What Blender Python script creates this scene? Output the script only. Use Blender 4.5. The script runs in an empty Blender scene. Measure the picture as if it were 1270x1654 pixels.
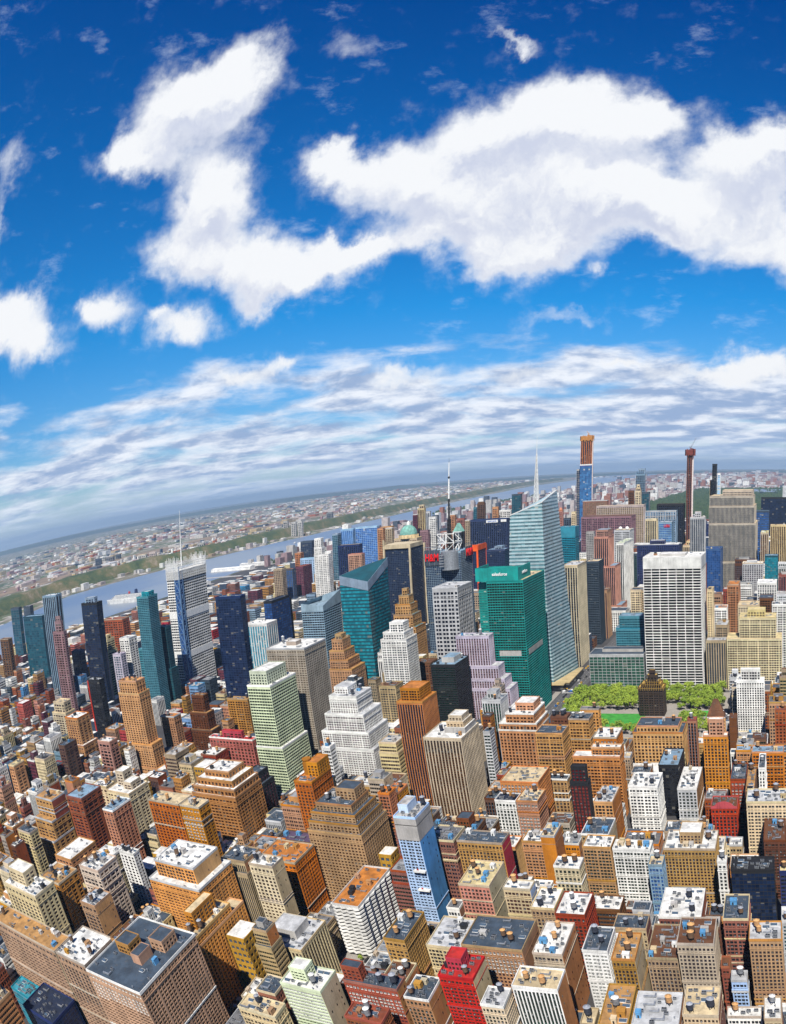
import bpy, bmesh, math, random
import numpy as np
from mathutils import Vector, Matrix, noise
random.seed(11)
S = bpy.context.scene
COL = S.collection
R = math.radians
# ---------------------------------------------------------------- camera
CAMZ = 320.0
K1, K3 = -0.02682803, -0.0000012810
SHX, SHY = -0.702411, 0.135854
CAMM = [[0.9824441, 0.0027594, -0.1865367, 0.0], [-0.1822507, 0.227794, -0.9565012, 0.0], [0.0398526, 0.9737054, 0.2242978, 320.0], [0.0, 0.0, 0.0, 1.0]]
cd = bpy.data.cameras.new('camera'); cam = bpy.data.objects.new('camera', cd); COL.objects.link(cam); S.camera = cam
cd.type = 'PANO'; cd.panorama_type = 'FISHEYE_LENS_POLYNOMIAL'; cd.fisheye_fov = R(340)
cd.sensor_fit = 'HORIZONTAL'; cd.sensor_width = 36.0
cd.fisheye_polynomial_k0 = 0; cd.fisheye_polynomial_k1 = K1; cd.fisheye_polynomial_k2 = 0
cd.fisheye_polynomial_k3 = K3; cd.fisheye_polynomial_k4 = 0
cd.shift_x = SHX; cd.shift_y = SHY
cd.clip_start = 1; cd.clip_end = 300000
cam.matrix_world = Matrix(CAMM)
# ---------------------------------------------------------------- sun, exposure
SUN_AZ, SUN_EL = 164.0, 50.0      # from grid north, clockwise
sl = bpy.data.lights.new('sun', 'SUN'); sl.energy = 5.0; sl.angle = R(0.5); sl.color = (1, 0.95, 0.86)
sun = bpy.data.objects.new('sun', sl); COL.objects.link(sun)
sd = Vector((math.sin(R(SUN_AZ)) * math.cos(R(SUN_EL)), math.cos(R(SUN_AZ)) * math.cos(R(SUN_EL)), math.sin(R(SUN_EL))))
sun.rotation_euler = (-sd).to_track_quat('-Z', 'Y').to_euler()
S.view_settings.view_transform = 'Standard'; S.view_settings.look = 'None'; S.view_settings.exposure = 0.32; S.view_settings.gamma = 1
S.render.engine = 'CYCLES'; S.cycles.max_bounces = 5; S.cycles.diffuse_bounces = 1; S.cycles.glossy_bounces = 2
S.cycles.transmission_bounces = 1; S.cycles.volume_bounces = 0; S.cycles.caustics_reflective = False; S.cycles.caustics_refractive = False
# ---------------------------------------------------------------- node helper
class NT:
    def __init__(s, nt): s.t = nt; s.n = nt.nodes; s.l = nt.links
    def node(s, ty, ins=None, **kw):
        n = s.n.new(ty)
        for k, v in kw.items(): setattr(n, k, v)
        for k, v in (ins or {}).items():
            if hasattr(v, 'bl_idname') and hasattr(v, 'links'): s.l.new(v, n.inputs[k])
            else: n.inputs[k].default_value = v
        return n
    def math(s, op, a, b=0.0, c=None, clamp=False):
        i = {0: a, 1: b}
        if c is not None: i[2] = c
        return s.node('ShaderNodeMath', i, operation=op, use_clamp=clamp).outputs[0]
    def vm(s, op, a, b=(0, 0, 0), out=0):
        return s.node('ShaderNodeVectorMath', {0: a, 1: b}, operation=op).outputs[out]
    def mix(s, f, a, b, bt='MIX'):
        return s.node('ShaderNodeMix', {0: f, 6: a, 7: b}, data_type='RGBA', blend_type=bt, clamp_factor=True).outputs[2]
    def noise(s, vec, sc, det=3.0, rough=0.55, lac=2.0):
        return s.node('ShaderNodeTexNoise', {'Vector': vec, 'Scale': sc, 'Detail': det, 'Roughness': rough, 'Lacunarity': lac}).outputs['Fac']
    def mapr(s, v, a, b, c=0.0, d=1.0, smooth=True):
        return s.node('ShaderNodeMapRange', {0: v, 1: a, 2: b, 3: c, 4: d}, interpolation_type='SMOOTHSTEP' if smooth else 'LINEAR').outputs[0]
    def ramp(s, f, stops):
        n = s.node('ShaderNodeValToRGB', {0: f}); e = n.color_ramp.elements
        while len(e) < len(stops): e.new(0.5)
        for el, (p, c) in zip(e, stops): el.position = p; el.color = (*c, 1)
        return n.outputs[0]
# ---------------------------------------------------------------- sky with clouds
W = bpy.data.worlds.new('World'); S.world = W; W.use_nodes = True
nt = NT(W.node_tree); bg = W.node_tree.nodes['Background']
sky = nt.node('ShaderNodeTexSky', sky_type='NISHITA', sun_disc=False, sun_elevation=R(SUN_EL), sun_rotation=R(SUN_AZ), altitude=100, air_density=1.0, dust_density=0.6, ozone_density=3.0)
tc = nt.node('ShaderNodeTexCoord').outputs['Generated']
sx = nt.node('ShaderNodeSeparateXYZ', {0: tc})
azd = nt.math('MULTIPLY', nt.math('ARCTAN2', sx.outputs[0], sx.outputs[1]), 57.29578)
eld = nt.math('MULTIPLY', nt.math('ARCSINE', sx.outputs[2]), 57.29578)
skyc = nt.mix(1.0, nt.vm('SCALE', sky.outputs[0]), (1, 1, 1, 1), 'MULTIPLY')
skyc.node.inputs[6].links[0].from_node.inputs['Scale'].default_value = 0.1
grade = nt.vm('SCALE', nt.ramp(nt.mapr(eld, -2, 40, 0, 1, False), [(0.0, (.40, .44, .52)), (0.17, (.18, .36, .54)), (0.33, (.04, .345, .57)), (0.6, (.014, .27, .53)), (0.86, (.003, .195, .48)), (1.0, (.002, .13, .35))]))
grade.node.inputs['Scale'].default_value = 1.8
skyc = nt.mix(1.0, skyc, grade, 'MULTIPLY')
ae = nt.node('ShaderNodeCombineXYZ', {0: azd, 1: eld, 2: 0.0}).outputs[0]
def fbm(off, sc, det, rough):
    v = nt.vm('ADD', ae, off)
    return nt.node('ShaderNodeTexNoise', {'Vector': v, 'Scale': sc, 'Detail': det, 'Roughness': rough})
w1 = fbm((3, 7, 0), 0.13, 6, 0.6); 
warp = nt.vm('SCALE', nt.vm('SUBTRACT', w1.outputs['Color'], (0.5, 0.5, 0.5)))
warp.node.inputs['Scale'].default_value = 7.0
w2 = nt.vm('SCALE', nt.vm('SUBTRACT', fbm((13, 2, 0), 0.6, 5, 0.6).outputs['Color'], (0.5, 0.5, 0.5))); w2.node.inputs['Scale'].default_value = 1.5
P0 = nt.vm('ADD', nt.vm('ADD', ae, warp), w2)
def blobs(Pv, tab):
    acc = None
    for (a, e, ra, re_, k) in tab:
        v = nt.vm('MULTIPLY', nt.vm('SUBTRACT', Pv, (a, e, 0)), (1 / ra, 1 / re_, 0))
        ln = nt.vm('DOT_PRODUCT', v, v, out=1)
        g = nt.math('MULTIPLY', nt.math('EXPONENT', nt.math('MULTIPLY', ln, -1.3)), k)
        acc = g if acc is None else nt.math('ADD', acc, g)
    return acc
CL = [(-49.5, 26.8, 4.61, 2.02, 1), (-46.3, 28.0, 2.43, 2.27, 1), (-50.3, 24.8, 4.31, 2.01, 1), (-53.0, 22.8, 2.99, 1.38, 1), (-55.3, 23.0, 1.38, 1.36, 0.7), (-46.3, 21.5, 3.14, 2.24, 1), (-46.7, 19.5, 3.39, 1.83, 1), (-47.5, 16.7, 3.37, 1.81, 1), (-42.4, 16.4, 5.54, 2.06, 1), (-38.1, 15.0, 4.93, 1.51, 1), (-40.8, 13.7, 2.5, 1.16, 0.8), (-34.4, 16.1, 2.93, 1.28, 0.9), (-32.2, 16.2, 2.18, 0.94, 0.7), (-37.1, 23.1, 2.28, 1.28, 1), (-33.8, 22.0, 3.97, 1.82, 1), (-29.4, 20.2, 4.11, 2.27, 1), (-26.3, 23.7, 4.12, 2.32, 1), (-22.3, 25.5, 4.1, 2.5, 1), (-17.6, 25.9, 4.53, 2.3, 1), (-12.7, 25.3, 3.29, 1.62, 1), (-20.4, 21.0, 7.02, 3.6, 1), (-26.0, 18.0, 4.73, 2.72, 1), (-22.8, 15.5, 4.19, 1.76, 1), (-14.3, 20.5, 4.38, 3.19, 1), (-18.4, 16.9, 3.69, 2.23, 1), (-11.8, 19.1, 2.51, 2.28, 1), (-28.6, 16.3, 2.15, 1.13, 0.7), (-6.2, 22.4, 3.2, 1.95, 1), (-3.2, 20.1, 2.93, 3.24, 1), (-8.1, 19.1, 3.4, 2.06, 1), (-4.7, 16.2, 3.34, 1.91, 1), (-9.3, 17.3, 2.26, 1.27, 0.8), (-1.7, 22.9, 2.28, 1.4, 1), (-0.2, 15.6, 2.66, 2.28, 1), (-53.3, 12.8, 2.23, 1.4, 0.95), (-55.2, 13.3, 1.08, 0.69, 0.7), (-46.9, 11.8, 2.66, 1.36, 0.95), (-49.1, 12.7, 1.04, 0.71, 0.6), (-61.1, 13.0, 2.76, 1.55, 1), (-58.9, 11.4, 2.18, 1.12, 0.95), (-63.4, 13.9, 2.24, 1.46, 1), (-24.6, 30.2, 2.25, 0.55, 0.7), (-65.1, 22.8, 1.28, 1.62, 0.55), (-41.1, 8.7, 3.71, 0.73, 0.75), (-28.9, 7.5, 3.99, 1.02, 0.75), (-12.9, 7.2, 2.23, 0.48, 0.8), (-16.8, 10.7, 4.07, 0.7, 0.45), (-64.9, 19.4, 0.69, 2.17, 0.5), (-37.9, 29.7, 3.14, 0.95, 0.32), (-37.7, 9.0, 1.47, 0.58, 0.5), (-14.4, 14.2, 0.64, 0.71, 0.5), (-6.2, 6.6, 5.26, 0.8, 0.75), (-2.7, 7.0, 3.49, 1.15, 0.8), (-19.6, 6.5, 4.08, 0.95, 0.6)]
field = blobs(P0, CL)
det = nt.noise(nt.vm('MULTIPLY', ae, (1, 1.25, 1)), 0.42, 12, 0.58)
f2 = nt.math('ADD', field, nt.math('MULTIPLY', nt.math('SUBTRACT', det, 0.5), 0.95))
cum = nt.mapr(f2, 0.06, 0.95)
def cn(off, sc, dt=8): return nt.noise(nt.vm('ADD', P0, off), sc, dt, 0.6)
rel = nt.math('SUBTRACT', cn((0, 0, 0), 0.2), cn((-0.5, 0.9, 0), 0.2))
rel2 = nt.math('SUBTRACT', cn((7, 3, 0), 0.55), cn((6.8, 3.35, 0), 0.55))
upf = nt.math('SUBTRACT', blobs(nt.vm('ADD', P0, (0, 2.2, 0)), [q for q in CL if q[4] >= .9]), field)
sh = nt.math('ADD', nt.math('ADD', nt.math('MULTIPLY', rel, 2.0), nt.math('MULTIPLY', rel2, 0.8)), nt.math('MULTIPLY', nt.mapr(upf, -1.0, 1.0, -.5, .9), 1.1))
sh = nt.math('MULTIPLY', nt.mapr(sh, -0.25, 0.75), nt.mapr(field, .3, 1.2))
ccol = nt.mix(sh, (0.75, 0.765, 0.79, 1), (0.50, 0.54, 0.66, 1))
# low layer: cloud sheet seen in perspective
lg = nt.math('MULTIPLY', nt.math('LOGARITHM', nt.math('MAXIMUM', nt.math('ADD', eld, 2.0), 0.3), 2.71828), 3.6)
pl = nt.node('ShaderNodeCombineXYZ', {0: nt.math('MULTIPLY', azd, 0.13), 1: lg, 2: 0.0}).outputs[0]
pw = nt.vm('SCALE', nt.vm('SUBTRACT', nt.node('ShaderNodeTexNoise', {'Vector': pl, 'Scale': 0.9, 'Detail': 4}).outputs['Color'], (0.5, 0.5, 0.5))); pw.node.inputs['Scale'].default_value = 0.5
pl = nt.vm('ADD', pl, pw)
ln1 = nt.noise(nt.vm('MULTIPLY', pl, (0.75, 1.0, 1)), 1.0, 10, 0.58)
ln2 = nt.noise(nt.vm('ADD', pl, (5, 5, 3)), 0.35, 4, 0.5)
cover = nt.math('ADD', nt.mapr(eld, 11.5, 6.0, -0.26, 0.13), nt.mapr(azd, -62, -20, -0.05, 0.05, False))
front = nt.mapr(nt.math('ABSOLUTE', nt.math('ADD', azd, 30.0)), 62, 100, 1.0, 0.15)
lowf = nt.math('ADD', nt.math('ADD', ln1, nt.math('MULTIPLY', nt.math('SUBTRACT', ln2, 0.5), 0.6)), cover)
low = nt.math('MULTIPLY', nt.math('MULTIPLY', nt.mapr(lowf, 0.45, 0.70), nt.mapr(eld, 12.0, 8.5)), front)
lr = nt.math('SUBTRACT', nt.noise(pl, 1.6, 8, 0.6), nt.noise(nt.vm('ADD', pl, (-0.1, 0.28, 0)), 1.6, 8, 0.6))
lowsh = nt.mapr(nt.math('ADD', nt.math('MULTIPLY', lr, 2.2), nt.math('MULTIPLY', nt.math('SUBTRACT', lowf, 0.55), 1.0)), -0.25, 0.5)
lcol = nt.mix(lowsh, (0.72, 0.76, 0.83, 1), (0.27, 0.37, 0.56, 1))
wis = nt.noise(nt.vm('MULTIPLY', nt.vm('ADD', ae, (90, 0, 0)), (0.6, 1.4, 1)), 0.3, 8, 0.65)
wisp = nt.math('MULTIPLY', nt.mapr(wis, 0.56, 0.78), 0.35)
skyc = nt.vm('SCALE', skyc); nt.l.new(nt.mapr(nt.math('ABSOLUTE', nt.math('ADD', azd, 30.0)), 62, 110, 1.0, 0.5), skyc.node.inputs['Scale'])
c = nt.mix(wisp, skyc, (0.62, 0.72, 0.86, 1))
c = nt.mix(low, c, lcol)
c = nt.mix(cum, c, ccol)
haz = nt.math('MULTIPLY', nt.mapr(eld, 2.8, -0.6), front)
c = nt.mix(nt.math('MULTIPLY', haz, 0.7), c, (0.42, 0.56, 0.76, 1))
nt.l.new(c, bg.inputs[0]); bg.inputs[1].default_value = 1.0
# ---------------------------------------------------------------- materials
PAL = dict(tan=(.54,.29,.10), tan2=(.66,.29,.085), tan3=(.78,.40,.13), pinkt=(.60,.31,.14), pinkc=(.75,.58,.46), pink=(.62,.25,.15), orange=(.62,.22,.035),
 orangel=(.6,.28,.12), brown=(.14,.055,.022), brick=(.36,.085,.035), red=(.5,.02,.015), maroon=(.13,.03,.05), cream=(.78,.62,.38), yellow=(.78,.64,.34),
 white=(.82,.81,.78), stone=(.55,.45,.35), beige=(.50,.37,.22), beigep=(.74,.55,.36), greyl=(.55,.56,.58), greyw=(.46,.44,.42), umber=(.05,.03,.022), grey=(.3,.31,.33), greyd=(.16,.16,.17),
 mauve=(.3,.18,.2), mauved=(.09,.045,.08), lilac=(.56,.5,.62), steel=(.22,.34,.46), slate=(.05,.075,.11), navy=(.008,.018,.05), navyl=(.012,.03,.11),
 blue=(.02,.11,.38), blued=(.02,.07,.22), sky=(.28,.5,.72), skyb=(.42,.58,.84), teal=(.01,.2,.26), teal2=(.035,.27,.36), dteal=(.008,.07,.1),
 aqua=(.13,.27,.31), green=(0,.27,.23), dgreen=(.015,.07,.045), lime=(.60,.66,.46), black=(.01,.011,.015), gold=(.6,.38,.08), rust=(.24,.07,.04), orange2=(.8,.16,.04),
 verdi=(.20,.45,.38), pale=(.5,.72,.78), pinkgrey=(.5,.42,.4), purple=(.09,.06,.12), bluewall=(.04,.16,.34), asphalt=(.05,.05,.055), copper=(.62,.36,.16), bluet=(.1,.3,.55))
for _k in 'tan tan2 tan3 pinkt pinkc pink orange orangel beige beigep cream stone brick yellow'.split(): PAL[_k] = tuple(v * .86 for v in PAL[_k])
MATS = {}
def newmat(name):
    m = bpy.data.materials.new(name); m.use_nodes = True
    n = NT(m.node_tree); b = m.node_tree.nodes['Principled BSDF']
    return m, n, b
def wall_mat(cn, metal=0.0, rough=0.85):
    k = ('w', cn)
    if k in MATS: return MATS[k]
    m, n, b = newmat('wall ' + cn); c = (*PAL[cn], 1)
    oc = n.node('ShaderNodeTexCoord').outputs['Object']
    oi = n.node('ShaderNodeObjectInfo').outputs['Random']
    pos = n.vm('ADD', oc, n.vm('SCALE', (91, 57, 13)))
    pos.node.inputs[1].links[0].from_node.inputs['Scale'].default_value = 1
    n.l.new(oi, pos.node.inputs[1].links[0].from_node.inputs['Scale'])
    big = n.noise(pos, 0.06, 3); fine = n.noise(pos, 1.6, 3)
    st = n.noise(n.vm('MULTIPLY', pos, (0.9, 0.9, 0.05)), 1.0, 4, 0.65)
    v = n.math('ADD', n.math('ADD', n.mapr(big, .3, .7, .78, 1.12), n.mapr(fine, .3, .7, -.09, .09)), n.mapr(st, .45, .8, 0.0, -.33))
    v = n.math('MULTIPLY', v, n.mapr(n.math('FRACT', n.math('MULTIPLY', oi, 3.77)), 0, 1, .78, 1.12, False))
    hs = n.node('ShaderNodeHueSaturation', {'Hue': n.mapr(oi, 0, 1, .486, .516, False), 'Saturation': n.mapr(n.math('FRACT', n.math('MULTIPLY', oi, 7.31)), 0, 1, .78, 1.18, False), 'Value': v, 'Color': c}).outputs[0]
    n.l.new(hs, b.inputs['Base Color']); b.inputs['Roughness'].default_value = rough; b.inputs['Metallic'].default_value = metal
    MATS[k] = m; return m
def glass_mat(cn, dk=1.0):
    k = ('g', cn, dk)
    if k in MATS: return MATS[k]
    m, n, b = newmat('glazing ' + cn); c = tuple(v * dk for v in PAL[cn])
    uv = n.node('ShaderNodeUVMap').outputs[0]
    fl = n.vm('FLOOR', uv); wn = n.node('ShaderNodeTexWhiteNoise', {0: fl}, noise_dimensions='2D')
    r = wn.outputs['Value']; sp = n.node('ShaderNodeSeparateColor', {0: wn.outputs['Color']})
    fr = n.node('ShaderNodeSeparateXYZ', {0: n.vm('FRACTION', uv)})
    tint = n.mix(r, (c[0] * .6, c[1] * .6, c[2] * .65, 1), (min(1, c[0] * 1.35 + .004), min(1, c[1] * 1.35 + .005), min(1, c[2] * 1.35 + .007), 1))
    isbl = n.math('GREATER_THAN', sp.outputs[0], .94 if cn in ('navy', 'navyl', 'black', 'blue', 'blued', 'bluewall', 'slate', 'dteal', 'dgreen') else .84)
    hgt = n.math('GREATER_THAN', fr.outputs[1], n.math('MULTIPLY', sp.outputs[1], .9))
    bl = n.math('MULTIPLY', isbl, hgt)
    lum = .16 if sum(c) < .5 else .5
    col = n.mix(n.math('MULTIPLY', bl, .75), tint, (lum, lum * .95, lum * .82, 1))
    pp = n.node('ShaderNodeTexCoord').outputs['Object']
    n.l.new(col, b.inputs['Base Color']); b.inputs['Roughness'].default_value = .12; b.inputs['Specular IOR Level'].default_value = .5
    b.inputs['IOR'].default_value = 1.5
    bp = n.node('ShaderNodeBump', {'Strength': .06, 'Distance': .4, 'Height': n.noise(pp, .25, 2)}).outputs[0]
    n.l.new(bp, b.inputs['Normal'])
    MATS[k] = m; return m
def roof_mat(cn):
    k = ('r', cn)
    if k in MATS: return MATS[k]
    m, n, b = newmat('roof ' + cn); c = (*PAL[cn], 1)
    oc = n.node('ShaderNodeTexCoord').outputs['Object']; oi = n.node('ShaderNodeObjectInfo').outputs['Random']
    sc = n.vm('SCALE', (37, 71, 5)); n.l.new(oi, sc.node.inputs['Scale']); pos = n.vm('ADD', oc, sc)
    a = n.noise(pos, .12, 5, .6); vo = n.node('ShaderNodeTexVoronoi', {'Vector': pos, 'Scale': .16}, distance='MANHATTAN').outputs['Color']
    sv = n.node('ShaderNodeSeparateColor', {0: vo}).outputs[0]
    v = n.math('MULTIPLY', n.mapr(a, .3, .7, .62, 1.12), n.mapr(sv, 0, 1, .82, 1.1, False))
    col = n.node('ShaderNodeHueSaturation', {'Value': v, 'Color': c}).outputs[0]
    col = n.mix(n.mapr(n.noise(pos, .35, 6, .7), .56, .7, 0, .55), col, (.12, .10, .08, 1))
    n.l.new(col, b.inputs['Base Color']); b.inputs['Roughness'].default_value = .8
    MATS[k] = m; return m
def flat_mat(name, c, rough=.6, metal=0.0, var=.25, sc=.6):
    if name in MATS: return MATS[name]
    m, n, b = newmat(name); oc = n.node('ShaderNodeTexCoord').outputs['Object']
    oi = n.node('ShaderNodeObjectInfo').outputs['Random']
    v = n.math('MULTIPLY', n.mapr(n.noise(oc, sc, 4), .3, .7, 1 - var, 1 + var * .5), n.mapr(oi, 0, 1, 1 - var * .5, 1 + var * .4, False))
    n.l.new(n.node('ShaderNodeHueSaturation', {'Value': v, 'Color': (*c, 1)}).outputs[0], b.inputs['Base Color'])
    b.inputs['Roughness'].default_value = rough; b.inputs['Metallic'].default_value = metal
    MATS[name] = m; return m
# ---------------------------------------------------------------- mesh builder
CUBE = np.array([(0,0,0),(1,0,0),(1,1,0),(0,1,0),(0,0,1),(1,0,1),(1,1,1),(0,1,1)], float)
CF = np.array([(0,1,5,4),(1,2,6,5),(2,3,7,6),(3,0,4,7),(4,5,6,7),(3,2,1,0)])
class MB:
    def __init__(s): s.v = []; s.f = []; s.m = []; s.uv = []; s.n = 0; s.slots = []
    def slot(s, mat):
        if mat not in s.slots: s.slots.append(mat)
        return s.slots.index(mat)
    def box(s, x0, x1, y0, y1, z0, z1, mi=0, uv=None):
        if x1 - x0 <= 0 or y1 - y0 <= 0 or z1 - z0 <= 0: return
        s.v.append(CUBE * (x1 - x0, y1 - y0, z1 - z0) + (x0, y0, z0)); s.f += [tuple(r) for r in (CF + s.n)]; s.n += 8; s.m += [mi] * 6
        if uv is not None: s.uv += uv
        else: s.uv += [(0, 0)] * 24
    def poly(s, pts, faces, mi=0):
        s.v.append(np.array(pts, float)); 
        for f in faces: s.f.append(tuple(i + s.n for i in f)); s.m.append(mi); s.uv += [(0, 0)] * len(f)
        s.n += len(pts)
    def cyl(s, x, y, z0, z1, r0, r1=None, n=12, mi=0, cap=True):
        r1 = r0 if r1 is None else r1
        p = [(x + r0 * math.cos(2 * math.pi * i / n), y + r0 * math.sin(2 * math.pi * i / n), z0) for i in range(n)]
        if r1 > 0.001:
            p += [(x + r1 * math.cos(2 * math.pi * i / n), y + r1 * math.sin(2 * math.pi * i / n), z1) for i in range(n)]
            f = [(i, (i + 1) % n, n + (i + 1) % n, n + i) for i in range(n)] + ([tuple(range(n, 2 * n)), tuple(range(n - 1, -1, -1))] if cap else [])
        else:
            p.append((x, y, z1)); f = [(i, (i + 1) % n, n) for i in range(n)] + ([tuple(range(n - 1, -1, -1))] if cap else [])
        s.poly(p, f, mi)
    def bar(s, a, b, w, mi=0):
        a = Vector(a); b = Vector(b); d = b - a
        if d.length < 1e-6: return
        q = d.to_track_quat('Z', 'Y').to_matrix(); L = d.length
        pts = [(a + q @ Vector(((c[0] - .5) * w, (c[1] - .5) * w, c[2] * L)))[:] for c in CUBE]
        s.poly(pts, [tuple(r) for r in CF], mi)
    def mesh(s, name, mats=None, smooth=False):
        me = bpy.data.meshes.new(name)
        if s.n:
            v = np.vstack(s.v); me.from_pydata(v.tolist(), [], [tuple(int(i) for i in f) for f in s.f])
            me.polygons.foreach_set('material_index', s.m)
            u = me.uv_layers.new(name='UVMap'); u.data.foreach_set('uv', [c for p in s.uv for c in p])
            if smooth: me.polygons.foreach_set('use_smooth', [True] * len(s.m))
        for m in (mats or s.slots): me.materials.append(m)
        me.update(); return me
def link(name, me, parent=None, loc=(0, 0, 0), rz=0.0, sc=None):
    o = bpy.data.objects.new(name, me); COL.objects.link(o)
    if parent is not None: o.parent = parent
    o.location = loc
    if rz: o.rotation_euler = (0, 0, rz)
    if sc: o.scale = sc
    return o
def root(name, label, cat, loc, group=None):
    o = bpy.data.objects.new(name, None); COL.objects.link(o); o.location = loc; o.empty_display_size = 2
    o['label'] = label; o['category'] = cat
    if group: o['group'] = group
    return o
def tag(o, label=None, cat=None, group=None, kind=None):
    for k, v in (('label', label), ('category', cat), ('group', group), ('kind', kind)):
        if v: o[k] = v
    return o
# ---------------------------------------------------------------- roof furniture, shared meshes
wood = flat_mat('tank wood', (.16, .09, .05), .8); woodl = flat_mat('tank cedar', (.55, .30, .13), .8); steelm = flat_mat('galvanised steel', (.42, .44, .47), .5, .6)
darkm = flat_mat('dark steel', (.03, .032, .036), .55, .3); coneM = flat_mat('tank lid copper', (.66, .36, .14), .7); greyM = flat_mat('tank lid grey', (.33, .35, .4), .6)
whiteM = flat_mat('white painted metal', (.8, .8, .78), .5); blueM = flat_mat('blue painted metal', (.1, .3, .55), .5); redM = flat_mat('red painted metal', (.5, .03, .02), .5)
brickM = wall_mat('tan'); 
def tank_meshes(body, lid):
    b = MB(); b.slot(body); b.slot(darkm)
    b.cyl(0, 0, 2.6, 6.6, 2.05, 1.9, 16, 0)
    for z in (3.0, 3.7, 4.5, 5.4, 6.2): b.cyl(0, 0, z, z + .1, 2.09, 2.07, 16, 1, False)
    l = MB(); l.slot(lid); l.cyl(0, 0, 6.6, 7.7, 2.2, 0, 16, 0)
    s = MB(); s.slot(darkm)
    for a in (-1.3, 1.3):
        for c in (-1.3, 1.3): s.box(a - .14, a + .14, c - .14, c + .14, 0, 2.5)
    s.box(-1.7, 1.7, -1.7, 1.7, 2.4, 2.59)
    for a in (-1.3, 1.3):
        s.bar((-1.3, a, .2), (1.3, a, 2.3), .14); s.bar((a, -1.3, .2), (a, 1.3, 2.3), .14)
    s.cyl(0, 0, 0, 2.5, .18, None, 6)
    return b.mesh('water_tank'), l.mesh('tank_lid'), s.mesh('tank_stand')
TANKS = [tank_meshes(wood, coneM), tank_meshes(woodl, coneM), tank_meshes(wood, greyM), tank_meshes(flat_mat('tank dark', (.035, .04, .06), .7), greyM), tank_meshes(steelm, whiteM)]
def ac_mesh():
    b = MB(); b.slot(steelm); b.slot(darkm); b.box(0, 3, 0, 2, .3, 1.9); b.box(.1, .3, .1, 1.9, 0, .3, 1); b.box(2.7, 2.9, .1, 1.9, 0, .3, 1)
    for k in range(5): b.box(.15, 2.85, -.03, 0.01, .5 + k * .26, .6 + k * .26, 1)
    f = MB(); f.slot(darkm); f.cyl(.85, 1, 1.9, 2.2, .6, .6, 12); f.cyl(2.15, 1, 1.9, 2.2, .6, .6, 12)
    return b.mesh('air_conditioner'), f.mesh('fan')
AC = ac_mesh()
def vent_mesh():
    b = MB(); b.slot(steelm); b.cyl(0, 0, 0, 1.3, .28, None, 8); b.cyl(0, 0, 1.3, 1.75, .5, .3, 8); return b.mesh('roof_vent')
VENT = vent_mesh()
def duct_mesh():
    b = MB(); b.slot(steelm); b.box(0, 7, 0, .9, .5, 1.3); b.box(6.1, 7, .9, 3.5, .5, 1.3); b.box(0, .9, 0, .9, 0, .5)
    for k in range(5): b.box(1.2 + k * 1.2, 1.3 + k * 1.2, -.06, .96, .44, 1.36)
    return b.mesh('duct')
DUCT = duct_mesh()
def sky_mesh():
    b = MB(); b.slot(glass_mat('slate')); b.slot(whiteM)
    b.poly([(0,0,.3),(4,0,.3),(4,3,.3),(0,3,.3),(0,1.5,1.3),(4,1.5,1.3)], [(0,1,5,4),(2,3,4,5),(1,2,5),(3,0,4)], 0); b.box(-.15, 4.15, -.15, 3.15, 0, .3, 1)
    for k in range(5): b.box(k * 1 - .04, k * 1 + .04, 1.42, 1.58, 1.25, 1.36, 1)
    return b.mesh('skylight')
SKYL = sky_mesh()
def rail_mesh():
    b = MB(); b.slot(darkm)
    for k in range(4): b.box(k * 1.5, k * 1.5 + .08, 0, .08, 0, 1.2)
    b.box(0, 4.6, 0, .08, 1.12, 1.2); b.box(0, 4.6, 0, .08, .6, .66)
    return b.mesh('railing')
RAILM = rail_mesh()
WINS = {}
def window_mesh(w, h, mat, key, unit=False):
    k = (round(w, 1), round(h, 1), key, unit)
    if k in WINS: return WINS[k]
    b = MB(); b.slot(mat); t = min(.09, w * .06)
    b.box(0, t, 0, .16, 0, h); b.box(w - t, w, 0, .16, 0, h); b.box(t, w - t, 0, .16, 0, t * 1.2); b.box(t, w - t, 0, .16, h - t, h)
    b.box(t, w - t, .02, .14, h * .48, h * .54)
    if w > 1.8: b.box(w / 2 - .05, w / 2 + .05, .03, .13, t, h - t)
    b.box(-.08, w + .08, -.22, .0, -.1, .04)
    if unit: b.slot(steelm); b.box(w * .2, w * .2 + .75, -.5, .1, .04, .55, 1)
    WINS[k] = b.mesh('window'); return WINS[k]
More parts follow.
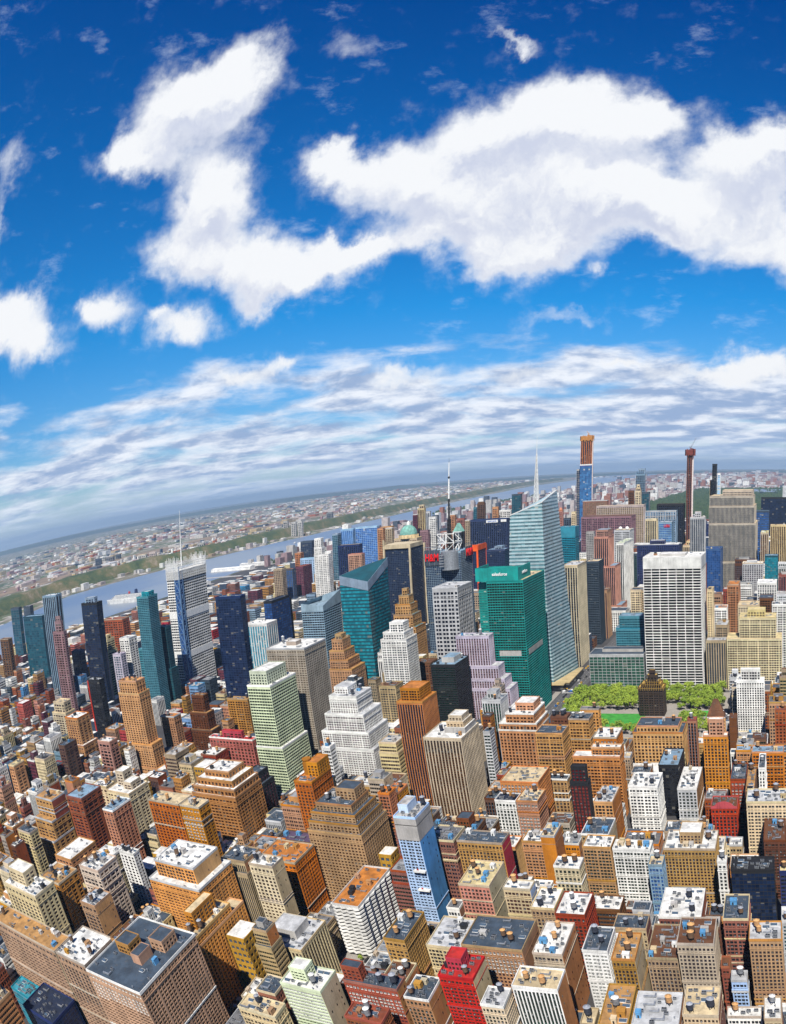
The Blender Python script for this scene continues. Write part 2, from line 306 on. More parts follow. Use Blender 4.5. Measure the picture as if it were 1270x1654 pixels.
# ---------------------------------------------------------------- building
def uvbox(nx, ny, nf, o):
    # faces order of CF: S, E, N, W, top, bottom
    def q(a, b): return [(o + a, o), (o + a + b, o), (o + a + b, o + nf), (o + a, o + nf)]
    return q(0, nx) + q(100, ny) + q(200, nx) + q(300, ny) + [(o + .5, o + .5)] * 8
def tier(wb, gb, sb, x0, x1, y0, y1, z0, z1, st, bay, fl, o, sfo=None):
    w, d = x1 - x0, y1 - y0
    nx = max(1, round(w / bay)); ny = max(1, round(d / bay)); att = min(fl * .8, (z1 - z0) * .3)
    nf = max(1, round((z1 - att - z0) / fl)); fh = (z1 - att - z0) / nf
    pf, sf, gi, ps, ss = {'P': (.38, .35, .6, 0, .08), 'V': (.34, .28, .6, -.12, .34), 'H': (.08, .42, .6, .16, 0), 'G': (.09, .15, .14, 0, .05), 'W': (.2, .3, .5, 0, .1)}[st]
    if fl < 2.2: gi *= .6
    if st == 'P': sf *= (1, .85, 1.12, .75, 1)[int(o) % 5]
    if sfo: sf = sfo
    gb.box(x0 + gi, x1 - gi, y0 + gi, y1 - gi, z0 - .1, z1 - .3, 0, uvbox(nx, ny, (z1 - z0) / fh, o))
    tgt = sb if (st == 'V') else wb
    for k in range(nf + 1):
        zc = z0 + k * fh; a, b = zc - (fh * sf * .5 if k else .1), zc + fh * sf * .5
        if k == nf: b = z1 - .2
        if st == 'V' and k == nf: wb.box(x0 + .05, x1 - .05, y0 + .05, y1 - .05, a, b)
        else: tgt.box(x0 + ss, x1 - ss, y0 + ss, y1 - ss, a, b)
    grp = (1, 3, 2, 1, 4)[int(o) % 5] if st == 'P' else 1
    for (n, L, ax) in ((nx, w, 0), (ny, d, 1)):
        bw = L / n
        for k in range(n + 1):
            pw = bw * (pf if grp == 1 else (pf * 1.15 if k % grp == 0 else pf * .45))
            c = k * bw; a, b = max(0, c - pw / 2), min(L, c + pw / 2)
            if k in (0, n): a, b = (0, pw * .8) if k == 0 else (L - pw * .8, L)
            for side in (0, 1):
                if ax == 0:
                    ya, yb = (y0 + ps, y0 + gi + .05) if side == 0 else (y1 - gi - .05, y1 - ps)
                    wb.box(x0 + a + (.01 if ax == 0 and k == 0 else 0), x0 + b - (.01 if k == n else 0), ya, yb, z0 - .05, z1 - .25)
                else:
                    xa, xb = (x0 + ps, x0 + gi + .05) if side == 0 else (x1 - gi - .05, x1 - ps)
                    wb.box(xa, xb, y0 + a + (.012 if k == 0 else 0), y0 + b - (.012 if k == n else 0), z0 - .06, z1 - .26)
    return nx, nf, fh, pf, sf, gi
def parapet(pb, rb, x0, x1, y0, y1, z, h=1.1, t=.45, ov=.18):
    rb.box(x0 + .2, x1 - .2, y0 + .2, y1 - .2, z - .35, z + .05)
    a, b, c, d = x0 - ov, x1 + ov, y0 - ov, y1 + ov
    pb.box(a, b, c, c + t, z - .6, z + h); pb.box(a, b, d - t, d, z - .6, z + h)
    pb.box(a + .004, a + t, c + t, d - t, z - .61, z + h - .01); pb.box(b - t, b - .004, c + t, d - t, z - .61, z + h - .01)
def furniture(rt, w, d, H, rng, dens, wt, holes):
    occ = list(holes)
    def place(sw, sd, tries=8):
        for _ in range(tries):
            if w - sw - 2 <= 0 or d - sd - 2 <= 0: return None
            x = rng.uniform(1, w - sw - 1); y = rng.uniform(1, d - sd - 1)
            if all(x + sw < a or x > b or y + sd < c or y > e for a, b, c, e in occ):
                occ.append((x - .4, x + sw + .4, y - .4, y + sd + .4)); return x, y
        return None
    tm = rng.choice(TANKS)
    for k in range(wt):
        s = rng.uniform(.75, 1.05) if w < 30 else rng.uniform(.8, 1.1)
        p = place(4.4 * s, 4.4 * s, 20)
        if p is None: continue
        t = link('water_tank', tm[0], rt, (p[0] + 2.2 * s - w, p[1] + 2.2 * s, H), rng.uniform(0, 1), (s, s, s))
        link('tank_lid', tm[1], t); link('tank_stand', tm[2], t)
    area = w * d
    n = int(min(10, area / 55) * dens + .5)
    for k in range(n):
        q = rng.random()
        if q < .42:
            s = rng.uniform(.6, 1.0); p = place(3 * s, 2 * s)
            if p: a = link('air_conditioner', AC[0], rt, (p[0] - w, p[1], H), 0, (s, s, s)); link('fan', AC[1], a)
        elif q < .6:
            p = place(.8, .8)
            if p: link('roof_vent', VENT, rt, (p[0] + .4 - w, p[1] + .4, H))
        elif q < .76:
            s = rng.uniform(.7, 1.1); p = place(7 * s, 3.6 * s)
            if p: link('duct', DUCT, rt, (p[0] - w, p[1], H), 0, (s, s, s))
        elif q < .9:
            p = place(4, 3)
            if p: link('skylight', SKYL, rt, (p[0] - w, p[1], H))
        else:
            sw, sd2, hh = rng.uniform(2.5, 5), rng.uniform(2.5, 5), rng.uniform(2.2, 3.6); p = place(sw, sd2)
            if p:
                b = MB(); b.slot(rng.choice((whiteM, brickM, wall_mat('cream'), darkm, blueM, wall_mat('greyw')))); b.slot(darkm)
                b.box(0, sw, 0, sd2, 0, hh); b.box(-.15, sw + .15, -.15, sd2 + .15, hh, hh + .2); b.box(sw * .3, sw * .3 + .9, -.04, .1, .05, 2.0, 1)
                link('stair_head', b.mesh('stair_head'), rt, (p[0] - w, p[1], H))
def building(e):
    # local frame: origin at the south-east ground corner of the top storey block, x to the west is negative
    rng = random.Random(int(abs(e['x']) * 7 + e['y']))
    w, d, H = e['w'], e['d'], e['H']; st = e.get('st', 'P'); bay, fl = e['bay'], e['fl']
    rt = root(e['n'], e['l'], e['c'], (e['x'], e['y'], 0), e.get('g'))
    wm = wall_mat(e['wa']); gm = glass_mat(e['gl'], .3 if st in 'PVH' and e['gl'] not in ('teal', 'teal2', 'green', 'blue', 'sky', 'bluet', 'dteal') else 1.0); rm = roof_mat(e['ro'])
    if st in ('G',): wm = wall_mat(e['wa'], .4, .35)
    wb, gb, sb, pb, rb = MB(), MB(), MB(), MB(), MB()
    tiers = e.get('t', []); pmat = wall_mat(e['pa']) if 'pa' in e else wall_mat(rng.choice(('cream', 'white', 'stone', 'greyl')) if st == 'P' and rng.random() < .35 else e['wa'])
    blk = [(-w, 0, 0, d, (tiers[0][0] * H if tiers else 0), H)]
    for i, t in enumerate(tiers):
        z0 = tiers[i + 1][0] * H if i + 1 < len(tiers) else 0
        blk.append((-w - t[1], t[2], -t[3], d + t[4], z0, t[0] * H))
    info = None
    for i, (x0, x1, y0, y1, z0, z1) in enumerate(blk):
        r = tier(wb, gb, sb, x0, x1, y0, y1, z0, z1, st, bay, fl, rng.randint(0, 60) * 1.0, e.get('sf'))
        if i == 0: info = (r[0], r[1], r[2], r[3], e.get('sf') or r[4], r[5])
        p1, r1 = MB(), MB(); parapet(p1, r1, x0, x1, y0, y1, z1); link('parapet', p1.mesh('parapet', [pmat]), rt); link('roof', r1.mesh('roof', [rm]), rt)
        if st == 'P' and H > 25 and rng.random() < .8 and z1 - z0 > 12:
            zc = z1 - min(2, (z1 - z0) / 5) * fl * 1.2; wb.box(x0 - .3, x1 + .3, y0 - .3, y1 + .3, zc, zc + .5)
    link('wall', wb.mesh('wall', [wm]), rt); link('glazing', gb.mesh('glazing', [gm]), rt)
    if sb.n: link('spandrel', sb.mesh('spandrel', [wall_mat(e['gl'] if e['gl'] != 'black' else 'slate')]), rt)
    zb0 = blk[0][4]
    eb = e.get('eb')
    for side in ('E', 'S'):
        cn = e.get('eb' if side == 'E' else 'sb')
        if cn:
            b = MB()
            if side == 'E':
                b.box(.02, .18, .02, d - .02, zb0, H - .7)
                n = max(2, int(d / 7)); 
                gl_ = []
                for k in range(n):
                    for z in np.arange(zb0 + fl, H - 4, fl * 2):
                        if rng.random() < .45: yy = (k + .5) * d / n; gl_.append((yy, float(z)))
                o = link('side_wall', b.mesh('side_wall', [wall_mat(cn)]), rt)
                if gl_:
                    g = MB(); g.box(.15, .21, -.5, .5, 0, 1.5, 0, uvbox(1, 1, 1, rng.randint(0, 60))); wm2 = g.mesh('window', [gm])
                    for yy, z in gl_[:100]: link('window', wm2, o, (0, yy, z))
            else:
                b.box(-w + .02, -.02, -.18, -.02, zb0, H - .7); link('front_wall', b.mesh('front_wall', [wall_mat(cn)]), rt)
    if st == 'P' and math.hypot(e['x'], e['y']) < 950 and zb0 < H - 15:
        for q in range(rng.choice((1, 2, 2, 3))):
            zc = zb0 + (H - zb0) * rng.uniform(.12, .85); c_m = MB(); o_ = rng.uniform(.2, .45); hh = rng.uniform(.4, 1.1); c_m.box(-w - o_, o_, -o_, d + o_, zc, zc + hh)
            c_m.box(-w - o_ - .15, o_ + .15, -o_ - .15, d + o_ + .15, zc + hh, zc + hh + .2); link('belt_course', c_m.mesh('belt_course', [pmat]), rt)
    holes = []
    for (a, b_, c_, f_, h) in e.get('ph', []):
        bm = MB(); X0, X1, Y0, Y1 = -w + a * w, -w + b_ * w, c_ * d, f_ * d
        if h > 6:
            g2 = MB(); s2 = MB(); r2 = MB(); tier(bm, g2, s2, X0, X1, Y0, Y1, H, H + h, 'P', bay * 1.1, fl, rng.randint(0, 60)); parapet(bm, r2, X0, X1, Y0, Y1, H + h, .7, .35, .1)
            p = link('penthouse', bm.mesh('penthouse', [wm if st != 'G' else wall_mat('steel')]), rt); link('glazing', g2.mesh('glazing', [gm]), p); link('roof', r2.mesh('roof', [rm]), p)
        else:
            r2 = MB(); bm.box(X0, X1, Y0, Y1, H, H + h); parapet(bm, r2, X0, X1, Y0, Y1, H + h, .5, .3, .08)
            for k in range(int((X1 - X0) / 1.6)): bm.box(X0 + .4 + k * 1.6, X0 + 1.3 + k * 1.6, Y0 - .08, Y0 + .1, H + h * .25, H + h * .7)
            p = link('penthouse', bm.mesh('penthouse', [wall_mat('greyw' if st != 'P' else e['wa'])]), rt); link('roof', r2.mesh('roof', [rm]), p)
        holes.append((a * w, b_ * w, c_ * d, f_ * d))
    near = math.hypot(e['x'], e['y'])
    if near < 2100 and not e.get('nofurn'):
        dens = 2.1 if near < 700 else (.8 if near < 1300 else .4)
        wt = e.get('wt'); 
        if wt is None: wt = (rng.choice((1, 1, 2)) if rng.random() < .7 and st != 'G' and near < 1100 else 0)
        if not holes or holes[0][1] - holes[0][0] < w * .75: furniture(rt, w, d, H + .05, rng, dens, wt, holes)
        # set-back terraces get small plant too
        if near < 900:
            for (x0, x1, y0, y1, z0, z1) in blk[1:]:
                for k in range(3):
                    if -y0 > 3.2:
                        s = .6; link('air_conditioner', AC[0], rt, (rng.uniform(x0 + 1, x1 - 3), y0 + .6, z1 + .05), 0, (s, s, s))
                    if x1 > 3.2: link('roof_vent', VENT, rt, (rng.uniform(.8, x1 - 1), rng.uniform(y0 + 1, y1 - 1), z1 + .05))
    # single windows of the nearest facades
    if e.get('win') and not e.get('sb') and st in ('P', 'H', 'V'):
        nx, nf, fh, pf, sf, gi = info; bw = w / nx; ww = bw * (1 - pf) * .98; wh = fh * (1 - sf) * .98
        fm = whiteM if rng.random() < .12 else flat_mat('dark window frame', (.05, .05, .05), .5); me = window_mesh(ww, wh, fm, fm.name); me2 = window_mesh(ww, wh, fm, fm.name, True); cnt = 0
        for k in range(nf - 1, -1, -1):
            z = zb0 + k * fh + fh * sf * .5
            if z < 4: break
            for i in range(nx):
                if cnt >= e['win']: break
                link('window', me2 if rng.random() < .13 else me, rt, (-w + (i + .5) * bw - ww / 2, gi - .24, z)); cnt += 1
    return rt
# ---------------------------------------------------------------- lettering, domes, masts and other extras
def text_mesh(txt, size, mat, ext=.25, cond=1.0):
    cu = bpy.data.curves.new('lettering', 'FONT'); cu.body = txt; cu.size = size; cu.extrude = ext; cu.align_x = 'CENTER'
    cu.offset = size * .012
    ob = bpy.data.objects.new('lettering', cu); COL.objects.link(ob)
    dg = bpy.context.evaluated_depsgraph_get(); me = bpy.data.meshes.new_from_object(ob.evaluated_get(dg)); bpy.data.objects.remove(ob)
    me.materials.clear(); me.materials.append(mat); me.name = 'lettering'; return me
def put_text(txt, size, mat, rt, x, y, z, east=False):
    o = link('lettering', text_mesh(txt, size, mat), rt, (x, y, z)); o.rotation_euler = (R(90), 0, R(90) if east else 0); return o
redlit = flat_mat('red lettering', (.8, .01, .01), .4, 0, .05); whitelit = flat_mat('white lettering', (.9, .9, .9), .4, 0, .05); bluelit = flat_mat('blue lettering', (.05, .15, .5), .4, 0, .05)
def x_pyr(r, e):
    h = e['pyr']; b = MB(); b.slot(roof_mat(e.get('pc', 'verdi'))); w, d, H = e['w'], e['d'], e['H']
    b.poly([(-w - .4, -.4, H + .9), (.4, -.4, H + .9), (.4, d + .4, H + .9), (-w - .4, d + .4, H + .9), (-w / 2 - w * .12, d / 2, H + h), (-w / 2 + w * .12, d / 2, H + h)], [(0, 1, 5, 4), (1, 2, 5), (2, 3, 4, 5), (3, 0, 4), (3, 2, 1, 0)])
    for k in range(3): b.box(-w * .8 + k * w * .25, -w * .8 + k * w * .25 + w * .1, d * .12, d * .3, H + 1, H + 1 + h * .35)
    link('pitched_roof', b.mesh('pitched_roof'), r)
def dome_mesh(rad, h, mat, seg=20, ribs=None):
    b = MB(); b.slot(mat); rings = 8; pts = []; f = []
    for i in range(rings):
        t = i / rings * math.pi / 2
        for k in range(seg):
            rr = rad * math.cos(t) * (1.0 + (.03 if k % 2 else 0)); pts.append((rr * math.cos(2 * math.pi * k / seg), rr * math.sin(2 * math.pi * k / seg), h * math.sin(t)))
    pts.append((0, 0, h)); 
    for i in range(rings - 1):
        for k in range(seg): f.append((i * seg + k, i * seg + (k + 1) % seg, (i + 1) * seg + (k + 1) % seg, (i + 1) * seg + k))
    for k in range(seg): f.append(((rings - 1) * seg + k, (rings - 1) * seg + (k + 1) % seg, rings * seg))
    b.poly(pts, f); return b.mesh('dome')
def x_gdome(r, e):
    w, d, H = e['w'], e['d'], e['H']; R0 = min(w * .38, 24)
    b = MB(); b.slot(wall_mat('cream')); b.slot(glass_mat('slate')); b.cyl(-w / 2, d / 2 + 4, H, H + 9, R0 * 1.08, R0, 16)
    for k in range(16):
        a = 2 * math.pi * k / 16; b.cyl(-w / 2 + R0 * 1.12 * math.cos(a), d / 2 + 4 + R0 * 1.12 * math.sin(a), H, H + 8, 1, 1, 6)
    link('drum', b.mesh('drum'), r)
    o = link('dome', dome_mesh(R0, R0 * .95, roof_mat('verdi')), r, (-w / 2, d / 2 + 4, H + 9))
    l = MB(); l.slot(wall_mat('white')); l.cyl(0, 0, R0 * .93, R0 * .93 + 5, R0 * .22, R0 * .2, 8); l.cyl(0, 0, R0 * .93 + 5, R0 * .93 + 11, R0 * .18, 0, 8); link('lantern', l.mesh('lantern'), o)
def x_dome(r, e):
    w, d, H = e['w'], e['d'], e['H']
    if e['dom'] == 2:
        for fx in (.3, .72): 
            o = link('radar_dome', dome_mesh(5, 6, whiteM), r, (-w + fx * w, d * .4, H + 2)); b = MB(); b.slot(steelm); b.cyl(0, 0, -2, .1, 4, 4.6, 12); link('pedestal', b.mesh('pedestal'), o)
    else: link('dome', dome_mesh(w * .42, w * .6, roof_mat('pink')), r, (-w / 2, d / 2, H + .3))
def x_spire(r, e):
    b = MB(); b.slot(steelm); b.cyl(-3, e['d'] * .3, e['H'] + 10, e['H'] + 16 + e['spire'], 1.2, .15, 6); link('spire', b.mesh('spire'), r)
def lattice(b, x, y, z0, z1, w0, w1, n, t=.5, mi=0):
    P = lambda i, cx, cy: (x + cx * (w0 + (w1 - w0) * i / n) / 2, y + cy * (w0 + (w1 - w0) * i / n) / 2, z0 + (z1 - z0) * i / n)
    cs = ((-1, -1), (1, -1), (1, 1), (-1, 1))
    for i in range(n):
        for q in range(4):
            a, c = cs[q], cs[(q + 1) % 4]
            b.bar(P(i, *a), P(i + 1, *a), t, mi); b.bar(P(i, *a), P(i + 1, *c), t * .6, mi); b.bar(P(i, *c), P(i + 1, *a), t * .6, mi); b.bar(P(i + 1, *a), P(i + 1, *c), t * .6, mi)
def x_hm(r, e):
    w, d, H = e['w'], e['d'], e['H']
    # silver drum on the south side, sign box, rooftop truss and the mast
    b = MB(); b.slot(steelm); b.cyl(-w * .30, 3, H - 24, H + 1.5, w * .24, w * .24, 24); b.cyl(-w * .30, 3, H - 25.5, H - 24, w * .26, w * .26, 24)
    for k in range(5): b.box(-w * .30 - w * .19, -w * .30 - w * .07, -w * .24 + .8, -w * .24 + 4, H - 20 + k * 4, H - 18.4 + k * 4)
    link('drum', b.mesh('drum'), r)
    for east in (False, True):
        s = MB(); s.slot(wall_mat('slate', .3, .4)); s.slot(steelm)
        if not east:
            s.box(-w - .5, -w * .57, -1.2, -.2, H - 19, H + 4)
            for k in range(4): s.box(-w - .5 + k * w * .144, -w - .1 + k * w * .144, -1.6, -1.2, H - 19, H + 9, 1)
            s.box(-w - .5, -w * .57, -1.7, -1.2, H + 8.2, H + 9, 1)
        else:
            s.box(.2, 1.2, d * .35, d * .95, H - 12, H + 5)
            for k in range(5): s.box(1.2, 1.6, d * .35 + k * d * .15, d * .35 + k * d * .15 + .4, H - 12, H + 10, 1)
            s.box(1.2, 1.7, d * .35, d * .97, H + 9.2, H + 10, 1)
        o = link('roof_sign', s.mesh('roof_sign'), r)
        t = text_mesh('H&M', 15.5 if not east else 16, redlit, .6); q = link('lettering', t, o, (-w * .785, -2.4, H - 12) if not east else (2.4, d * .66, H - 9)); q.rotation_euler = (R(90), 0, R(90) if east else 0)
        q.scale = (.78 if not east else .8, 1, 1)
    b = MB(); b.slot(whiteM); x0, x1, y0, y1 = -w * .72, -w * .22, d * .2, d * .85
    for (xa, ya, xb, yb) in ((x0, y0, x1, y0), (x1, y0, x1, y1), (x0, y0, x0, y1), (x0, y1, x1, y1)):
        for k in range(3):
            pa = (xa + (xb - xa) * k / 2, ya + (yb - ya) * k / 2); b.bar((*pa, H), (*pa, H + 27), 1.1)
        for k in range(2):
            pa = (xa + (xb - xa) * k / 2, ya + (yb - ya) * k / 2); pb_ = (xa + (xb - xa) * (k + 1) / 2, ya + (yb - ya) * (k + 1) / 2)
            for z in (H + 13, H + 26.5): b.bar((*pa, z), (*pb_, z), 1.0)
            b.bar((*pa, H), (*pb_, H + 13), .8); b.bar((*pb_, H + 13), (*pa, H + 26), .8)
    link('roof_truss', b.mesh('roof_truss'), r)
    b = MB(); b.slot(darkm); b.slot(whiteM); cx, cy = -w * .46, d * .5
    z = H; zt = 347.5; L = zt - z
    lattice(b, cx, cy, z, z + L * .34, 6.5, 4.2, 8, .8, 0); b.cyl(cx, cy, z, z + L * .36, 1.3, 1.1, 8, 0); b.cyl(cx, cy, z + L * .34, z + L * .56, 1.9, 1.7, 8, 0)
    b.cyl(cx, cy, z + L * .56, z + L * .78, 1.4, 1.2, 8, 1); b.cyl(cx, cy, z + L * .78, z + L * .80, 1.9, 1.9, 8, 0); b.cyl(cx, cy, z + L * .80, z + L * .95, .9, .6, 8, 1); b.cyl(cx, cy, z + L * .95, z + L, .4, .1, 6, 0)
    for q in range(9): b.box(cx - 2.6, cx + 2.6, cy - .4, cy + .4, z + L * (.36 + q * .022), z + L * (.36 + q * .022) + .6, q % 2)
    link('antenna_mast', b.mesh('antenna_mast'), r)
def x_sf(r, e):
    w, d, H = e['w'], e['d'], e['H']
    b = MB(); b.slot(wall_mat('green', .1, .4)); zt = H + 17
    b.box(-w - 16, -w * .12, -.6, .6, H, zt); b.box(-w * .12 - 1.2, -w * .12, .6, d * .55, H, zt); b.box(-w - 16, -w - 14.8, .6, d * .5, H, zt); b.box(-w - 14.8, -w * .12 - 1.2, d * .5, d * .52, H, zt - 4)
    c = link('crown', b.mesh('crown'), r)
    put_text('salesforce', 5.6, whitelit, c, -w * .62, -1.1, H + 7.2); put_text('salesforce', 5.2, whitelit, c, -w * .12 + .5, d * .27, H + 7.2, True)
    b = MB(); b.slot(wall_mat('greyw')); b.box(-w * .75, -w * .15, -.25, .1, H * .47, H * .47 + 7); b.box(-.1, .25, d * .1, d * .75, H * .47, H * .47 + 7); link('mechanical_louvre', b.mesh('mechanical_louvre'), r)
    g = MB(); g.slot(glass_mat('green')); s2 = MB(); wb = MB(); wb.slot(wall_mat('green', .1, .4)); tier(wb, g, s2, -w - 16, -w - .02, 8, d, 0, H - 3, 'H', e['bay'], e['fl'], 9)
    link('west_wing', wb.mesh('west_wing'), r); link('glazing', g.mesh('glazing'), r)
    # roof plant
    b = MB(); b.slot(steelm); b.slot(redM)
    for k in range(7): b.box(-w * .95 + k * w * .115, -w * .95 + k * w * .115 + 3.4, d * .12, d * .4, H + .1, H + 8 + (k % 3), k % 4 == 1)
    link('cooling_plant', b.mesh('cooling_plant'), r)
def x_wsign(r, e):
    w, d, H = e['w'], e['d'], e['H']
    b = MB(); b.slot(whiteM); b.box(-w * .56, -w * .24, -.7, -.1, H - 9, H - 1.5); o = link('sign_panel', b.mesh('sign_panel'), r); put_text('BARCLAYS', 6, bluelit, o, -w * .40, -1.0, H - 7.3)
    b = MB(); b.slot(whiteM); b.box(-w * .16, -w * .01, -.7, -.1, H - 8, H - 1.2); link('sign_panel', b.mesh('sign_panel'), r)
def x_rsign(r, e):
    w, d, H = e['w'], e['d'], e['H']
    put_text('UBS', 9, redlit, r, -w * .38, -.8, H - 12)
def crane(b, x, y, z, a, L, mi=0):
    b.bar((x, y, z), (x, y, z + 14), 1.2, mi); ca, sa = math.cos(a), math.sin(a); b.bar((x, y, z + 8), (x + L * ca * .6, y + L * sa * .6, z + 8 + L * .8), .7, mi); b.bar((x, y, z + 9), (x - 7 * ca, y - 7 * sa, z + 10), 1.6, mi); b.bar((x, y, z + 14), (x + L * ca * .6, y + L * sa * .6, z + 8 + L * .8), .25, mi)
def x_cr(r, e):
    w, d, H = e['w'], e['d'], e['H']; yl = flat_mat('yellow formwork', (.62, .26, .05), .7)
    b = MB(); b.slot(yl if not e.get('rust') else wall_mat('rust')); rng = random.Random(3)
    g = 2.6 if not e.get('rust') else 5
    for q in range(9):
        x = -w - g + (w + 2 * g) * q / 9; hh = rng.uniform(3, 9)
        b.box(x, x + (w + 2 * g) / 11, -g, -g + 2.4, H - rng.uniform(8, 14), H + hh); b.box(x, x + (w + 2 * g) / 11, d + g - 2.4, d + g, H - 8, H + hh)
    for q in range(5):
        y = -g + (d + 2 * g) * q / 5; b.box(g - 2.2, g, y, y + 2.6, H - rng.uniform(8, 12), H + rng.uniform(3, 8)); b.box(-w - g, -w - g + 2.2, y, y + 2.6, H - 9, H + 5)
    link('formwork', b.mesh('formwork'), r)
    b = MB(); b.slot(steelm if e.get('rust') else yl); crane(b, -w * .4, d / 2, H + 2, 1.0 if e.get('rust') else 2.6, 34 if e.get('rust') else 14); link('crane', b.mesh('crane'), r)
    b = MB(); b.slot(flat_mat('hoist mesh', (.7, .62, .6), .7)); b.box(.3, 4, 2, 5, 0, H - 6)
    for k in range(int(H / 8)): b.box(.2, 4.4, 1.6, 5.4, k * 8, k * 8 + .8)
    link('construction_hoist', b.mesh('construction_hoist'), r)
def x_two(r, e):
    w, d, H = e['w'], e['d'], e['H']; zt = H - 92
    g = MB(); m = MB(); s = MB(); tier(m, g, s, -w - 1.2, 1.2, -1.2, d + 1.2, 0, zt, 'G', e['bay'] * .9, e['fl'], 3)
    o = link('curtain_wall', m.mesh('curtain_wall', [wall_mat('blue', .3, .4)]), r); link('glazing', g.mesh('glazing', [glass_mat('bluewall')]), o)
    b = MB(); b.slot(whiteM); b.box(-w - 1.6, 1.6, -1.6, d + 1.6, zt, zt + 4); link('wind_screen', b.mesh('wind_screen'), r)
def x_arch(r, e):
    w, d, H = e['w'], e['d'], e['H']; b = MB(); b.slot(wall_mat('red')); n = 14; y = -.3
    pts = [(-w - .3 + (w + .6) * i / n, y, H + .5 + 5 * math.sin(math.pi * i / n) * (1 if 2 < i < n - 2 else .45)) for i in range(n + 1)]; m = len(pts)
    P = [(p[0], y, H - 1) for p in pts] + pts; P2 = [(a, y + 1, c) for a, _, c in P]; F = [(i, i + 1, m + i + 1, m + i) for i in range(m - 1)] + [(2 * m + i + 1, 2 * m + i, 3 * m + i, 3 * m + i + 1) for i in range(m - 1)] + [(m + i, m + i + 1, 3 * m + i + 1, 3 * m + i) for i in range(m - 1)]
    b.poly(P + P2, F); link('gable', b.mesh('gable'), r)
def x_gold(r, e):
    w, d, H = e['w'], e['d'], e['H']; b = MB(); b.slot(flat_mat('gold leaf', (.75, .48, .12), .35, .7))
    lv = [(-w, 0, 0, d, H)] + [(-w - t[1], t[2], -t[3], d + t[4], t[0] * H) for t in e['t']]
    for (x0, x1, y0, y1, z) in lv:
        n = max(3, int((x1 - x0) / 3))
        for k in range(n + 1):
            x = x0 + (x1 - x0) * k / n; b.cyl(x, y0, z - .5, z + 3.5, .5, 0, 6); b.box(x - .25, x + .25, y0 - .5, y0 - .1, z - 3, z)
        for k in range(1, 5):
            y = y0 + (y1 - y0) * k / 4; b.cyl(x1, y, z - .5, z + 3.5, .5, 0, 6); b.box(x1 + .1, x1 + .5, y - .25, y + .25, z - 3, z)
        b.box(x0 - .3, x1 + .3, y0 - .32, y0 - .1, z - .6, z - .1); b.box(x1 + .1, x1 + .32, y0, y1, z - .6, z - .1)
    link('gilded_trim', b.mesh('gilded_trim'), r)
def x_blade(r, e):
    w, d, H = e['w'], e['d'], e['H']; b = MB(); b.slot(wall_mat('cream'))
    for x in (-w - 2.5, -2.2): b.box(x, x + 3.6, -3, 0.2, 0, H + (6 if x < -3 else 4))
    b.box(.2, 3.2, d - 3, d + 1, 0, H + 3); b.box(-w - 2.6, .8, -2.4, d * .9, H + .2, H + 7)
    b.poly([(-w - 2.5, -3.1, H + 6.5), (-w - 2.5, 8, H + 6.5), (-w - 2.5, -3.1, H + 16), (-w + 1, -3.1, H + 6.5), (-w + 1, 8, H + 6.5), (-w + 1, -3.1, H + 16)], [(0, 2, 1), (3, 4, 5), (0, 3, 5, 2), (1, 2, 5, 4), (0, 1, 4, 3)])
    link('corner_blade', b.mesh('corner_blade'), r)
def x_nyt(r, e):
    w, d, H = e['w'], e['d'], e['H']; b = MB(); b.slot(flat_mat('blue grey bracing', (.2, .34, .55), .4, .3))
    # notched corner with steel cross bracing
    n = 12
    for (xa, ya, xb, yb) in ((-w * .36, -.7, -.2, -.7), (.7, .2, .7, d * .12)):
        for k in range(n):
            z0, z1 = H * k / n, H * (k + 1) / n; b.bar((xa, ya, z0), (xb, yb, z1), .7); b.bar((xb, yb, z0), (xa, ya, z1), .7); b.bar((xa, ya, z1), (xb, yb, z1), .8)
        b.bar((xa, ya, 0), (xa, ya, H + 8), 1.1); b.bar((xb, yb, 0), (xb, yb, H + 8), 1.1)
    link('steel_bracing', b.mesh('steel_bracing'), r)
    b = MB(); b.slot(glass_mat('blued')); b.box(-w * .36, -.2, -.35, -.05, 0, H, 0, uvbox(4, 1, 50, 5)); b.box(.05, .35, .2, d * .12, 0, H, 0, uvbox(1, 4, 50, 8)); link('corner_glazing', b.mesh('corner_glazing'), r)
    b = MB(); b.slot(whiteM); rng = random.Random(5)
    for side in range(4):
        n = 26
        for k in range(n):
            t = k / (n - 1); hh = rng.choice((12, 16, 20, 24))
            x, y = ((-w + t * w, -1.2), (1.2, t * d), (-w + t * w, d + 1.2), (-w - 1.2, t * d))[side]
            b.box(x - .35, x + .35, y - .25, y + .25, H - 14, H + hh)
        for z in (H, H + 4, H + 8, H + 12):
            if side in (0, 2): b.box(-w - 1.3, 1.3, (-1.3, 0, d + 1.0)[side], (-.9, 0, d + 1.4)[side], z, z + .5)
            else: b.box((0, .9, 0, -w - 1.3)[side], (0, 1.3, 0, -w - .9)[side], -1.3, d + 1.3, z, z + .5)
    for z in (H * .30, H * .62): b.box(-w - .5, .5, d * .13 + .5, d + .5, z, z + 11); b.box(-w - .52, -w * .37, -.52, d * .13, z, z + 11)
    link('roof_screen', b.mesh('roof_screen'), r)
    b = MB(); b.slot(whiteM); b.cyl(-w * .5, d * .35, H, 318, 1.5, .25, 8); link('roof_mast', b.mesh('roof_mast'), r)
def x_attic(r, e):
    w, d, H = e['w'], e['d'], e['H']; b = MB(); b.slot(wall_mat('white')); b.box(-w - .25, .25, -.25, d + .25, H - e['blank'], H - .7); link('attic_wall', b.mesh('attic_wall'), r)
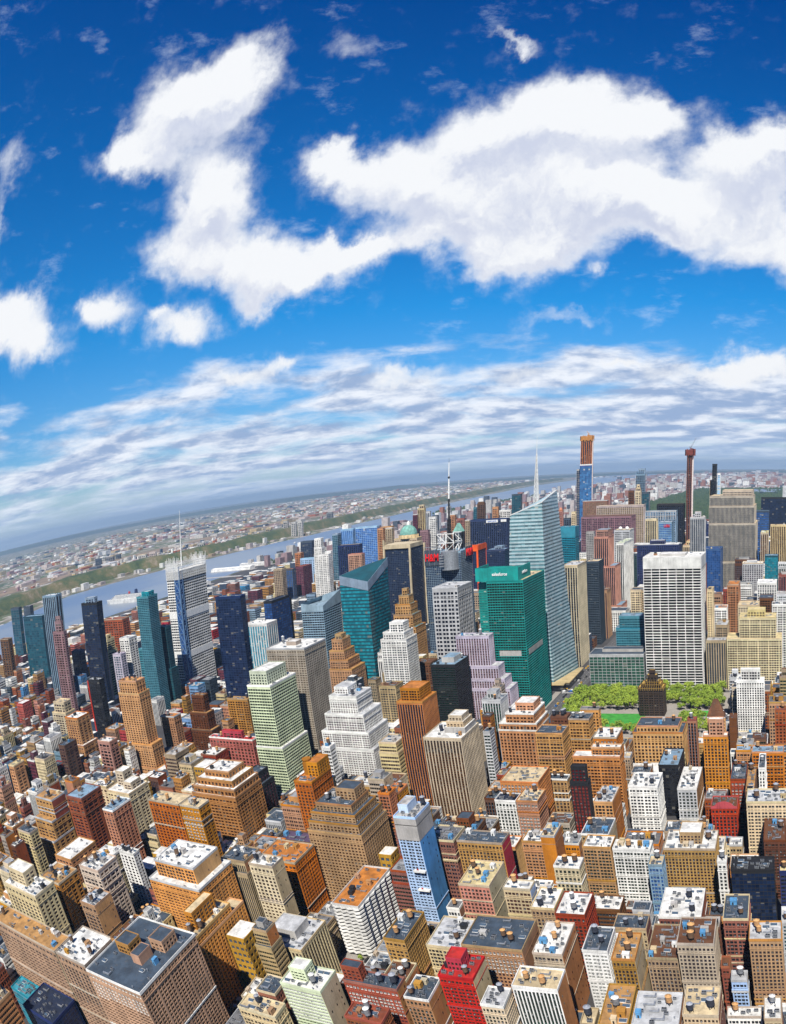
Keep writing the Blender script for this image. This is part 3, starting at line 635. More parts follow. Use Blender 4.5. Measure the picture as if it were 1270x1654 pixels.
def x_top(r, e):
    w, d, H = e['w'], e['d'], e['H']; b = MB(); b.slot(wall_mat('teal2', .2, .4)); b.box(-w - .4, .4, -.4, d + .4, H - 24, H - .7); link('top_band', b.mesh('top_band'), r)
def x_slp(r, e):
    w, d, H = e['w'], e['d'], e['H']; b = MB(); b.slot(wall_mat('steel', .3, .5))
    b.poly([(-w - .3, -.3, H - 6), (.3, -.3, H - 6), (.3, d, H - 2), (-w - .3, d, H - 2), (-w - .3, -.3, H + 6), (.3, -.3, H + 2), (.3, d, H + 17), (-w + 8, d, H + 9)], [(0, 1, 5, 4), (1, 2, 6, 5), (2, 3, 7, 6), (3, 0, 4, 7), (0, 3, 2, 1)])
    b.poly([(-w + 1, 1, H + 1), (-1, 1, H + 1), (-1, d - 1, H + 1), (-w + 1, d - 1, H + 1)], [(0, 1, 2, 3)]); link('sloped_parapet', b.mesh('sloped_parapet'), r)
def x_cap(r, e):
    w, d, H = e['w'], e['d'], e['H']; b = MB(); b.slot(wall_mat('greyw')); b.box(-w - .25, .3, -.3, d + .3, H - 17, H - .7); link('top_band', b.mesh('top_band'), r)
    for q in (.42, .58):
        b = MB(); b.slot(whiteM); b.slot(redM); b.box(-w * .55, -.2, -3.2, -.05, H * q - 1, H * q); b.box(-w * .55, -.2, -3.25, -3.1, H * q, H * q + .9); b.box(-w * .4, -w * .33, -2, -1.4, H * q, H * q + 1.2, 1); link('terrace', b.mesh('terrace'), r)
def x_portal(r, e):
    w, d, H = e['w'], e['d'], e['H']; b = MB(); b.slot(wall_mat('orange2')); c = w * .2
    for x in (-w - .5, -c): b.box(x, x + c + .5, -1.2, 1.2, 0, H)
    b.box(-w - .5, .5, -1.25, 1.25, H - 12, H + 3); b.box(-.4, 1.2, d - c, d + .5, 0, H); b.box(-.4, 1.22, 1.2, d - c, H - 10, H + 3); link('portal_frame', b.mesh('portal_frame'), r)
    b = MB(); b.slot(whiteM); b.box(-w + c, -c - .5, -1.6, -1.25, H * .1, H * .32); link('billboard', b.mesh('billboard'), r)
def x_pframe(r, e):
    w, d, H = e['w'], e['d'], e['H']; b = MB(); b.slot(wall_mat('greyl')); n = 12
    for k in range(n + 1): b.box(-w + k * w / n - .8, -w + k * w / n + .8, -1, 0.3, H - 22, H + .2)
    b.box(-w - .8, .8, -1.05, .3, H - 1, H + 2.5); b.box(-w - .8, .8, -1.05, .3, H - 13, H - 11.5); link('portal_frame', b.mesh('portal_frame'), r)
def x_redstripe(r, e):
    b = MB(); b.slot(wall_mat('red')); b.box(-e['w'] - .5, -e['w'] + 3, -.5, e['d'] * .5, 0, e['H'] - 1); link('red_strip', b.mesh('red_strip'), r)
def x_cyl(r, e):
    b = MB(); b.slot(wall_mat('orange')); w, d, H = e['w'], e['d'], e['H']; b.cyl(-w * .75, d * .55, H, H + 13, 4.2, 4, 16); b.cyl(-w * .75, d * .55, H + 13, H + 14, 4.6, 4.6, 16)
    for k in range(12): a = k * math.pi / 6; b.box(-w * .75 + 4.1 * math.cos(a) - .3, -w * .75 + 4.1 * math.cos(a) + .3, d * .55 + 4.1 * math.sin(a) - .3, d * .55 + 4.1 * math.sin(a) + .3, H + 2, H + 11)
    link('turret', b.mesh('turret'), r)
EXTRA = dict(pyr=x_pyr, gdome=x_gdome, dom=x_dome, spire=x_spire, hm=x_hm, sf=x_sf, wsign=x_wsign, rsign=x_rsign, cr=x_cr, two=x_two, arch=x_arch, gold=x_gold, blade=x_blade, nyt=x_nyt,
 attic=x_attic, top=x_top, slp=x_slp, cap=x_cap, portal=x_portal, pframe=x_pframe, redstripe=x_redstripe, cyl=x_cyl)
def faceted(base, top, fl, bay, mats, sf, off=.45):
    """closed prism between two quadrilaterals, cut by floors and bays; spandrel strips stand proud of the glass"""
    bm = bmesh.new(); vb = [bm.verts.new(p) for p in base]; vt = [bm.verts.new(p) for p in top]
    for i in range(4): bm.faces.new((vb[i], vb[(i + 1) % 4], vt[(i + 1) % 4], vt[i]))
    tp = [bm.faces.new((vt[0], vt[1], vt[2])), bm.faces.new((vt[0], vt[2], vt[3]))]
    for f in tp: f.tag = True
    zm = max(p[2] for p in top); xs = [p[0] for p in base]; ys = [p[1] for p in base]
    def cut(co, no):
        bmesh.ops.bisect_plane(bm, geom=bm.verts[:] + bm.edges[:] + bm.faces[:], plane_co=co, plane_no=no, dist=1e-4)
    z = fl
    while z < zm: cut((0, 0, z), (0, 0, 1)); cut((0, 0, z - fl * sf), (0, 0, 1)); z += fl
    x = min(xs) + bay
    while x < max(xs): cut((x, 0, 0), (1, 0, 0)); x += bay
    y = min(ys) + bay
    while y < max(ys): cut((0, y, 0), (0, 1, 0)); y += bay
    uv = bm.loops.layers.uv.new('UVMap')
    bm.normal_update(); rng = random.Random(4); sp = []
    for f in bm.faces:
        c = f.calc_center_median(); fr = (c.z / fl) % 1.0
        if abs(f.normal.z) > .35: f.material_index = 1; continue
        if fr > 1 - sf: f.material_index = 1; sp.append(f)
        else: f.material_index = 0
        a = c.x if abs(f.normal.y) > .5 else c.y + 300
        for l in f.loops: l[uv].uv = (math.floor(a / bay) + .5, math.floor(c.z / fl) + .1)
    bmesh.ops.recalc_face_normals(bm, faces=bm.faces[:])
    r = bmesh.ops.extrude_face_region(bm, geom=sp)
    for v in [g for g in r['geom'] if isinstance(g, bmesh.types.BMVert)]:
        n = Vector((0, 0, 0))
        for f in v.link_faces:
            if f.material_index == 1 and abs(f.normal.z) < .35: n += f.normal
        if n.length > 0: v.co += n.normalized() * off
    me = bpy.data.meshes.new('facade'); bm.to_mesh(me); bm.free()
    for m in mats: me.materials.append(m)
    return me
def s_faceted(e):
    rt = root(e['n'], e['l'], e['c'], (e['x'], e['y'], 0)); X, Y = e['x'], e['y']
    base = [(-62, 0, 0), (8, 0, 0), (25, 87, 0), (-62, 87, 0)]; top = [(-52, 0, 256), (0, 0, 273), (-3, 87, 287), (-52, 87, 262)]
    m = faceted(base, top, 5.2, 5.6, [glass_mat('aqua', .8), wall_mat('pale', .1, .4)], .5); m.name = 'facade'; link('facade', m, rt)
    b = MB(); b.slot(whiteM); bx = -26; 
    lattice(b, bx, 50, 262, 322, 7.5, 3, 9, .7); lattice(b, bx, 50, 322, 345, 3, 1.2, 4, .5); b.cyl(bx, 50, 345, 371, .6, .15, 6); b.cyl(bx, 50, 262, 340, .5, .4, 6)
    b.bar((bx - 6, 52, 262), (bx - 1, 50, 318), .6); link('spire', b.mesh('spire'), rt)
    b = MB(); b.slot(whiteM); 
    for t in (.2, .45, .7, .9): b.bar((-52, 0, 256 + 1), (-52 + 52 * t, 0, 256 + 17 * t + 1), .5)
    b.bar((-52, -.2, 257), (0, -.2, 274), 1.2); b.bar((0, 0, 274), (-3, 87, 288), 1.2); b.bar((-52, 0, 257), (-52, 87, 263), 1); b.bar((-52, 87, 263), (-3, 87, 288), 1); link('crown_edge', b.mesh('crown_edge'), rt)
    b = MB(); b.slot(wall_mat('cream')); b.slot(glass_mat('black')); b.box(-75, 27, -13, 3, 9, 10.2, 0); b.box(8, 33, 0, 88, 9, 10.3, 0); b.box(-74, 26, -12, 2, 0, 9, 1, uvbox(20, 3, 2, 4)); b.box(8, 32, 1, 87, 0, 9, 1, uvbox(3, 20, 2, 4)); link('podium', b.mesh('podium'), rt)
    return rt
def s_slant(e):
    w, d, H = e['w'], e['d'], e['H']; rt = root(e['n'], e['l'], e['c'], (e['x'], e['y'], 0))
    base = [(-w, 0, 0), (0, 0, 0), (0, d, 0), (-w, d, 0)]; top = [(-w, 0, H - 2), (0, 0, H - 12), (0, d, H + 14), (-w, d, H + 2)]
    link('facade', faceted(base, top, 5.0, 4.2, [glass_mat('teal'), wall_mat('dteal', .3, .3)], .34, .25), rt)
    b = MB(); b.slot(wall_mat('steel', .3, .5)); g = .5
    for i in range(4):
        j = (i + 1) % 4; a, c = Vector(top[i]), Vector(top[j]); q = Vector((0, 0, -13)); n = (c - a).cross(Vector((0, 0, 1))).normalized() * g
        b.poly([(a + n + q)[:], (c + n + q)[:], (c + n)[:], (a + n)[:], (a - n + q)[:], (c - n + q)[:], (c - n)[:], (a - n)[:]], [(0, 1, 2, 3), (5, 4, 7, 6), (3, 2, 6, 7), (0, 4, 5, 1), (1, 5, 6, 2), (0, 3, 7, 4)])
    link('slanted_crown', b.mesh('slanted_crown'), rt); return rt
def s_zigzag(e):
    w, d, H = e['w'], e['d'], e['H']; rt = root(e['n'], e['l'], e['c'], (e['x'], e['y'], 0)); fl = e['fl']
    g = MB(); g.slot(glass_mat('black')); g.box(-w + .8, -.8, .8, d - .8, 0, H - .5, 0, uvbox(8, 12, int(H / fl), 3)); link('glazing', g.mesh('glazing'), rt)
    def outline(o):
        P = []; n = 4; 
        for k in range(n): P += [(-w + k * w / n, -o), (-w + (k + .5) * w / n, -o - 1.6)]
        P.append((o, -o)); n = 6
        for k in range(n): P += [(o, k * d / n + .1), (o + 1.6, (k + .5) * d / n)]
        P += [(o, d + o), (-w - o, d + o), (-w - o, -o)]; return P
    O = outline(.2); m = len(O); b = MB(); b.slot(wall_mat('white')); z = H - 2
    while z > 1:
        b.poly([(x, y, z) for x, y in O] + [(x, y, z + fl * .44) for x, y in O], [(i, (i + 1) % m, m + (i + 1) % m, m + i) for i in range(m)] + [tuple(range(m, 2 * m)), tuple(range(m - 1, -1, -1))]); z -= fl
    link('balcony_band', b.mesh('balcony_band'), rt)
    p, r2 = MB(), MB(); parapet(p, r2, -w, 0, 0, d, H, 1.3); link('parapet', p.mesh('parapet', [wall_mat('white')]), rt); link('roof', r2.mesh('roof', [roof_mat('orange')]), rt)
    furniture(rt, w, d, H + .1, random.Random(8), 1.6, 0, []); return rt
SPECIAL = dict(faceted=s_faceted, slant=s_slant, zigzag=s_zigzag)

# ---------------------------------------------------------------- data: x, y of the south-east corner, width, depth, height ...
BLD = [
[-678.5, 2613.4, 40.1, 17.2, 419.8, 6.81, 5.83, 'V', 'orange', 'navy', 'yellow', 'skyscraper', 'skyscraper', 'supertall tower under construction, blue glass below and bare orange floors above', {'ex': ['cr', 'two']}],
[-742.9, 2699.7, 12.9, 26.2, 315.5, 7.12, 6.01, 'G', 'greyw', 'navy', 'grey', 'skyscraper', 'skyscraper', 'slim grey tower directly left of the orange-topped supertall'],
[-510.6, 2702.2, 31.5, 16.5, 292.5, 6.78, 5.94, 'G', 'steel', 'slate', 'slate', 'skyscraper', 'skyscraper', 'grey glass tower with a stepped curved crown above the gothic white pinnacle', {'ph': [[0.0, 0.8, 0, 1, 8], [0.25, 1, 0.2, 0.9, 18]]}],
[-499.1, 2572, 19.1, 18.7, 240.1, 6.48, 5.66, 'P', 'cream', 'navy', 'cream', 'office_tower', 'office tower', 'ornate white stone tower topped by a small pinnacle', {'ph': [[0.1, 0.9, 0.1, 0.9, 9], [0.25, 0.75, 0.25, 0.75, 20]]}],
[-477.4, 2606.6, 22.8, 24, 233.2, 6.54, 5.73, 'G', 'slate', 'dteal', 'slate', 'office_tower', 'office tower', 'dark teal glass tower right of the ornate white pinnacle'],
[-526, 2587.1, 17.8, 15.7, 240.3, 6.55, 5.7, 'P', 'brown', 'black', 'brown', 'office_tower', 'office tower', 'short dark brown tower left of the ornate white pinnacle'],
[-274.3, 2132.4, 14.1, 29.9, 355, 5.21, 4.68, 'V', 'rust', 'black', 'rust', 'skyscraper', 'skyscraper', 'very slender supertall tower of bare brown floors with construction hoists at its top', {'rust': 1, 'ex': ['cr']}],
[-219, 2239.3, 11.7, 25, 320.1, 5.42, 4.9, 'G', 'black', 'black', 'black', 'skyscraper', 'skyscraper', 'slim black tower with bare floors near its middle'],
[-212.3, 2290.2, 7.9, 25, 293.6, 5.54, 5.0, 'G', 'white', 'sky', 'white', 'skyscraper', 'skyscraper', 'thin white glass tower right behind the slim black tower'],
[-234.4, 2267.9, 5, 18.7, 274.3, 5.5, 4.96, 'V', 'cream', 'navy', 'cream', 'office_tower', 'office tower', 'narrow cream tower left of the slim black tower'],
[-102.4, 1994.8, 108.2, 110, 241, 3.19, 4.35, 'V', 'stone', 'slate', 'cream', 'skyscraper', 'skyscraper', 'wide limestone skyscraper slab with vertical piers and stepped shoulders', {'t': [[0.9, 1, 4, 0, 0], [0.72, 1, 8, 0, 4], [0.33, 1, 9, 4, 6]], 'ph': [[0.28, 0.98, 0.2, 0.8, 14]]}],
[-18, 2765.9, 95.8, 25, 205, 6.59, 6.04, 'G', 'black', 'navy', 'white', 'office_tower', 'office tower', 'wide black glass slab with a white roof at the right edge'],
[-69.6, 2245.4, 36.4, 25, 190, 5.37, 4.9, 'H', 'slate', 'blue', 'steel', 'office_tower', 'office tower', 'blue glass tower right of the limestone skyscraper'],
[-11.8, 2056.9, 47.5, 15.7, 165, 4.92, 4.5, 'V', 'cream', 'brown', 'cream', 'office_tower', 'office tower', 'cream piered tower at the right edge below the black slab'],
[-63.1, 2001.8, 19.1, 54.6, 150, 4.8, 4.38, 'V', 'cream', 'brown', 'lime', 'office_tower', 'office tower', 'narrow cream tower left of the cream piered tower'],
[-32.5, 1699.7, 27.7, 30, 126.8, 4.09, 3.74, 'G', 'dteal', 'teal', 'steel', 'office_tower', 'office tower', 'small teal glass tower with gridded face at the right edge'],
[-194.6, 1748.1, 32.7, 24.7, 205, 4.27, 3.83, 'V', 'greyl', 'slate', 'orangel', 'office_tower', 'office tower', 'grey striped tower with a small orange peaked roof', {'ph': [[0.3, 0.7, 0.2, 0.8, 12]]}],
[-298.9, 2155.4, 73.5, 32.2, 215, 5.31, 4.72, 'V', 'black', 'navy', 'brown', 'office_tower', 'office tower', 'dark navy slab with a flat brown roof left of the slender supertall'],
[-310.3, 2093.2, 82.2, 36.7, 200, 5.18, 4.59, 'P', 'steel', 'navy', 'greyl', 'office_tower', 'office tower', 'blue grey tower with an open portal frame along its top', {'ex': ['pframe']}],
[-349.3, 2018.5, 29, 26.2, 185, 5.05, 4.44, 'V', 'cream', 'black', 'cream', 'office_tower', 'office tower', 'cream tower with dark vertical stripes in front of the portal-framed tower'],
[-303.1, 1977.2, 32.7, 34.4, 180, 4.91, 4.34, 'H', 'steel', 'blue', 'greyl', 'office_tower', 'office tower', 'blue grey banded tower carrying a small red sign on its top band', {'ex': ['rsign']}],
[-447.7, 2357.9, 147.8, 35.2, 204.6, 5.94, 5.19, 'V', 'pinkgrey', 'beige', 'cream', 'office_tower', 'office tower', 'broad cream grey slab behind the wide mauve building'],
[-583.8, 2451.4, 81, 19.5, 216.8, 6.34, 5.42, 'P', 'brick', 'cream', 'cream', 'office_tower', 'office tower', 'brick building with a cream attic left of the cream grey slab'],
[-470.3, 2282.8, 154, 69.6, 178, 5.81, 5.03, 'P', 'mauve', 'mauved', 'brown', 'office_tower', 'office tower', 'wide mauve slab building with a dark cluttered roof'],
[-467.8, 1824.6, 19.1, 13.5, 172, 4.79, 4.06, 'P', 'greyw', 'greyd', 'cream', 'office_tower', 'office tower', 'narrow grey windowless shaft left of the pink pinnacled tower'],
[-403.3, 1941.8, 41.4, 50.9, 165, 4.95, 4.29, 'P', 'greyl', 'greyd', 'cream', 'office_tower', 'office tower', 'grey building carrying two white radar domes on its roof', {'dom': 2, 'ex': ['dom']}],
[-386.1, 1631.5, 31.5, 53.1, 177, 4.24, 3.62, 'V', 'pink', 'navy', 'steel', 'office_tower', 'office tower', 'pink granite tower with a blue grey glass crown and small spire', {'t': [[0.66, 0, 14, 0, 0], [0.2, 4, 26, 2, 4]], 'ph': [[0.1, 0.95, 0.1, 0.9, 14]], 'spire': 12, 'ex': ['spire']}],
[-370.5, 1716.1, 17.8, 105.5, 155, 4.41, 3.8, 'V', 'white', 'black', 'lime', 'office_tower', 'office tower', 'dark tower with bright white vertical ribs and a lime edged roof'],
[-249.5, 1725.9, 93.3, 33.7, 150, 4.28, 3.8, 'P', 'navyl', 'navy', 'white', 'office_tower', 'office tower', 'broad navy tower with a white roof and pale blue penthouse, behind the white gridded tower', {'ph': [[0.3, 0.65, 0.2, 0.8, 8]]}],
[-356.5, 1423.7, 25.3, 41.2, 151.2, 3.74, 3.18, 'H', 'slate', 'navy', 'cream', 'office_tower', 'office tower', 'navy banded tower with a cream roof between the striped tower and the pink tower'],
[-172.9, 1893.8, 52.5, 65.1, 120.4, 4.62, 4.16, 'G', 'blue', 'blued', 'blued', 'office_tower', 'office tower', 'patterned blue glass tower right behind the white gridded tower'],
[-232.5, 1917, 33.9, 65.9, 128, 4.72, 4.21, 'V', 'cream', 'navy', 'orangel', 'office_tower', 'office tower', 'cream pavilion-topped tower with a dark glass bay above the white gridded roof', {'ph': [[0.2, 0.8, 0.2, 0.8, 9]]}],
[-130.6, 1128.1, 84.7, 62.1, 190.5, 12.03, 3.96, 'H', 'white', 'black', 'white', 'skyscraper', 'skyscraper', 'large white tower with a grid of dark ribbon windows facing the park', {'ph': [[0.25, 0.7, 0.3, 0.7, 3]], 'blank': 16, 'sf': 0.3, 'ex': ['attic']}],
[-370, 1128, 50, 77.8, 274.7, 3.0, 2.45, 'H', 'pale', 'sky', 'pale', 'skyscraper', 'skyscraper', 'faceted pale blue glass skyscraper with slanted crown and lattice spire', {'sp': 'faceted'}],
[-542.4, 1925, 43.8, 35.2, 177.5, 5.13, 4.3, 'H', 'teal2', 'navy', 'teal2', 'office_tower', 'office tower', 'squat office tower with a bright turquoise top band right of the faceted glass skyscraper', {'ex': ['top']}],
[-594.9, 1989.4, 12.9, 10.5, 215, 5.36, 4.45, 'P', 'pink', 'brown', 'pink', 'office_tower', 'office tower', 'small pink domed tower above the turquoise topped office', {'dom': 1, 'ex': ['dom']}],
[-605.3, 2099.1, 35.2, 11.2, 188, 5.61, 4.69, 'P', 'slate', 'black', 'slate', 'office_tower', 'office tower', 'low dark block between the domed tower and the cream tower'],
[-588.8, 2093.7, 11.7, 15, 204, 5.57, 4.67, 'P', 'cream', 'brown', 'cream', 'office_tower', 'office tower', 'little cream tower right of the low dark block'],
[-788.5, 2199.3, 29, 14.2, 255, 6.18, 4.97, 'G', 'slate', 'dteal', 'slate', 'office_tower', 'office tower', 'dark teal glass tower standing alone before the river bend'],
[-979.1, 2372.8, 26.5, 12.7, 228, 6.98, 5.43, 'P', 'brown', 'black', 'brown', 'office_tower', 'office tower', 'rounded dark brown tower with a teal neighbour near the river', {'ph': [[0.1, 0.9, 0.1, 0.9, 5]]}],
[-952.6, 2239, 9.2, 9, 222, 6.66, 5.14, 'G', 'teal2', 'dteal', 'teal2', 'office_tower', 'office tower', 'thin teal tower left of the rounded dark brown tower'],
[-898.8, 2291.4, 19.1, 10.5, 218, 6.62, 5.22, 'P', 'orangel', 'brown', 'orange', 'office_tower', 'office tower', 'orange brick tower near the river, right of the dark brown tower'],
[-867.1, 2323.4, 41.4, 16.5, 205, 6.61, 5.27, 'P', 'white', 'black', 'white', 'office_tower', 'office tower', 'white and black gridded block above the dark blue bank tower', {'pa': 'white'}],
[-822, 2167.4, 119.3, 32.9, 190, 6.21, 4.93, 'V', 'navyl', 'navy', 'navy', 'office_tower', 'office tower', 'big dark blue glass bank tower with white lettering panels on its top band', {'ex': ['wsign']}],
[-857.2, 1922.9, 31.5, 9.7, 178, 5.84, 4.45, 'P', 'black', 'navy', 'teal2', 'office_tower', 'office tower', 'dark tower with a copper green pyramid roof behind the antenna tower', {'pyr': 22, 'pc': 'verdi', 'ex': ['pyr']}],
[-1068.6, 2181, 24, 13.5, 205, 6.89, 5.1, 'P', 'white', 'greyl', 'white', 'apartment_tower', 'apartment tower', 'tall white apartment slab left of the antenna mast'],
[-1321.2, 2599.2, 29, 15, 216, 8.34, 6.11, 'V', 'cream', 'brown', 'beige', 'apartment_tower', 'apartment tower', 'tall cream apartment tower with a brown upper floor near the river', {'ph': [[0.2, 0.9, 0.1, 0.9, 12]]}],
[-1271.1, 2545.8, 16.6, 12, 206, 8.11, 5.97, 'V', 'greyl', 'slate', 'grey', 'apartment_tower', 'apartment tower', 'narrow grey tower just right of the tall cream apartment tower'],
[-1327.4, 2548.7, 17.8, 9, 198, 8.29, 6.01, 'P', 'maroon', 'mauved', 'maroon', 'apartment_tower', 'apartment tower', 'maroon tower left of the tall cream apartment tower'],
[-1130.4, 2463.8, 26.5, 13.5, 194, 7.56, 5.71, 'P', 'orangel', 'brown', 'brown', 'apartment_tower', 'apartment tower', 'red brick apartment tower right of the antenna mast'],
[-1042.2, 2346.4, 26.5, 12.7, 186, 7.11, 5.42, 'P', 'brick', 'mauved', 'brown', 'apartment_tower', 'apartment tower', 'reddish tower between the brick tower and the bank tower'],
[-1010.2, 2316.2, 15.4, 12.7, 182, 6.97, 5.34, 'P', 'beige', 'brown', 'cream', 'apartment_tower', 'apartment tower', 'beige narrow tower touching the bank tower on its left'],
[-1363.2, 2349.4, 24, 13.5, 172, 8.13, 5.65, 'P', 'orangel', 'brown', 'cream', 'apartment_tower', 'apartment tower', 'twin topped brown tower left of the green domed building'],
[-1317.7, 2334.2, 26.5, 13.5, 172, 7.95, 5.58, 'P', 'beige', 'brown', 'orangel', 'apartment_tower', 'apartment tower', 'beige tower directly left of the green dome'],
[-1084.4, 2156.6, 29, 13.5, 170, 6.91, 5.07, 'P', 'mauve', 'mauved', 'maroon', 'office_tower', 'office tower', 'mauve block at the foot of the tall cream apartment tower'],
[-939.1, 1799, 69.8, 30.7, 178, 5.88, 4.25, 'P', 'cream', 'brown', 'cream', 'office_tower', 'office tower', 'cream tower crowned by a copper green dome and lantern', {'ex': ['gdome']}],
[-668.5, 1253, 56.2, 56.9, 205, 4.15, 2.98, 'G', 'slate', 'navy', 'cream', 'skyscraper', 'skyscraper', 'tall dark tower with cream corner blades and cream cap', {'ex': ['blade']}],
[-509.6, 1130.1, 66.1, 47.2, 207, 3.47, 2.63, 'G', 'steel', 'navy', 'steel', 'skyscraper', 'skyscraper', 'dark glass tower with red roof letters and a tall antenna mast', {'ex': ['hm']}],
[-472.6, 1030.7, 42.6, 53.9, 168, 6.4, 5.72, 'P', 'greyl', 'navy', 'greyl', 'office_tower', 'office tower', 'grey white gridded stone block in front of the antenna tower'],
[-769.6, 1815.9, 20.3, 58.4, 150, 5.42, 4.19, 'G', 'navyl', 'navy', 'orange2', 'office_tower', 'office tower', 'narrow tower framed by a tall orange red portal', {'ex': ['portal']}],
[-654, 1706.7, 47.5, 35.2, 150, 4.93, 3.9, 'G', 'navyl', 'navy', 'steel', 'office_tower', 'office tower', 'navy tower with lit turquoise window strips behind the green glass tower', {'ph': [[0.4, 0.8, 0.2, 0.8, 7]]}],
[-349.7, 977.3, 53.7, 94.3, 182.8, 3.71, 3.26, 'H', 'green', 'dgreen', 'cream', 'skyscraper', 'skyscraper', 'bright green glass office tower with white lettering on its crown', {'sf': 0.3, 'ex': ['sf']}],
[-352.3, 1260.4, 26.5, 59.1, 165.1, 4.5, 3.86, 'V', 'cream', 'black', 'greyl', 'office_tower', 'office tower', 'cream tower with black vertical stripes right of the faceted glass skyscraper'],
[-229, 1208.5, 42.6, 26.9, 91.9, 4.14, 3.73, 'H', 'teal2', 'dteal', 'steel', 'office_tower', 'office tower', 'teal banded block left of the white gridded tower', {'t': [[0.8, 6, 0, 0, 0]]}],
[-219.2, 1131.4, 84.7, 40.4, 50.7, 6.37, 4.27, 'G', 'greyl', 'dgreen', 'slate', 'office_tower', 'office tower', 'dark green glass cube at the park corner', {'ph': [[0.2, 0.95, 0.45, 0.9, 4]]}],
[-117.4, 1155.7, 7.9, 26.9, 140, 3.8, 3.5, 'P', 'cream', 'beige', 'cream', 'office_tower', 'office tower', 'thin cream tower right of the white gridded tower'],
[-96.4, 1131.3, 29, 22.4, 70.6, 3.75, 3.51, 'V', 'beige', 'slate', 'greyl', 'office_tower', 'office tower', 'stone building with tall arched bays right of the white gridded tower'],
[-23.8, 1126.9, 52.6, 33.7, 104.6, 3.66, 3.45, 'P', 'yellow', 'brown', 'yellow', 'office_tower', 'office tower', 'broad cream yellow stone tower with stepped shoulders facing the park', {'t': [[0.72, 18, 8, 3, 0]], 'ph': [[0.22, 0.7, 0.2, 0.8, 10]]}],
[-2.9, 1167.9, 27.7, 21, 116, 3.78, 3.56, 'P', 'white', 'navy', 'black', 'office_tower', 'office tower', 'white tower with small square windows and a dark top band at the right edge', {'pa': 'white'}],
[-51.4, 1195.8, 31.5, 36.7, 110, 3.89, 3.64, 'P', 'cream', 'slate', 'cream', 'office_tower', 'office tower', 'ornate cream building with an arcaded top floor behind the yellow tower'],
[-30.5, 1492.8, 36.4, 44.2, 100, 4.81, 4.51, 'P', 'white', 'slate', 'white', 'office_tower', 'office tower', 'white palace like hotel block with small chimneys', {'pa': 'white'}],
[-103.8, 1239.3, 20.3, 27.7, 98, 4.07, 3.78, 'P', 'white', 'slate', 'orange', 'office_tower', 'office tower', 'low white building with a red terrace beside the thin cream tower'],
[-102.7, 1503.3, 21.6, 50.1, 95, 4.89, 4.55, 'P', 'orangel', 'brown', 'orange', 'office_tower', 'office tower', 'brick block with an orange roof below the limestone skyscraper'],
[-99.2, 1194.2, 17.8, 41.2, 80, 3.94, 3.67, 'P', 'beige', 'slate', 'greyl', 'office_tower', 'office tower', 'small grey building with a cluttered roof behind the arched stone building'],
[-34.2, 1381, 24, 37.4, 90, 4.47, 4.2, 'P', 'brown', 'black', 'slate', 'office_tower', 'office tower', 'dark brown block between the ornate cream building and the right edge'],
[-33.7, 912.5, 32.7, 14.2, 71.4, 3.03, 2.9, 'P', 'white', 'black', 'white', 'office_tower', 'office tower', 'white tower with a grid of square black windows beside the park', {'ph': [[0.15, 0.85, 0.3, 0.9, 12]], 'pa': 'white'}],
[-59.7, 804.6, 7.9, 16.5, 60, 3.75, 3.51, 'P', 'brown', 'brown', 'brown', 'office_tower', 'office tower', 'brown brick building left of the white square windowed tower', {'sb': 'brown', 'eb': 'brown'}],
[-175.8, 1005.7, 19.1, 13.5, 44.7, 3.48, 3.21, 'P', 'umber', 'black', 'gold', 'gothic_tower', 'gothic tower', 'black and gold gothic tower with a stepped crown at the edge of the park', {'t': [[0.94, 5, 3, 3, 2], [0.84, 9, 6, 5, 3]], 'ph': [[0.15, 0.85, 0.15, 0.85, 8], [0.3, 0.7, 0.3, 0.7, 14]], 'ex': ['gold']}],
[-1289.2, 1842.4, 24, 16.5, 190, 7.25, 4.61, 'P', 'white', 'white', 'white', 'apartment_tower', 'apartment tower', 'white stepped tower with a small crown close to the river', {'t': [[0.88, 2, 3, 0, 0], [0.78, 2, 28, 2, 2]], 'pa': 'white'}],
[-1673.7, 2330.8, 55, 24, 150, 9.35, 5.87, 'G', 'slate', 'navy', 'slate', 'apartment_tower', 'apartment tower', 'dark grey glass tower left of the white stepped tower'],
[-1569.9, 2358.4, 25.3, 27.7, 165, 8.93, 5.83, 'G', 'steel', 'dteal', 'greyl', 'apartment_tower', 'apartment tower', 'teal glass tower right of the white stepped tower, near the river'],
[-1623.1, 2552.2, 58.7, 20.2, 165, 9.35, 6.24, 'V', 'sky', 'blue', 'steel', 'apartment_tower', 'apartment tower', 'pale blue glass apartment block by the river'],
[-1514.8, 2562.6, 102, 20.2, 168, 8.96, 6.18, 'G', 'sky', 'blue', 'steel', 'apartment_tower', 'apartment tower', 'long light blue glass apartment slab by the river'],
[-1401.9, 2243.8, 92.1, 22.5, 135, 8.15, 5.48, 'V', 'navyl', 'navy', 'cream', 'office_tower', 'office tower', 'dark navy ribbed block in front of the river glass slabs'],
[-1473.3, 2606.2, 48.8, 24, 160, 8.87, 6.23, 'V', 'orangel', 'brown', 'cream', 'apartment_tower', 'apartment tower', 'brown tower with two square crowns by the river'],
[-1359.1, 2188.5, 56.2, 21.7, 110, 7.93, 5.34, 'P', 'pink', 'brown', 'orange', 'office_tower', 'office tower', 'pink block with an orange roof behind the slant roofed glass tower'],
[-1672.1, 2250.9, 27.7, 21, 120, 9.3, 5.72, 'P', 'pink', 'brown', 'cream', 'apartment_tower', 'apartment tower', 'narrow pink tower near the waterfront'],
[-1544.3, 2160.9, 63.6, 15, 110, 8.66, 5.45, 'P', 'sky', 'steel', 'steel', 'office_tower', 'office tower', 'pale grey blue block left of the white stepped tower'],
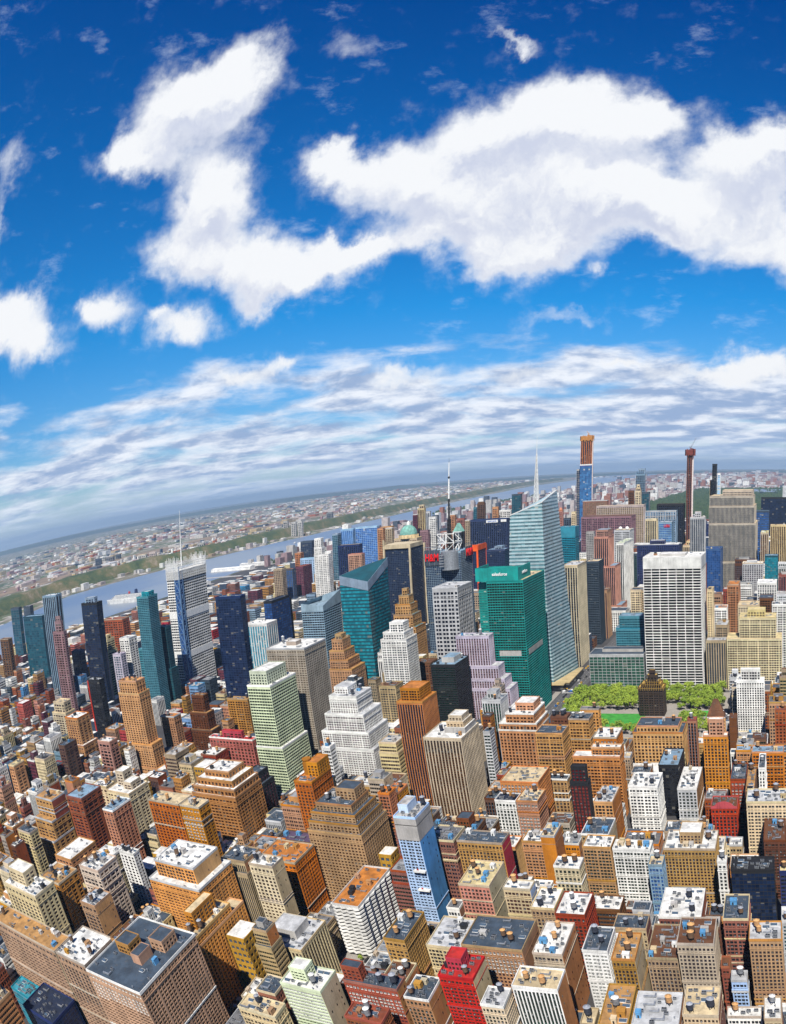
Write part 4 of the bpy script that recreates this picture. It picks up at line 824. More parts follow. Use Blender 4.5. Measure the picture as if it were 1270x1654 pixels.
[-1497.1, 1906.7, 37.6, 21.7, 110, 8.27, 4.93, 'P', 'beige', 'brown', 'cream', 'apartment_tower', 'apartment tower', 'beige apartment tower beside the waterfront park'],
[-1508, 1978.8, 33.9, 18.7, 100, 8.37, 5.08, 'P', 'slate', 'blue', 'orange', 'office_tower', 'office tower', 'grey blue block with a red edged roof near the waterfront'],
[-1509.7, 2042.1, 35.2, 54.6, 98, 8.42, 5.2, 'P', 'maroon', 'mauved', 'brick', 'office_tower', 'office tower', 'dark red glass block near the waterfront'],
[-1343.7, 1956.3, 57.4, 26.9, 85, 7.62, 4.9, 'P', 'tan', 'brown', 'cream', 'office_tower', 'office tower', 'stepped tan block before the waterfront', {'t': [[0.7, 8, 8, 6, 0]]}],
[-632.3, 1032.6, 55, 68.1, 193, 3.73, 2.52, 'H', 'steel', 'teal', 'steel', 'skyscraper', 'skyscraper', 'tall teal glass tower with a slanted steel crown', {'sp': 'slant'}],
[-696.5, 783.5, 51.3, 12, 205, 5.13, 2.89, 'G', 'navyl', 'navy', 'steel', 'skyscraper', 'skyscraper', 'dark blue glass tower right of the louvred white skyscraper'],
[-949.8, 1166.3, 21.6, 62.9, 137, 7.01, 4.19, 'G', 'black', 'blued', 'navy', 'office_tower', 'office tower', 'black glass tower with a slanted top left of the low glass slab'],
[-967.1, 1235.3, 36.4, 23.2, 128, 7.16, 4.39, 'G', 'black', 'black', 'cream', 'office_tower', 'office tower', 'black tower with a cream and red roof'],
[-711.1, 1011.3, 46.3, 56.1, 150, 5.38, 3.5, 'H', 'steel', 'navy', 'steel', 'office_tower', 'office tower', 'dark blue glass tower with a tapered steel parapet', {'ex': ['slp']}],
[-872.5, 1050.6, 56.2, 32.2, 120, 6.44, 3.82, 'V', 'white', 'teal2', 'white', 'office_tower', 'office tower', 'white ribbed tower with a turquoise stripe and pointed roof corners', {'pa': 'white'}],
[-1244.4, 919.4, 61.2, 16.5, 190, 10.0, 4.03, 'G', 'black', 'navy', 'greyl', 'apartment_tower', 'apartment tower', 'plain black glass tower standing before the river', {'ph': [[0.2, 0.8, 0.2, 0.8, 9]]}],
[-1074, 927.7, 37.6, 26.2, 192, 6.14, 2.77, 'H', 'teal2', 'dteal', 'greyl', 'apartment_tower', 'apartment tower', 'teal glass apartment tower left of the louvred white skyscraper', {'ph': [[0.3, 0.9, 0.2, 0.8, 7]]}],
[-1076.8, 970.7, 32.7, 15.7, 135, 8.12, 3.91, 'H', 'dteal', 'dteal', 'teal2', 'office_tower', 'office tower', 'dark green banded tower tucked against the louvred white skyscraper', {'t': [[0.5, 6, 6, 5, 0]]}],
[-1475.2, 958.7, 66.1, 19.5, 205, 9.43, 3.29, 'V', 'steel', 'navy', 'white', 'apartment_tower', 'apartment tower', 'dark tower with white vertical stripes near the left edge'],
[-2163.9, 1235, 62.4, 14.2, 150, 19.86, 6.24, 'G', 'slate', 'dteal', 'slate', 'apartment_tower', 'apartment tower', 'slate glass tower second from the left edge'],
[-1741.7, 1074.4, 116.8, 21, 150, 15.28, 5.19, 'G', 'dteal', 'dteal', 'steel', 'apartment_tower', 'apartment tower', 'wide dark teal glass slab behind the brown spire topped tower'],
[-2094.4, 1243.9, 47.5, 15, 150, 18.76, 6.13, 'G', 'slate', 'slate', 'greyl', 'apartment_tower', 'apartment tower', 'grey tower peeking out behind the wide dark teal slab'],
[-1906.9, 1035.2, 57.4, 16.5, 110, 18.04, 5.42, 'P', 'brown', 'black', 'brown', 'office_tower', 'office tower', 'dark brown tower on the left edge'],
[-1222.7, 805.7, 43.8, 9, 165, 10.36, 3.77, 'P', 'mauve', 'brown', 'brick', 'office_tower', 'office tower', 'grey brown tower with a small brick red lantern on top', {'ph': [[0.2, 0.8, 0.2, 0.8, 16], [0.3, 0.7, 0.3, 0.7, 24]]}],
[-1520.9, 1209.3, 93.3, 26.9, 110, 11.87, 5.13, 'P', 'brick', 'brown', 'brick', 'apartment_tower', 'apartment tower', 'brown brick slab right of the plain black tower'],
[-1326.8, 999.8, 29, 24, 110, 10.56, 4.38, 'H', 'yellow', 'brown', 'cream', 'office_tower', 'office tower', 'cream tower of stacked round edged tiers', {'t': [[0.82, 2, 3, 3, 2], [0.6, 4, 5, 5, 3]], 'ph': [[0.2, 0.8, 0.2, 0.8, 7]]}],
[-1223.5, 985.3, 36.4, 24.7, 115, 9.51, 4.18, 'P', 'white', 'navy', 'greyl', 'office_tower', 'office tower', 'white gridded tower left of the teal apartment tower', {'pa': 'white'}],
[-1144.3, 969.7, 30.2, 13.5, 100, 8.75, 4.03, 'H', 'teal2', 'dteal', 'steel', 'office_tower', 'office tower', 'turquoise banded lower tower in front of the teal apartment tower'],
[-1217.5, 951, 30.2, 15.7, 95, 9.55, 4.11, 'P', 'lilac', 'steel', 'lilac', 'office_tower', 'office tower', 'plain lilac grey shaft left of the white gridded tower'],
[-1509.2, 1041.9, 45.1, 15.7, 80, 12.45, 4.78, 'G', 'navyl', 'navy', 'navy', 'office_tower', 'office tower', 'dark blue annex left of the plain black tower'],
[-1109.5, 1053.1, 40.1, 86.1, 213.8, 6.19, 4.65, 'H', 'white', 'slate', 'white', 'skyscraper', 'skyscraper', 'tall white louvred skyscraper with open steel bracing and a thin mast', {'nofurn': 1, 'ex': ['nyt']}],
[-559, 743.6, 64.9, 50.1, 150, 4.19, 2.66, 'P', 'stone', 'beige', 'white', 'office_tower', 'office tower', 'big pale grey tower with small windows and a white roof', {'ph': [[0.35, 0.6, 0.35, 0.6, 4]]}],
[-559.1, 664.5, 37.6, 54.6, 129.4, 4.14, 3.16, 'H', 'lime', 'dgreen', 'white', 'office_tower', 'office tower', 'white and green banded tower with terraces', {'t': [[0.5, 0, 5, 2, 0]], 'ph': [[0.06, 0.8, 0.1, 0.85, 14]], 'sf': 0.36, 'pa': 'white'}],
[-666.9, 994.8, 21.6, 24.7, 105, 5.13, 3.45, 'P', 'tan', 'brown', 'tan', 'office_tower', 'office tower', 'tan brick tower stepping down to the right in orange terraces', {'t': [[0.86, 3, 5, 6, 2], [0.74, 3, 12, 8, 4], [0.62, 3, 20, 12, 6]], 'ph': [[0.2, 0.8, 0.2, 0.8, 7]]}],
[-472.1, 719.2, 40.1, 35.9, 104.6, 3.68, 2.56, 'P', 'white', 'maroon', 'greyl', 'office_tower', 'office tower', 'large white cream ziggurat of setback floors', {'t': [[0.83, 6, 10, 6, 2], [0.66, 12, 16, 10, 2], [0.5, 14, 22, 14, 4]], 'ph': [[0.05, 0.55, 0.3, 0.9, 7]]}],
[-686.3, 760.3, 41.4, 10.5, 85, 5.06, 2.93, 'P', 'tan', 'brown', 'tan', 'office_tower', 'office tower', 'tan brick block left of the green banded tower'],
[-789.2, 771.4, 27.7, 11.2, 84.2, 5.85, 3.09, 'P', 'brown', 'brown', 'tan', 'office_tower', 'office tower', 'brown brick tower in front of the louvred white skyscraper', {'t': [[0.75, 4, 8, 6, 0], [0.5, 6, 16, 10, 2]]}],
[-640.6, 705, 83.4, 11.2, 55, 6.47, 3.72, 'P', 'red', 'brown', 'red', 'office_tower', 'office tower', 'low bright red building with white roof boxes', {'ph': [[0.3, 0.75, 0.3, 0.8, 8]]}],
[-545, 549.4, 38.9, 28.4, 80.6, 5.48, 3.04, 'P', 'tan', 'brown', 'white', 'office_tower', 'office tower', 'large tan ziggurat building with a white roof', {'t': [[0.93, 8, 10, 8, 3], [0.86, 11, 15, 13, 4], [0.78, 13, 17, 16, 4]]}],
[-562.1, 599.8, 19, 37.4, 53.3, 5.65, 3.28, 'V', 'black', 'maroon', 'slate', 'office_tower', 'office tower', 'dark slab with a stepped roof right of the tan ziggurat', {'t': [[0.8, 0, 5, 0, 2]]}],
[-417.4, 532.5, 21.6, 35.9, 86, 4.29, 2.79, 'P', 'orange', 'brown', 'orange', 'office_tower', 'office tower', 'orange brick building with a round water tower turret', {'ph': [[0.4, 1, 0.4, 1, 12]], 'ex': ['cyl'], 'win': 60}],
[-351.7, 497.2, 38.9, 32.2, 85, 3.72, 2.6, 'P', 'tan', 'brown', 'slate', 'office_tower', 'office tower', 'brown stone ziggurat with a boxy white penthouse', {'t': [[0.93, 4, 5, 5, 3], [0.86, 6, 9, 9, 4], [0.78, 7, 12, 12, 5]], 'ph': [[0.45, 0.98, 0.35, 0.9, 9]], 'win': 60}],
[-339.1, 543, 11.7, 13.5, 77, 3.75, 2.75, 'P', 'orange', 'brown', 'orange', 'office_tower', 'office tower', 'small orange brick building with rooftop tanks behind the blue tower', {'win': 60}],
[-400.1, 512.4, 59.9, 18, 40, 4.12, 2.84, 'P', 'brown', 'brown', 'purple', 'office_tower', 'office tower', 'low building with a wide purple grey flat roof', {'win': 60}],
[-810.2, 908.3, 16.6, 9, 80, 5.97, 3.44, 'P', 'orangel', 'brown', 'tan', 'office_tower', 'office tower', 'small orange block left of the green banded tower'],
[-501.4, 865.5, 26.5, 23.2, 75, 4.09, 2.99, 'P', 'beige', 'slate', 'brown', 'office_tower', 'office tower', 'beige building with tall windows and a brown cornice right of the white ziggurat'],
[-516.7, 933, 35.2, 29.9, 127, 4.26, 3.12, 'P', 'white', 'slate', 'white', 'office_tower', 'office tower', 'white stepped tower with a plain bright face', {'t': [[0.93, 4, 4, 2, 2]], 'ph': [[0.25, 0.9, 0.2, 0.8, 12]], 'pa': 'white'}],
[-587.9, 1087.9, 19.1, 15.7, 150, 4.88, 3.57, 'P', 'tan', 'brown', 'teal2', 'office_tower', 'office tower', 'tan ziggurat tower tapering to a small clock topped point', {'t': [[0.92, 5, 5, 6, 4], [0.82, 7, 10, 10, 6], [0.7, 7, 16, 14, 8]], 'ph': [[0.25, 0.75, 0.25, 0.75, 10]]}],
[-546.7, 1181.8, 31.5, 30.7, 95, 4.93, 3.83, 'P', 'cream', 'brown', 'slate', 'office_tower', 'office tower', 'cream building with a blank front wall left of the lilac ziggurat'],
[-517, 1185.2, 27.6, 24, 85, 4.84, 3.83, 'P', 'tan', 'brown', 'slate', 'office_tower', 'office tower', 'tan brick building with dark pitched roofs'],
[-513.8, 1002, 30.2, 26.2, 70, 4.42, 3.36, 'P', 'brown', 'brown', 'brown', 'office_tower', 'office tower', 'low brown building behind the orange piered tower'],
[-531.1, 976.2, 55, 16.5, 62, 4.44, 3.32, 'P', 'beige', 'slate', 'beige', 'office_tower', 'office tower', 'beige building with large square windows left of the orange piered tower'],
[-394.2, 951.6, 50, 18, 117.4, 3.82, 3.07, 'V', 'lilac', 'mauve', 'greyl', 'office_tower', 'office tower', 'lilac white ribbed tower on wide setback terraces', {'t': [[0.68, 0, 13, 6, 0], [0.55, 0, 22, 10, 0], [0.45, 0, 30, 14, 0]]}],
[-419.7, 888.8, 36.4, 46.8, 95.9, 3.78, 2.95, 'H', 'black', 'dgreen', 'steel', 'office_tower', 'office tower', 'dark green black glass tower with steel rooftop plant', {'ph': [[0.3, 0.8, 0.3, 0.9, 6]]}],
[-365.1, 682.9, 31.5, 35.9, 111.4, 3.1, 2.36, 'V', 'orange', 'navy', 'orange', 'office_tower', 'office tower', 'orange brick tower with dark vertical window strips', {'ph': [[0.1, 0.85, 0.15, 0.9, 12]]}],
[-309.2, 649.3, 42.6, 47.2, 88.1, 3.52, 2.27, 'V', 'beigep', 'brown', 'white', 'apartment_tower', 'apartment tower', 'big cream condominium tower with vertical piers and bay windows', {'ph': [[0.4, 0.95, 0.35, 0.95, 5], [0.45, 0.9, 0.4, 0.9, 10], [0.5, 0.85, 0.45, 0.85, 15]], 'win': 60}],
[-306.5, 717, 7.9, 13.5, 72, 4.09, 3.29, 'H', 'greyl', 'dgreen', 'black', 'office_tower', 'office tower', 'dark green glass block behind the cream condominium tower'],
[-277.4, 779, 33.9, 41.9, 71.6, 4.18, 3.48, 'P', 'tan2', 'brown', 'white', 'office_tower', 'office tower', 'tan brick tower with even rows of windows', {'t': [[0.86, 8, 3, 2, 0], [0.76, 9, 3, 3, 0]], 'ph': [[0.25, 0.9, 0.3, 0.9, 8]], 'pa': 'white'}],
[-226.8, 716.9, 29, 25.5, 72, 3.76, 3.23, 'P', 'tan2', 'brown', 'slate', 'office_tower', 'office tower', 'tan brick building with a blue grey sunken roof', {'win': 60}],
[-237.7, 774.6, 19.1, 14.2, 70, 4.02, 3.44, 'P', 'brown', 'brown', 'brown', 'office_tower', 'office tower', 'brown brick building with a row of wooden tanks', {'wt': 3}],
[-211.9, 768.6, 22.8, 20.2, 70, 3.91, 3.4, 'P', 'tan2', 'brown', 'slate', 'office_tower', 'office tower', 'tan building with dark rooftop tanks beside the park', {'wt': 3}],
[-229.6, 634.4, 38.3, 38.2, 55, 3.49, 3.01, 'P', 'orange', 'brown', 'cream', 'office_tower', 'office tower', 'narrow orange brick building with a long pale roof', {'win': 60}],
[-244.9, 608.4, 20.3, 16.5, 48, 3.47, 2.96, 'P', 'white', 'dgreen', 'navy', 'office_tower', 'office tower', 'white framed building with a dark skylit roof', {'pa': 'white', 'win': 60}],
[-222.3, 604.9, 20.3, 26.9, 50, 3.37, 2.93, 'P', 'tan2', 'dgreen', 'cream', 'office_tower', 'office tower', 'tan building with a cream roof and round tanks', {'wt': 1, 'win': 60}],
[-218.2, 688.4, 22.8, 12, 36.6, 3.67, 3.24, 'P', 'tan', 'brown', 'slate', 'office_tower', 'office tower', 'tan banded building carrying two round tanks', {'wt': 2, 'win': 60}],
[-175.1, 611.3, 16.6, 9.7, 66, 3.2, 2.87, 'V', 'black', 'red', 'black', 'office_tower', 'office tower', 'black building with red stripes between its windows', {'ph': [[0.1, 0.9, 0.3, 1, 13]], 'win': 60}],
[-218.6, 500.4, 38.9, 18.7, 62, 2.97, 2.57, 'P', 'tan', 'brown', 'slate', 'office_tower', 'office tower', 'ochre brick building with a green and grey roof and a red side wall', {'eb': 'red', 'win': 100}],
[-201.3, 543.8, 17.8, 21, 43, 3.08, 2.76, 'P', 'tan2', 'brown', 'white', 'office_tower', 'office tower', 'tan brick building with a white stepped roof', {'win': 60}],
[-187.5, 536.6, 11.7, 21.7, 52, 2.99, 2.7, 'P', 'tan2', 'brown', 'cream', 'office_tower', 'office tower', 'tan stair tower block beside the white stepped roof', {'sb': 'tan2', 'eb': 'tan2', 'win': 60}],
[-340.3, 559.9, 14.1, 21.7, 70, 3.8, 2.82, 'P', 'orange', 'brown', 'orange', 'office_tower', 'office tower', 'orange brick building carrying two wooden tanks left of the orange piered tower', {'wt': 2, 'win': 60}],
[-271, 464.6, 19.1, 26.9, 95.1, 3.1, 2.39, 'P', 'skyb', 'navy', 'greyw', 'apartment_tower', 'apartment tower', 'pale blue tower with a plain grey top and blue side wall', {'eb': 'bluet', 'ph': [[0.05, 0.5, 0.3, 0.9, 6]], 'ex': ['cap'], 'win': 100}],
[-123.2, 809.9, 46.3, 29.9, 49.7, 3.88, 3.57, 'P', 'tan2', 'brown', 'slate', 'office_tower', 'office tower', 'grand orange stone building with a roof garden and cornices', {'t': [[0.88, 4, 5, 4, 2]]}],
[-96.2, 754, 9.2, 9, 75, 3.57, 3.3, 'V', 'brick', 'black', 'brick', 'office_tower', 'office tower', 'narrow red brick building with dark window strips beside the park'],
[-64.6, 739.8, 24, 10.5, 63.4, 3.48, 3.28, 'P', 'tan2', 'brown', 'white', 'office_tower', 'office tower', 'tan tower with gothic trim and a white penthouse', {'ph': [[0.25, 0.85, 0.2, 0.9, 16]], 'win': 60}],
[-67.3, 753, 17.8, 9, 78, 3.52, 3.29, 'P', 'tan2', 'brown', 'brown', 'office_tower', 'office tower', 'stone tower with a steep gabled brown roof', {'pyr': 18, 'pc': 'brown', 'ex': ['pyr'], 'win': 60}],
[-162, 691.3, 29, 9.7, 68, 3.47, 3.12, 'P', 'tan2', 'brown', 'white', 'office_tower', 'office tower', 'tan building with a blank brown attic', {'t': [[0.9, 18, 0, 6, 0]], 'win': 60}],
[-174.4, 730.6, 24, 30.7, 64, 3.66, 3.27, 'P', 'orange', 'brown', 'white', 'office_tower', 'office tower', 'orange brick building with a white cluttered roof', {'win': 60}],
[-212.5, 816.1, 21.6, 9, 66, 4.1, 3.58, 'P', 'tan2', 'black', 'slate', 'office_tower', 'office tower', 'tan building at the left of the lawn', {'wt': 1}],
[-108, 693.6, 19.1, 44.9, 50.6, 3.38, 3.17, 'G', 'black', 'black', 'steel', 'office_tower', 'office tower', 'glossy black glass tower with blue grey tanks and roof', {'wt': 1, 'win': 60}],
[-120.4, 643.2, 26.5, 32.2, 50.2, 3.2, 3.01, 'P', 'white', 'slate', 'white', 'office_tower', 'office tower', 'white terracotta building with wide windows', {'pa': 'white', 'win': 60}],
[-88.3, 664, 17.7, 53.1, 39.6, 3.24, 3.11, 'P', 'greyl', 'dgreen', 'white', 'office_tower', 'office tower', 'grey framed building with a white two level roof and orange side wall', {'eb': 'orange', 'win': 60}],
[-50.6, 638.2, 22.8, 23.2, 33.8, 3.09, 3.05, 'P', 'red', 'navy', 'brown', 'office_tower', 'office tower', 'red building with an arched gable top', {'ex': ['arch'], 'win': 60}],
[-41.6, 726.9, 14.1, 14.2, 53, 3.41, 3.27, 'P', 'tan2', 'brown', 'steel', 'office_tower', 'office tower', 'tan building with long white rooftop ducts, left half', {'win': 60}],
[-9.7, 711.3, 29.8, 18, 57, 3.32, 3.21, 'P', 'tan2', 'brown', 'steel', 'office_tower', 'office tower', 'tan building with long white rooftop ducts near the right edge', {'win': 60}],
[-43.5, 666.3, 14.1, 39.7, 48, 3.17, 3.09, 'P', 'brick', 'brown', 'slate', 'office_tower', 'office tower', 'red brick building carrying two round tanks and a green roof strip', {'wt': 2, 'win': 60}],
[-4.8, 584.8, 33.9, 26.2, 62, 2.79, 2.79, 'P', 'cream', 'slate', 'greyl', 'office_tower', 'office tower', 'wide cream building with dark cornice and arcaded top floor', {'win': 60}],
[-33.3, 613.9, 7.9, 53.9, 58, 2.94, 2.89, 'P', 'brown', 'brown', 'tan', 'office_tower', 'office tower', 'narrow brown blank walled building left of the long duct roofs', {'sb': 'brown', 'eb': 'brown', 'win': 60}],
[-153.4, 603.7, 16.6, 35.2, 52, 3.13, 2.89, 'P', 'tan2', 'black', 'greyl', 'office_tower', 'office tower', 'tan building with a top row of arches and a long orange side wall', {'eb': 'orange', 'win': 60}],
[-154.2, 695.3, 5.5, 11.2, 58, 3.48, 3.16, 'P', 'beige', 'slate', 'cream', 'office_tower', 'office tower', 'small pale building squeezed beside the grand stone building', {'win': 60}],
[-25.6, 657.8, 5.7, 35.9, 62, 3.1, 3.01, 'P', 'white', 'slate', 'slate', 'office_tower', 'office tower', 'narrow white building with a grey roof among the duct roofs', {'win': 60}],
[-7.5, 805.5, 11.7, 9, 70, 3.7, 3.49, 'P', 'brick', 'brown', 'orange', 'office_tower', 'office tower', 'brick building with a red tiled roof at the right edge'],
[-7.9, 540.7, 16.6, 38.2, 50, 2.64, 2.71, 'P', 'brown', 'brown', 'brown', 'office_tower', 'office tower', 'brown flat roofed building with tanks at the right edge', {'wt': 1, 'win': 100}],
[-60, 527.7, 38.9, 31.4, 49.3, 2.64, 2.67, 'P', 'tan', 'mauved', 'white', 'office_tower', 'office tower', 'brown stone hotel with a white roof and a big charcoal plant box', {'ph': [[0.3, 0.72, 0.3, 0.9, 9]], 'win': 100}],
[-108.6, 524.1, 29, 15, 49.9, 2.71, 2.65, 'P', 'white', 'dgreen', 'white', 'office_tower', 'office tower', 'white building with green stained facade, charcoal round tank on its roof', {'wt': 1, 'pa': 'white', 'win': 100}],
[-140.5, 530, 22.8, 20.2, 47.7, 2.82, 2.69, 'P', 'tan', 'dgreen', 'white', 'office_tower', 'office tower', 'brick building with green windows and white sawtooth roof', {'win': 100}],
[-148.8, 559.1, 22.8, 30.7, 44, 2.96, 2.79, 'P', 'beige', 'slate', 'slate', 'office_tower', 'office tower', 'grey roofed building crowded with rooftop plant', {'eb': 'cream', 'win': 60}],
[-50.3, 386, 21.6, 29.2, 60, 2.34, 2.62, 'P', 'stone', 'mauved', 'brown', 'office_tower', 'office tower', 'grey stone loft building with three dark tanks', {'wt': 2, 'win': 100}],
[-73.9, 393.3, 19.1, 38.2, 44, 2.45, 2.73, 'P', 'beige', 'mauved', 'brown', 'office_tower', 'office tower', 'beige loft with a deep brown roof and a curved parapet', {'eb': 'orange', 'win': 100}],
[-111.6, 374.6, 15.4, 26.2, 60, 2.44, 2.57, 'P', 'white', 'dgreen', 'slate', 'office_tower', 'office tower', 'white framed loft with tall windows and a dark roof', {'pa': 'white', 'win': 100}],
[-95.7, 373.5, 13.9, 28.4, 56, 2.4, 2.6, 'P', 'tan', 'mauved', 'tan', 'office_tower', 'office tower', 'ochre corner loft with a tan roof and two steel tanks', {'wt': 2, 'eb': 'cream', 'win': 100}],
[-11.2, 394.2, 19.1, 20.2, 58, 2.33, 2.66, 'P', 'tan', 'mauved', 'greyl', 'office_tower', 'office tower', 'tan loft tower with arches and two copper topped tanks', {'wt': 2, 'win': 100}],
[-31.4, 417.1, 15.4, 29.9, 58, 2.45, 2.71, 'P', 'brick', 'navy', 'slate', 'office_tower', 'office tower', 'red brick loft with a dark roof and one copper topped tank', {'wt': 1, 'win': 100}],
[-63.8, 440.5, 27.7, 38.2, 44, 2.63, 2.85, 'P', 'brick', 'mauved', 'white', 'office_tower', 'office tower', 'white roofed brick loft with two blue tanks at its front edge', {'wt': 2, 'eb': 'brick', 'pa': 'white', 'win': 100}],
[-50, 503.4, 6.7, 9, 52, 2.87, 2.98, 'P', 'white', 'slate', 'white', 'office_tower', 'office tower', 'narrow white building right of the brown stone hotel', {'eb': 'brick', 'win': 100}],
[-96.2, 500.5, 10.4, 15, 50, 2.95, 2.98, 'P', 'steel', 'blue', 'cream', 'office_tower', 'office tower', 'slim blue banded building between the green stained building and the brown hotel', {'win': 100}],
[-16.5, 495.1, 30.2, 19.5, 50, 2.8, 2.97, 'G', 'black', 'navy', 'black', 'office_tower', 'office tower', 'dark glass building standing in deep shade at the right', {'win': 100}],
[-6, 496.2, 6.7, 9, 48, 2.8, 2.99, 'H', 'navyl', 'navy', 'yellow', 'office_tower', 'office tower', 'dark blue banded building with a yellow roof box at the right edge', {'win': 100}],
[-32.5, 377.7, 9.2, 9.7, 40, 2.33, 2.75, 'P', 'skyb', 'slate', 'greyl', 'office_tower', 'office tower', 'small pale blue building with large windows near the bottom right', {'eb': 'cream', 'win': 100}],
[-43.1, 391.5, 5.2, 11.2, 40, 2.4, 2.77, 'P', 'brick', 'brown', 'brown', 'office_tower', 'office tower', 'small brick building with one copper topped tank', {'wt': 1, 'eb': 'orange', 'win': 100}],
[-5.8, 423.2, 5.5, 18, 52, 2.47, 2.77, 'P', 'greyl', 'dteal', 'white', 'office_tower', 'office tower', 'pale building cut by the right edge above the tan loft tower', {'eb': 'greyl'}],
[-90.4, 310.5, 15.4, 35.9, 58, 2.12, 2.48, 'P', 'tan', 'brown', 'tan', 'office_tower', 'office tower', 'flat topped building with a bare tan roof at the bottom edge', {'wt': 1, 'win': 100}],
[-64.4, 312.4, 24, 28.4, 58, 2.07, 2.5, 'P', 'greyl', 'slate', 'greyl', 'office_tower', 'office tower', 'large pale grey roof with a lattice framed tank at the bottom edge', {'wt': 1, 'eb': 'orange', 'win': 100}],
[-44.1, 319.4, 18.3, 25.5, 60, 2.05, 2.51, 'P', 'cream', 'brown', 'cream', 'office_tower', 'office tower', 'cream building with a cluttered white roof and two copper topped tanks at the bottom edge', {'wt': 2, 'eb': 'brick', 'win': 100}],
[-24.4, 350.9, 19.1, 9, 34, 2.22, 2.77, 'P', 'white', 'slate', 'white', 'office_tower', 'office tower', 'low white roofed building near the bottom right', {'win': 100}],
[-13, 338.9, 9.4, 20.2, 42, 2.14, 2.7, 'P', 'beige', 'slate', 'white', 'office_tower', 'office tower', 'small pale building with roof boxes in the bottom right corner', {'eb': 'brick', 'win': 100}],
[-97.8, 425.3, 21.6, 17.2, 44, 2.64, 2.8, 'P', 'beige', 'brown', 'slate', 'office_tower', 'office tower', 'grey roofed building with a curved wall and two steel tanks', {'wt': 2, 'eb': 'brick', 'win': 100}],
[-111.2, 319.5, 7.9, 14.2, 50, 2.24, 2.54, 'P', 'beige', 'brown', 'cream', 'office_tower', 'office tower', 'small cream roofed building with a copper topped tank at the bottom edge', {'wt': 1, 'win': 100}],
[-135.5, 419.4, 20.3, 28.4, 56, 2.71, 2.71, 'P', 'brick', 'brown', 'white', 'office_tower', 'office tower', 'orange trimmed loft with a white roof and four dark tanks', {'wt': 2, 'win': 100}],
[-158.9, 428.1, 16.6, 26.9, 54, 2.84, 2.75, 'P', 'beige', 'mauved', 'white', 'office_tower', 'office tower', 'cream loft with rooftop machinery and two copper topped tanks', {'wt': 2, 'eb': 'beige', 'win': 100}],
[-209.2, 440.7, 24, 35.2, 60, 3.11, 2.77, 'P', 'pink', 'brown', 'yellow', 'office_tower', 'office tower', 'pink banded building with a cream roof and dark blue tanks', {'wt': 2, 'eb': 'cream', 'win': 100}],
[-179.7, 443.9, 20.3, 12, 58, 2.98, 2.78, 'P', 'cream', 'brick', 'white', 'apartment_tower', 'apartment tower', 'cream building with red balconies and one copper topped tank', {'wt': 1, 'eb': 'skyb', 'win': 100}],
[-141.2, 376.9, 19.1, 35.9, 54, 2.57, 2.61, 'P', 'stone', 'mauved', 'white', 'office_tower', 'office tower', 'grey loft with a pale blue white roof and dark tanks', {'wt': 2, 'eb': 'tan2', 'win': 100}],
[-165.7, 373.7, 41.4, 35.2, 57, 2.65, 2.58, 'P', 'tan', 'mauved', 'slate', 'office_tower', 'office tower', 'broad loft with a dark cluttered roof and rust coloured side wall', {'wt': 2, 'eb': 'orange', 'win': 100}],
[-209.7, 375.8, 25.3, 35.2, 52, 2.89, 2.63, 'P', 'cream', 'navy', 'greyl', 'office_tower', 'office tower', 'cream loft with a glossy roof, blue trim and one white topped tank', {'wt': 1, 'win': 100}],
[-248.2, 370.9, 16.6, 35.9, 56, 3.11, 2.61, 'P', 'tan', 'brown', 'slate', 'office_tower', 'office tower', 'tan gabled apartment house with two white topped tanks', {'wt': 2, 'win': 100}],
[-241.5, 336, 17.8, 30.7, 43, 2.96, 2.58, 'P', 'brick', 'maroon', 'brown', 'office_tower', 'office tower', 'red brick building with two copper topped tanks at its back edge', {'wt': 2, 'eb': 'tan2', 'win': 100}],
[-207.3, 314.2, 16.6, 21.7, 58, 2.66, 2.43, 'P', 'tan', 'dgreen', 'slate', 'office_tower', 'office tower', 'cream walled building with green windows and a teal roof box', {'wt': 1, 'eb': 'tan', 'win': 100}],
[-182.6, 331, 22.7, 23.2, 64, 2.57, 2.43, 'P', 'red', 'dgreen', 'red', 'office_tower', 'office tower', 'vivid red brick building with a charcoal round tank and red penthouse', {'ph': [[0.2, 0.65, 0.3, 0.8, 8]], 'wt': 1, 'eb': 'cream', 'win': 100}],
[-162.5, 319.9, 14.1, 17.2, 56, 2.44, 2.47, 'P', 'cream', 'dgreen', 'greyl', 'office_tower', 'office tower', 'small cream building with one copper topped tank on a rusty base', {'wt': 1, 'win': 100}],
[-133.2, 334.6, 27.3, 19.5, 60, 2.36, 2.48, 'V', 'white', 'dgreen', 'cream', 'office_tower', 'office tower', 'white framed building with deep dark bays and two copper topped tanks', {'wt': 2, 'eb': 'orange', 'pa': 'white', 'win': 100}],
[-160.4, 504.1, 20.3, 15, 44, 3.17, 3.03, 'P', 'cream', 'dgreen', 'white', 'office_tower', 'office tower', 'low cream building with arched top windows', {'win': 100}],
[-317, 422.5, 25.3, 59.9, 42.3, 3.77, 2.88, 'H', 'white', 'black', 'orange', 'apartment_tower', 'apartment tower', 'black and white zigzag banded building with an orange terrace roof', {'sp': 'zigzag', 'win': 100}],
[-387.8, 413.5, 26.5, 16.5, 70, 4.38, 2.82, 'P', 'cream', 'brown', 'white', 'office_tower', 'office tower', 'cream building with a nearly blank pale side wall', {'eb': 'cream', 'win': 60}],
[-392.1, 448.5, 42.6, 33.7, 55.7, 4.47, 2.99, 'P', 'orange', 'brown', 'orange', 'office_tower', 'office tower', 'deep orange brick building with rows of arched windows', {'win': 60}],
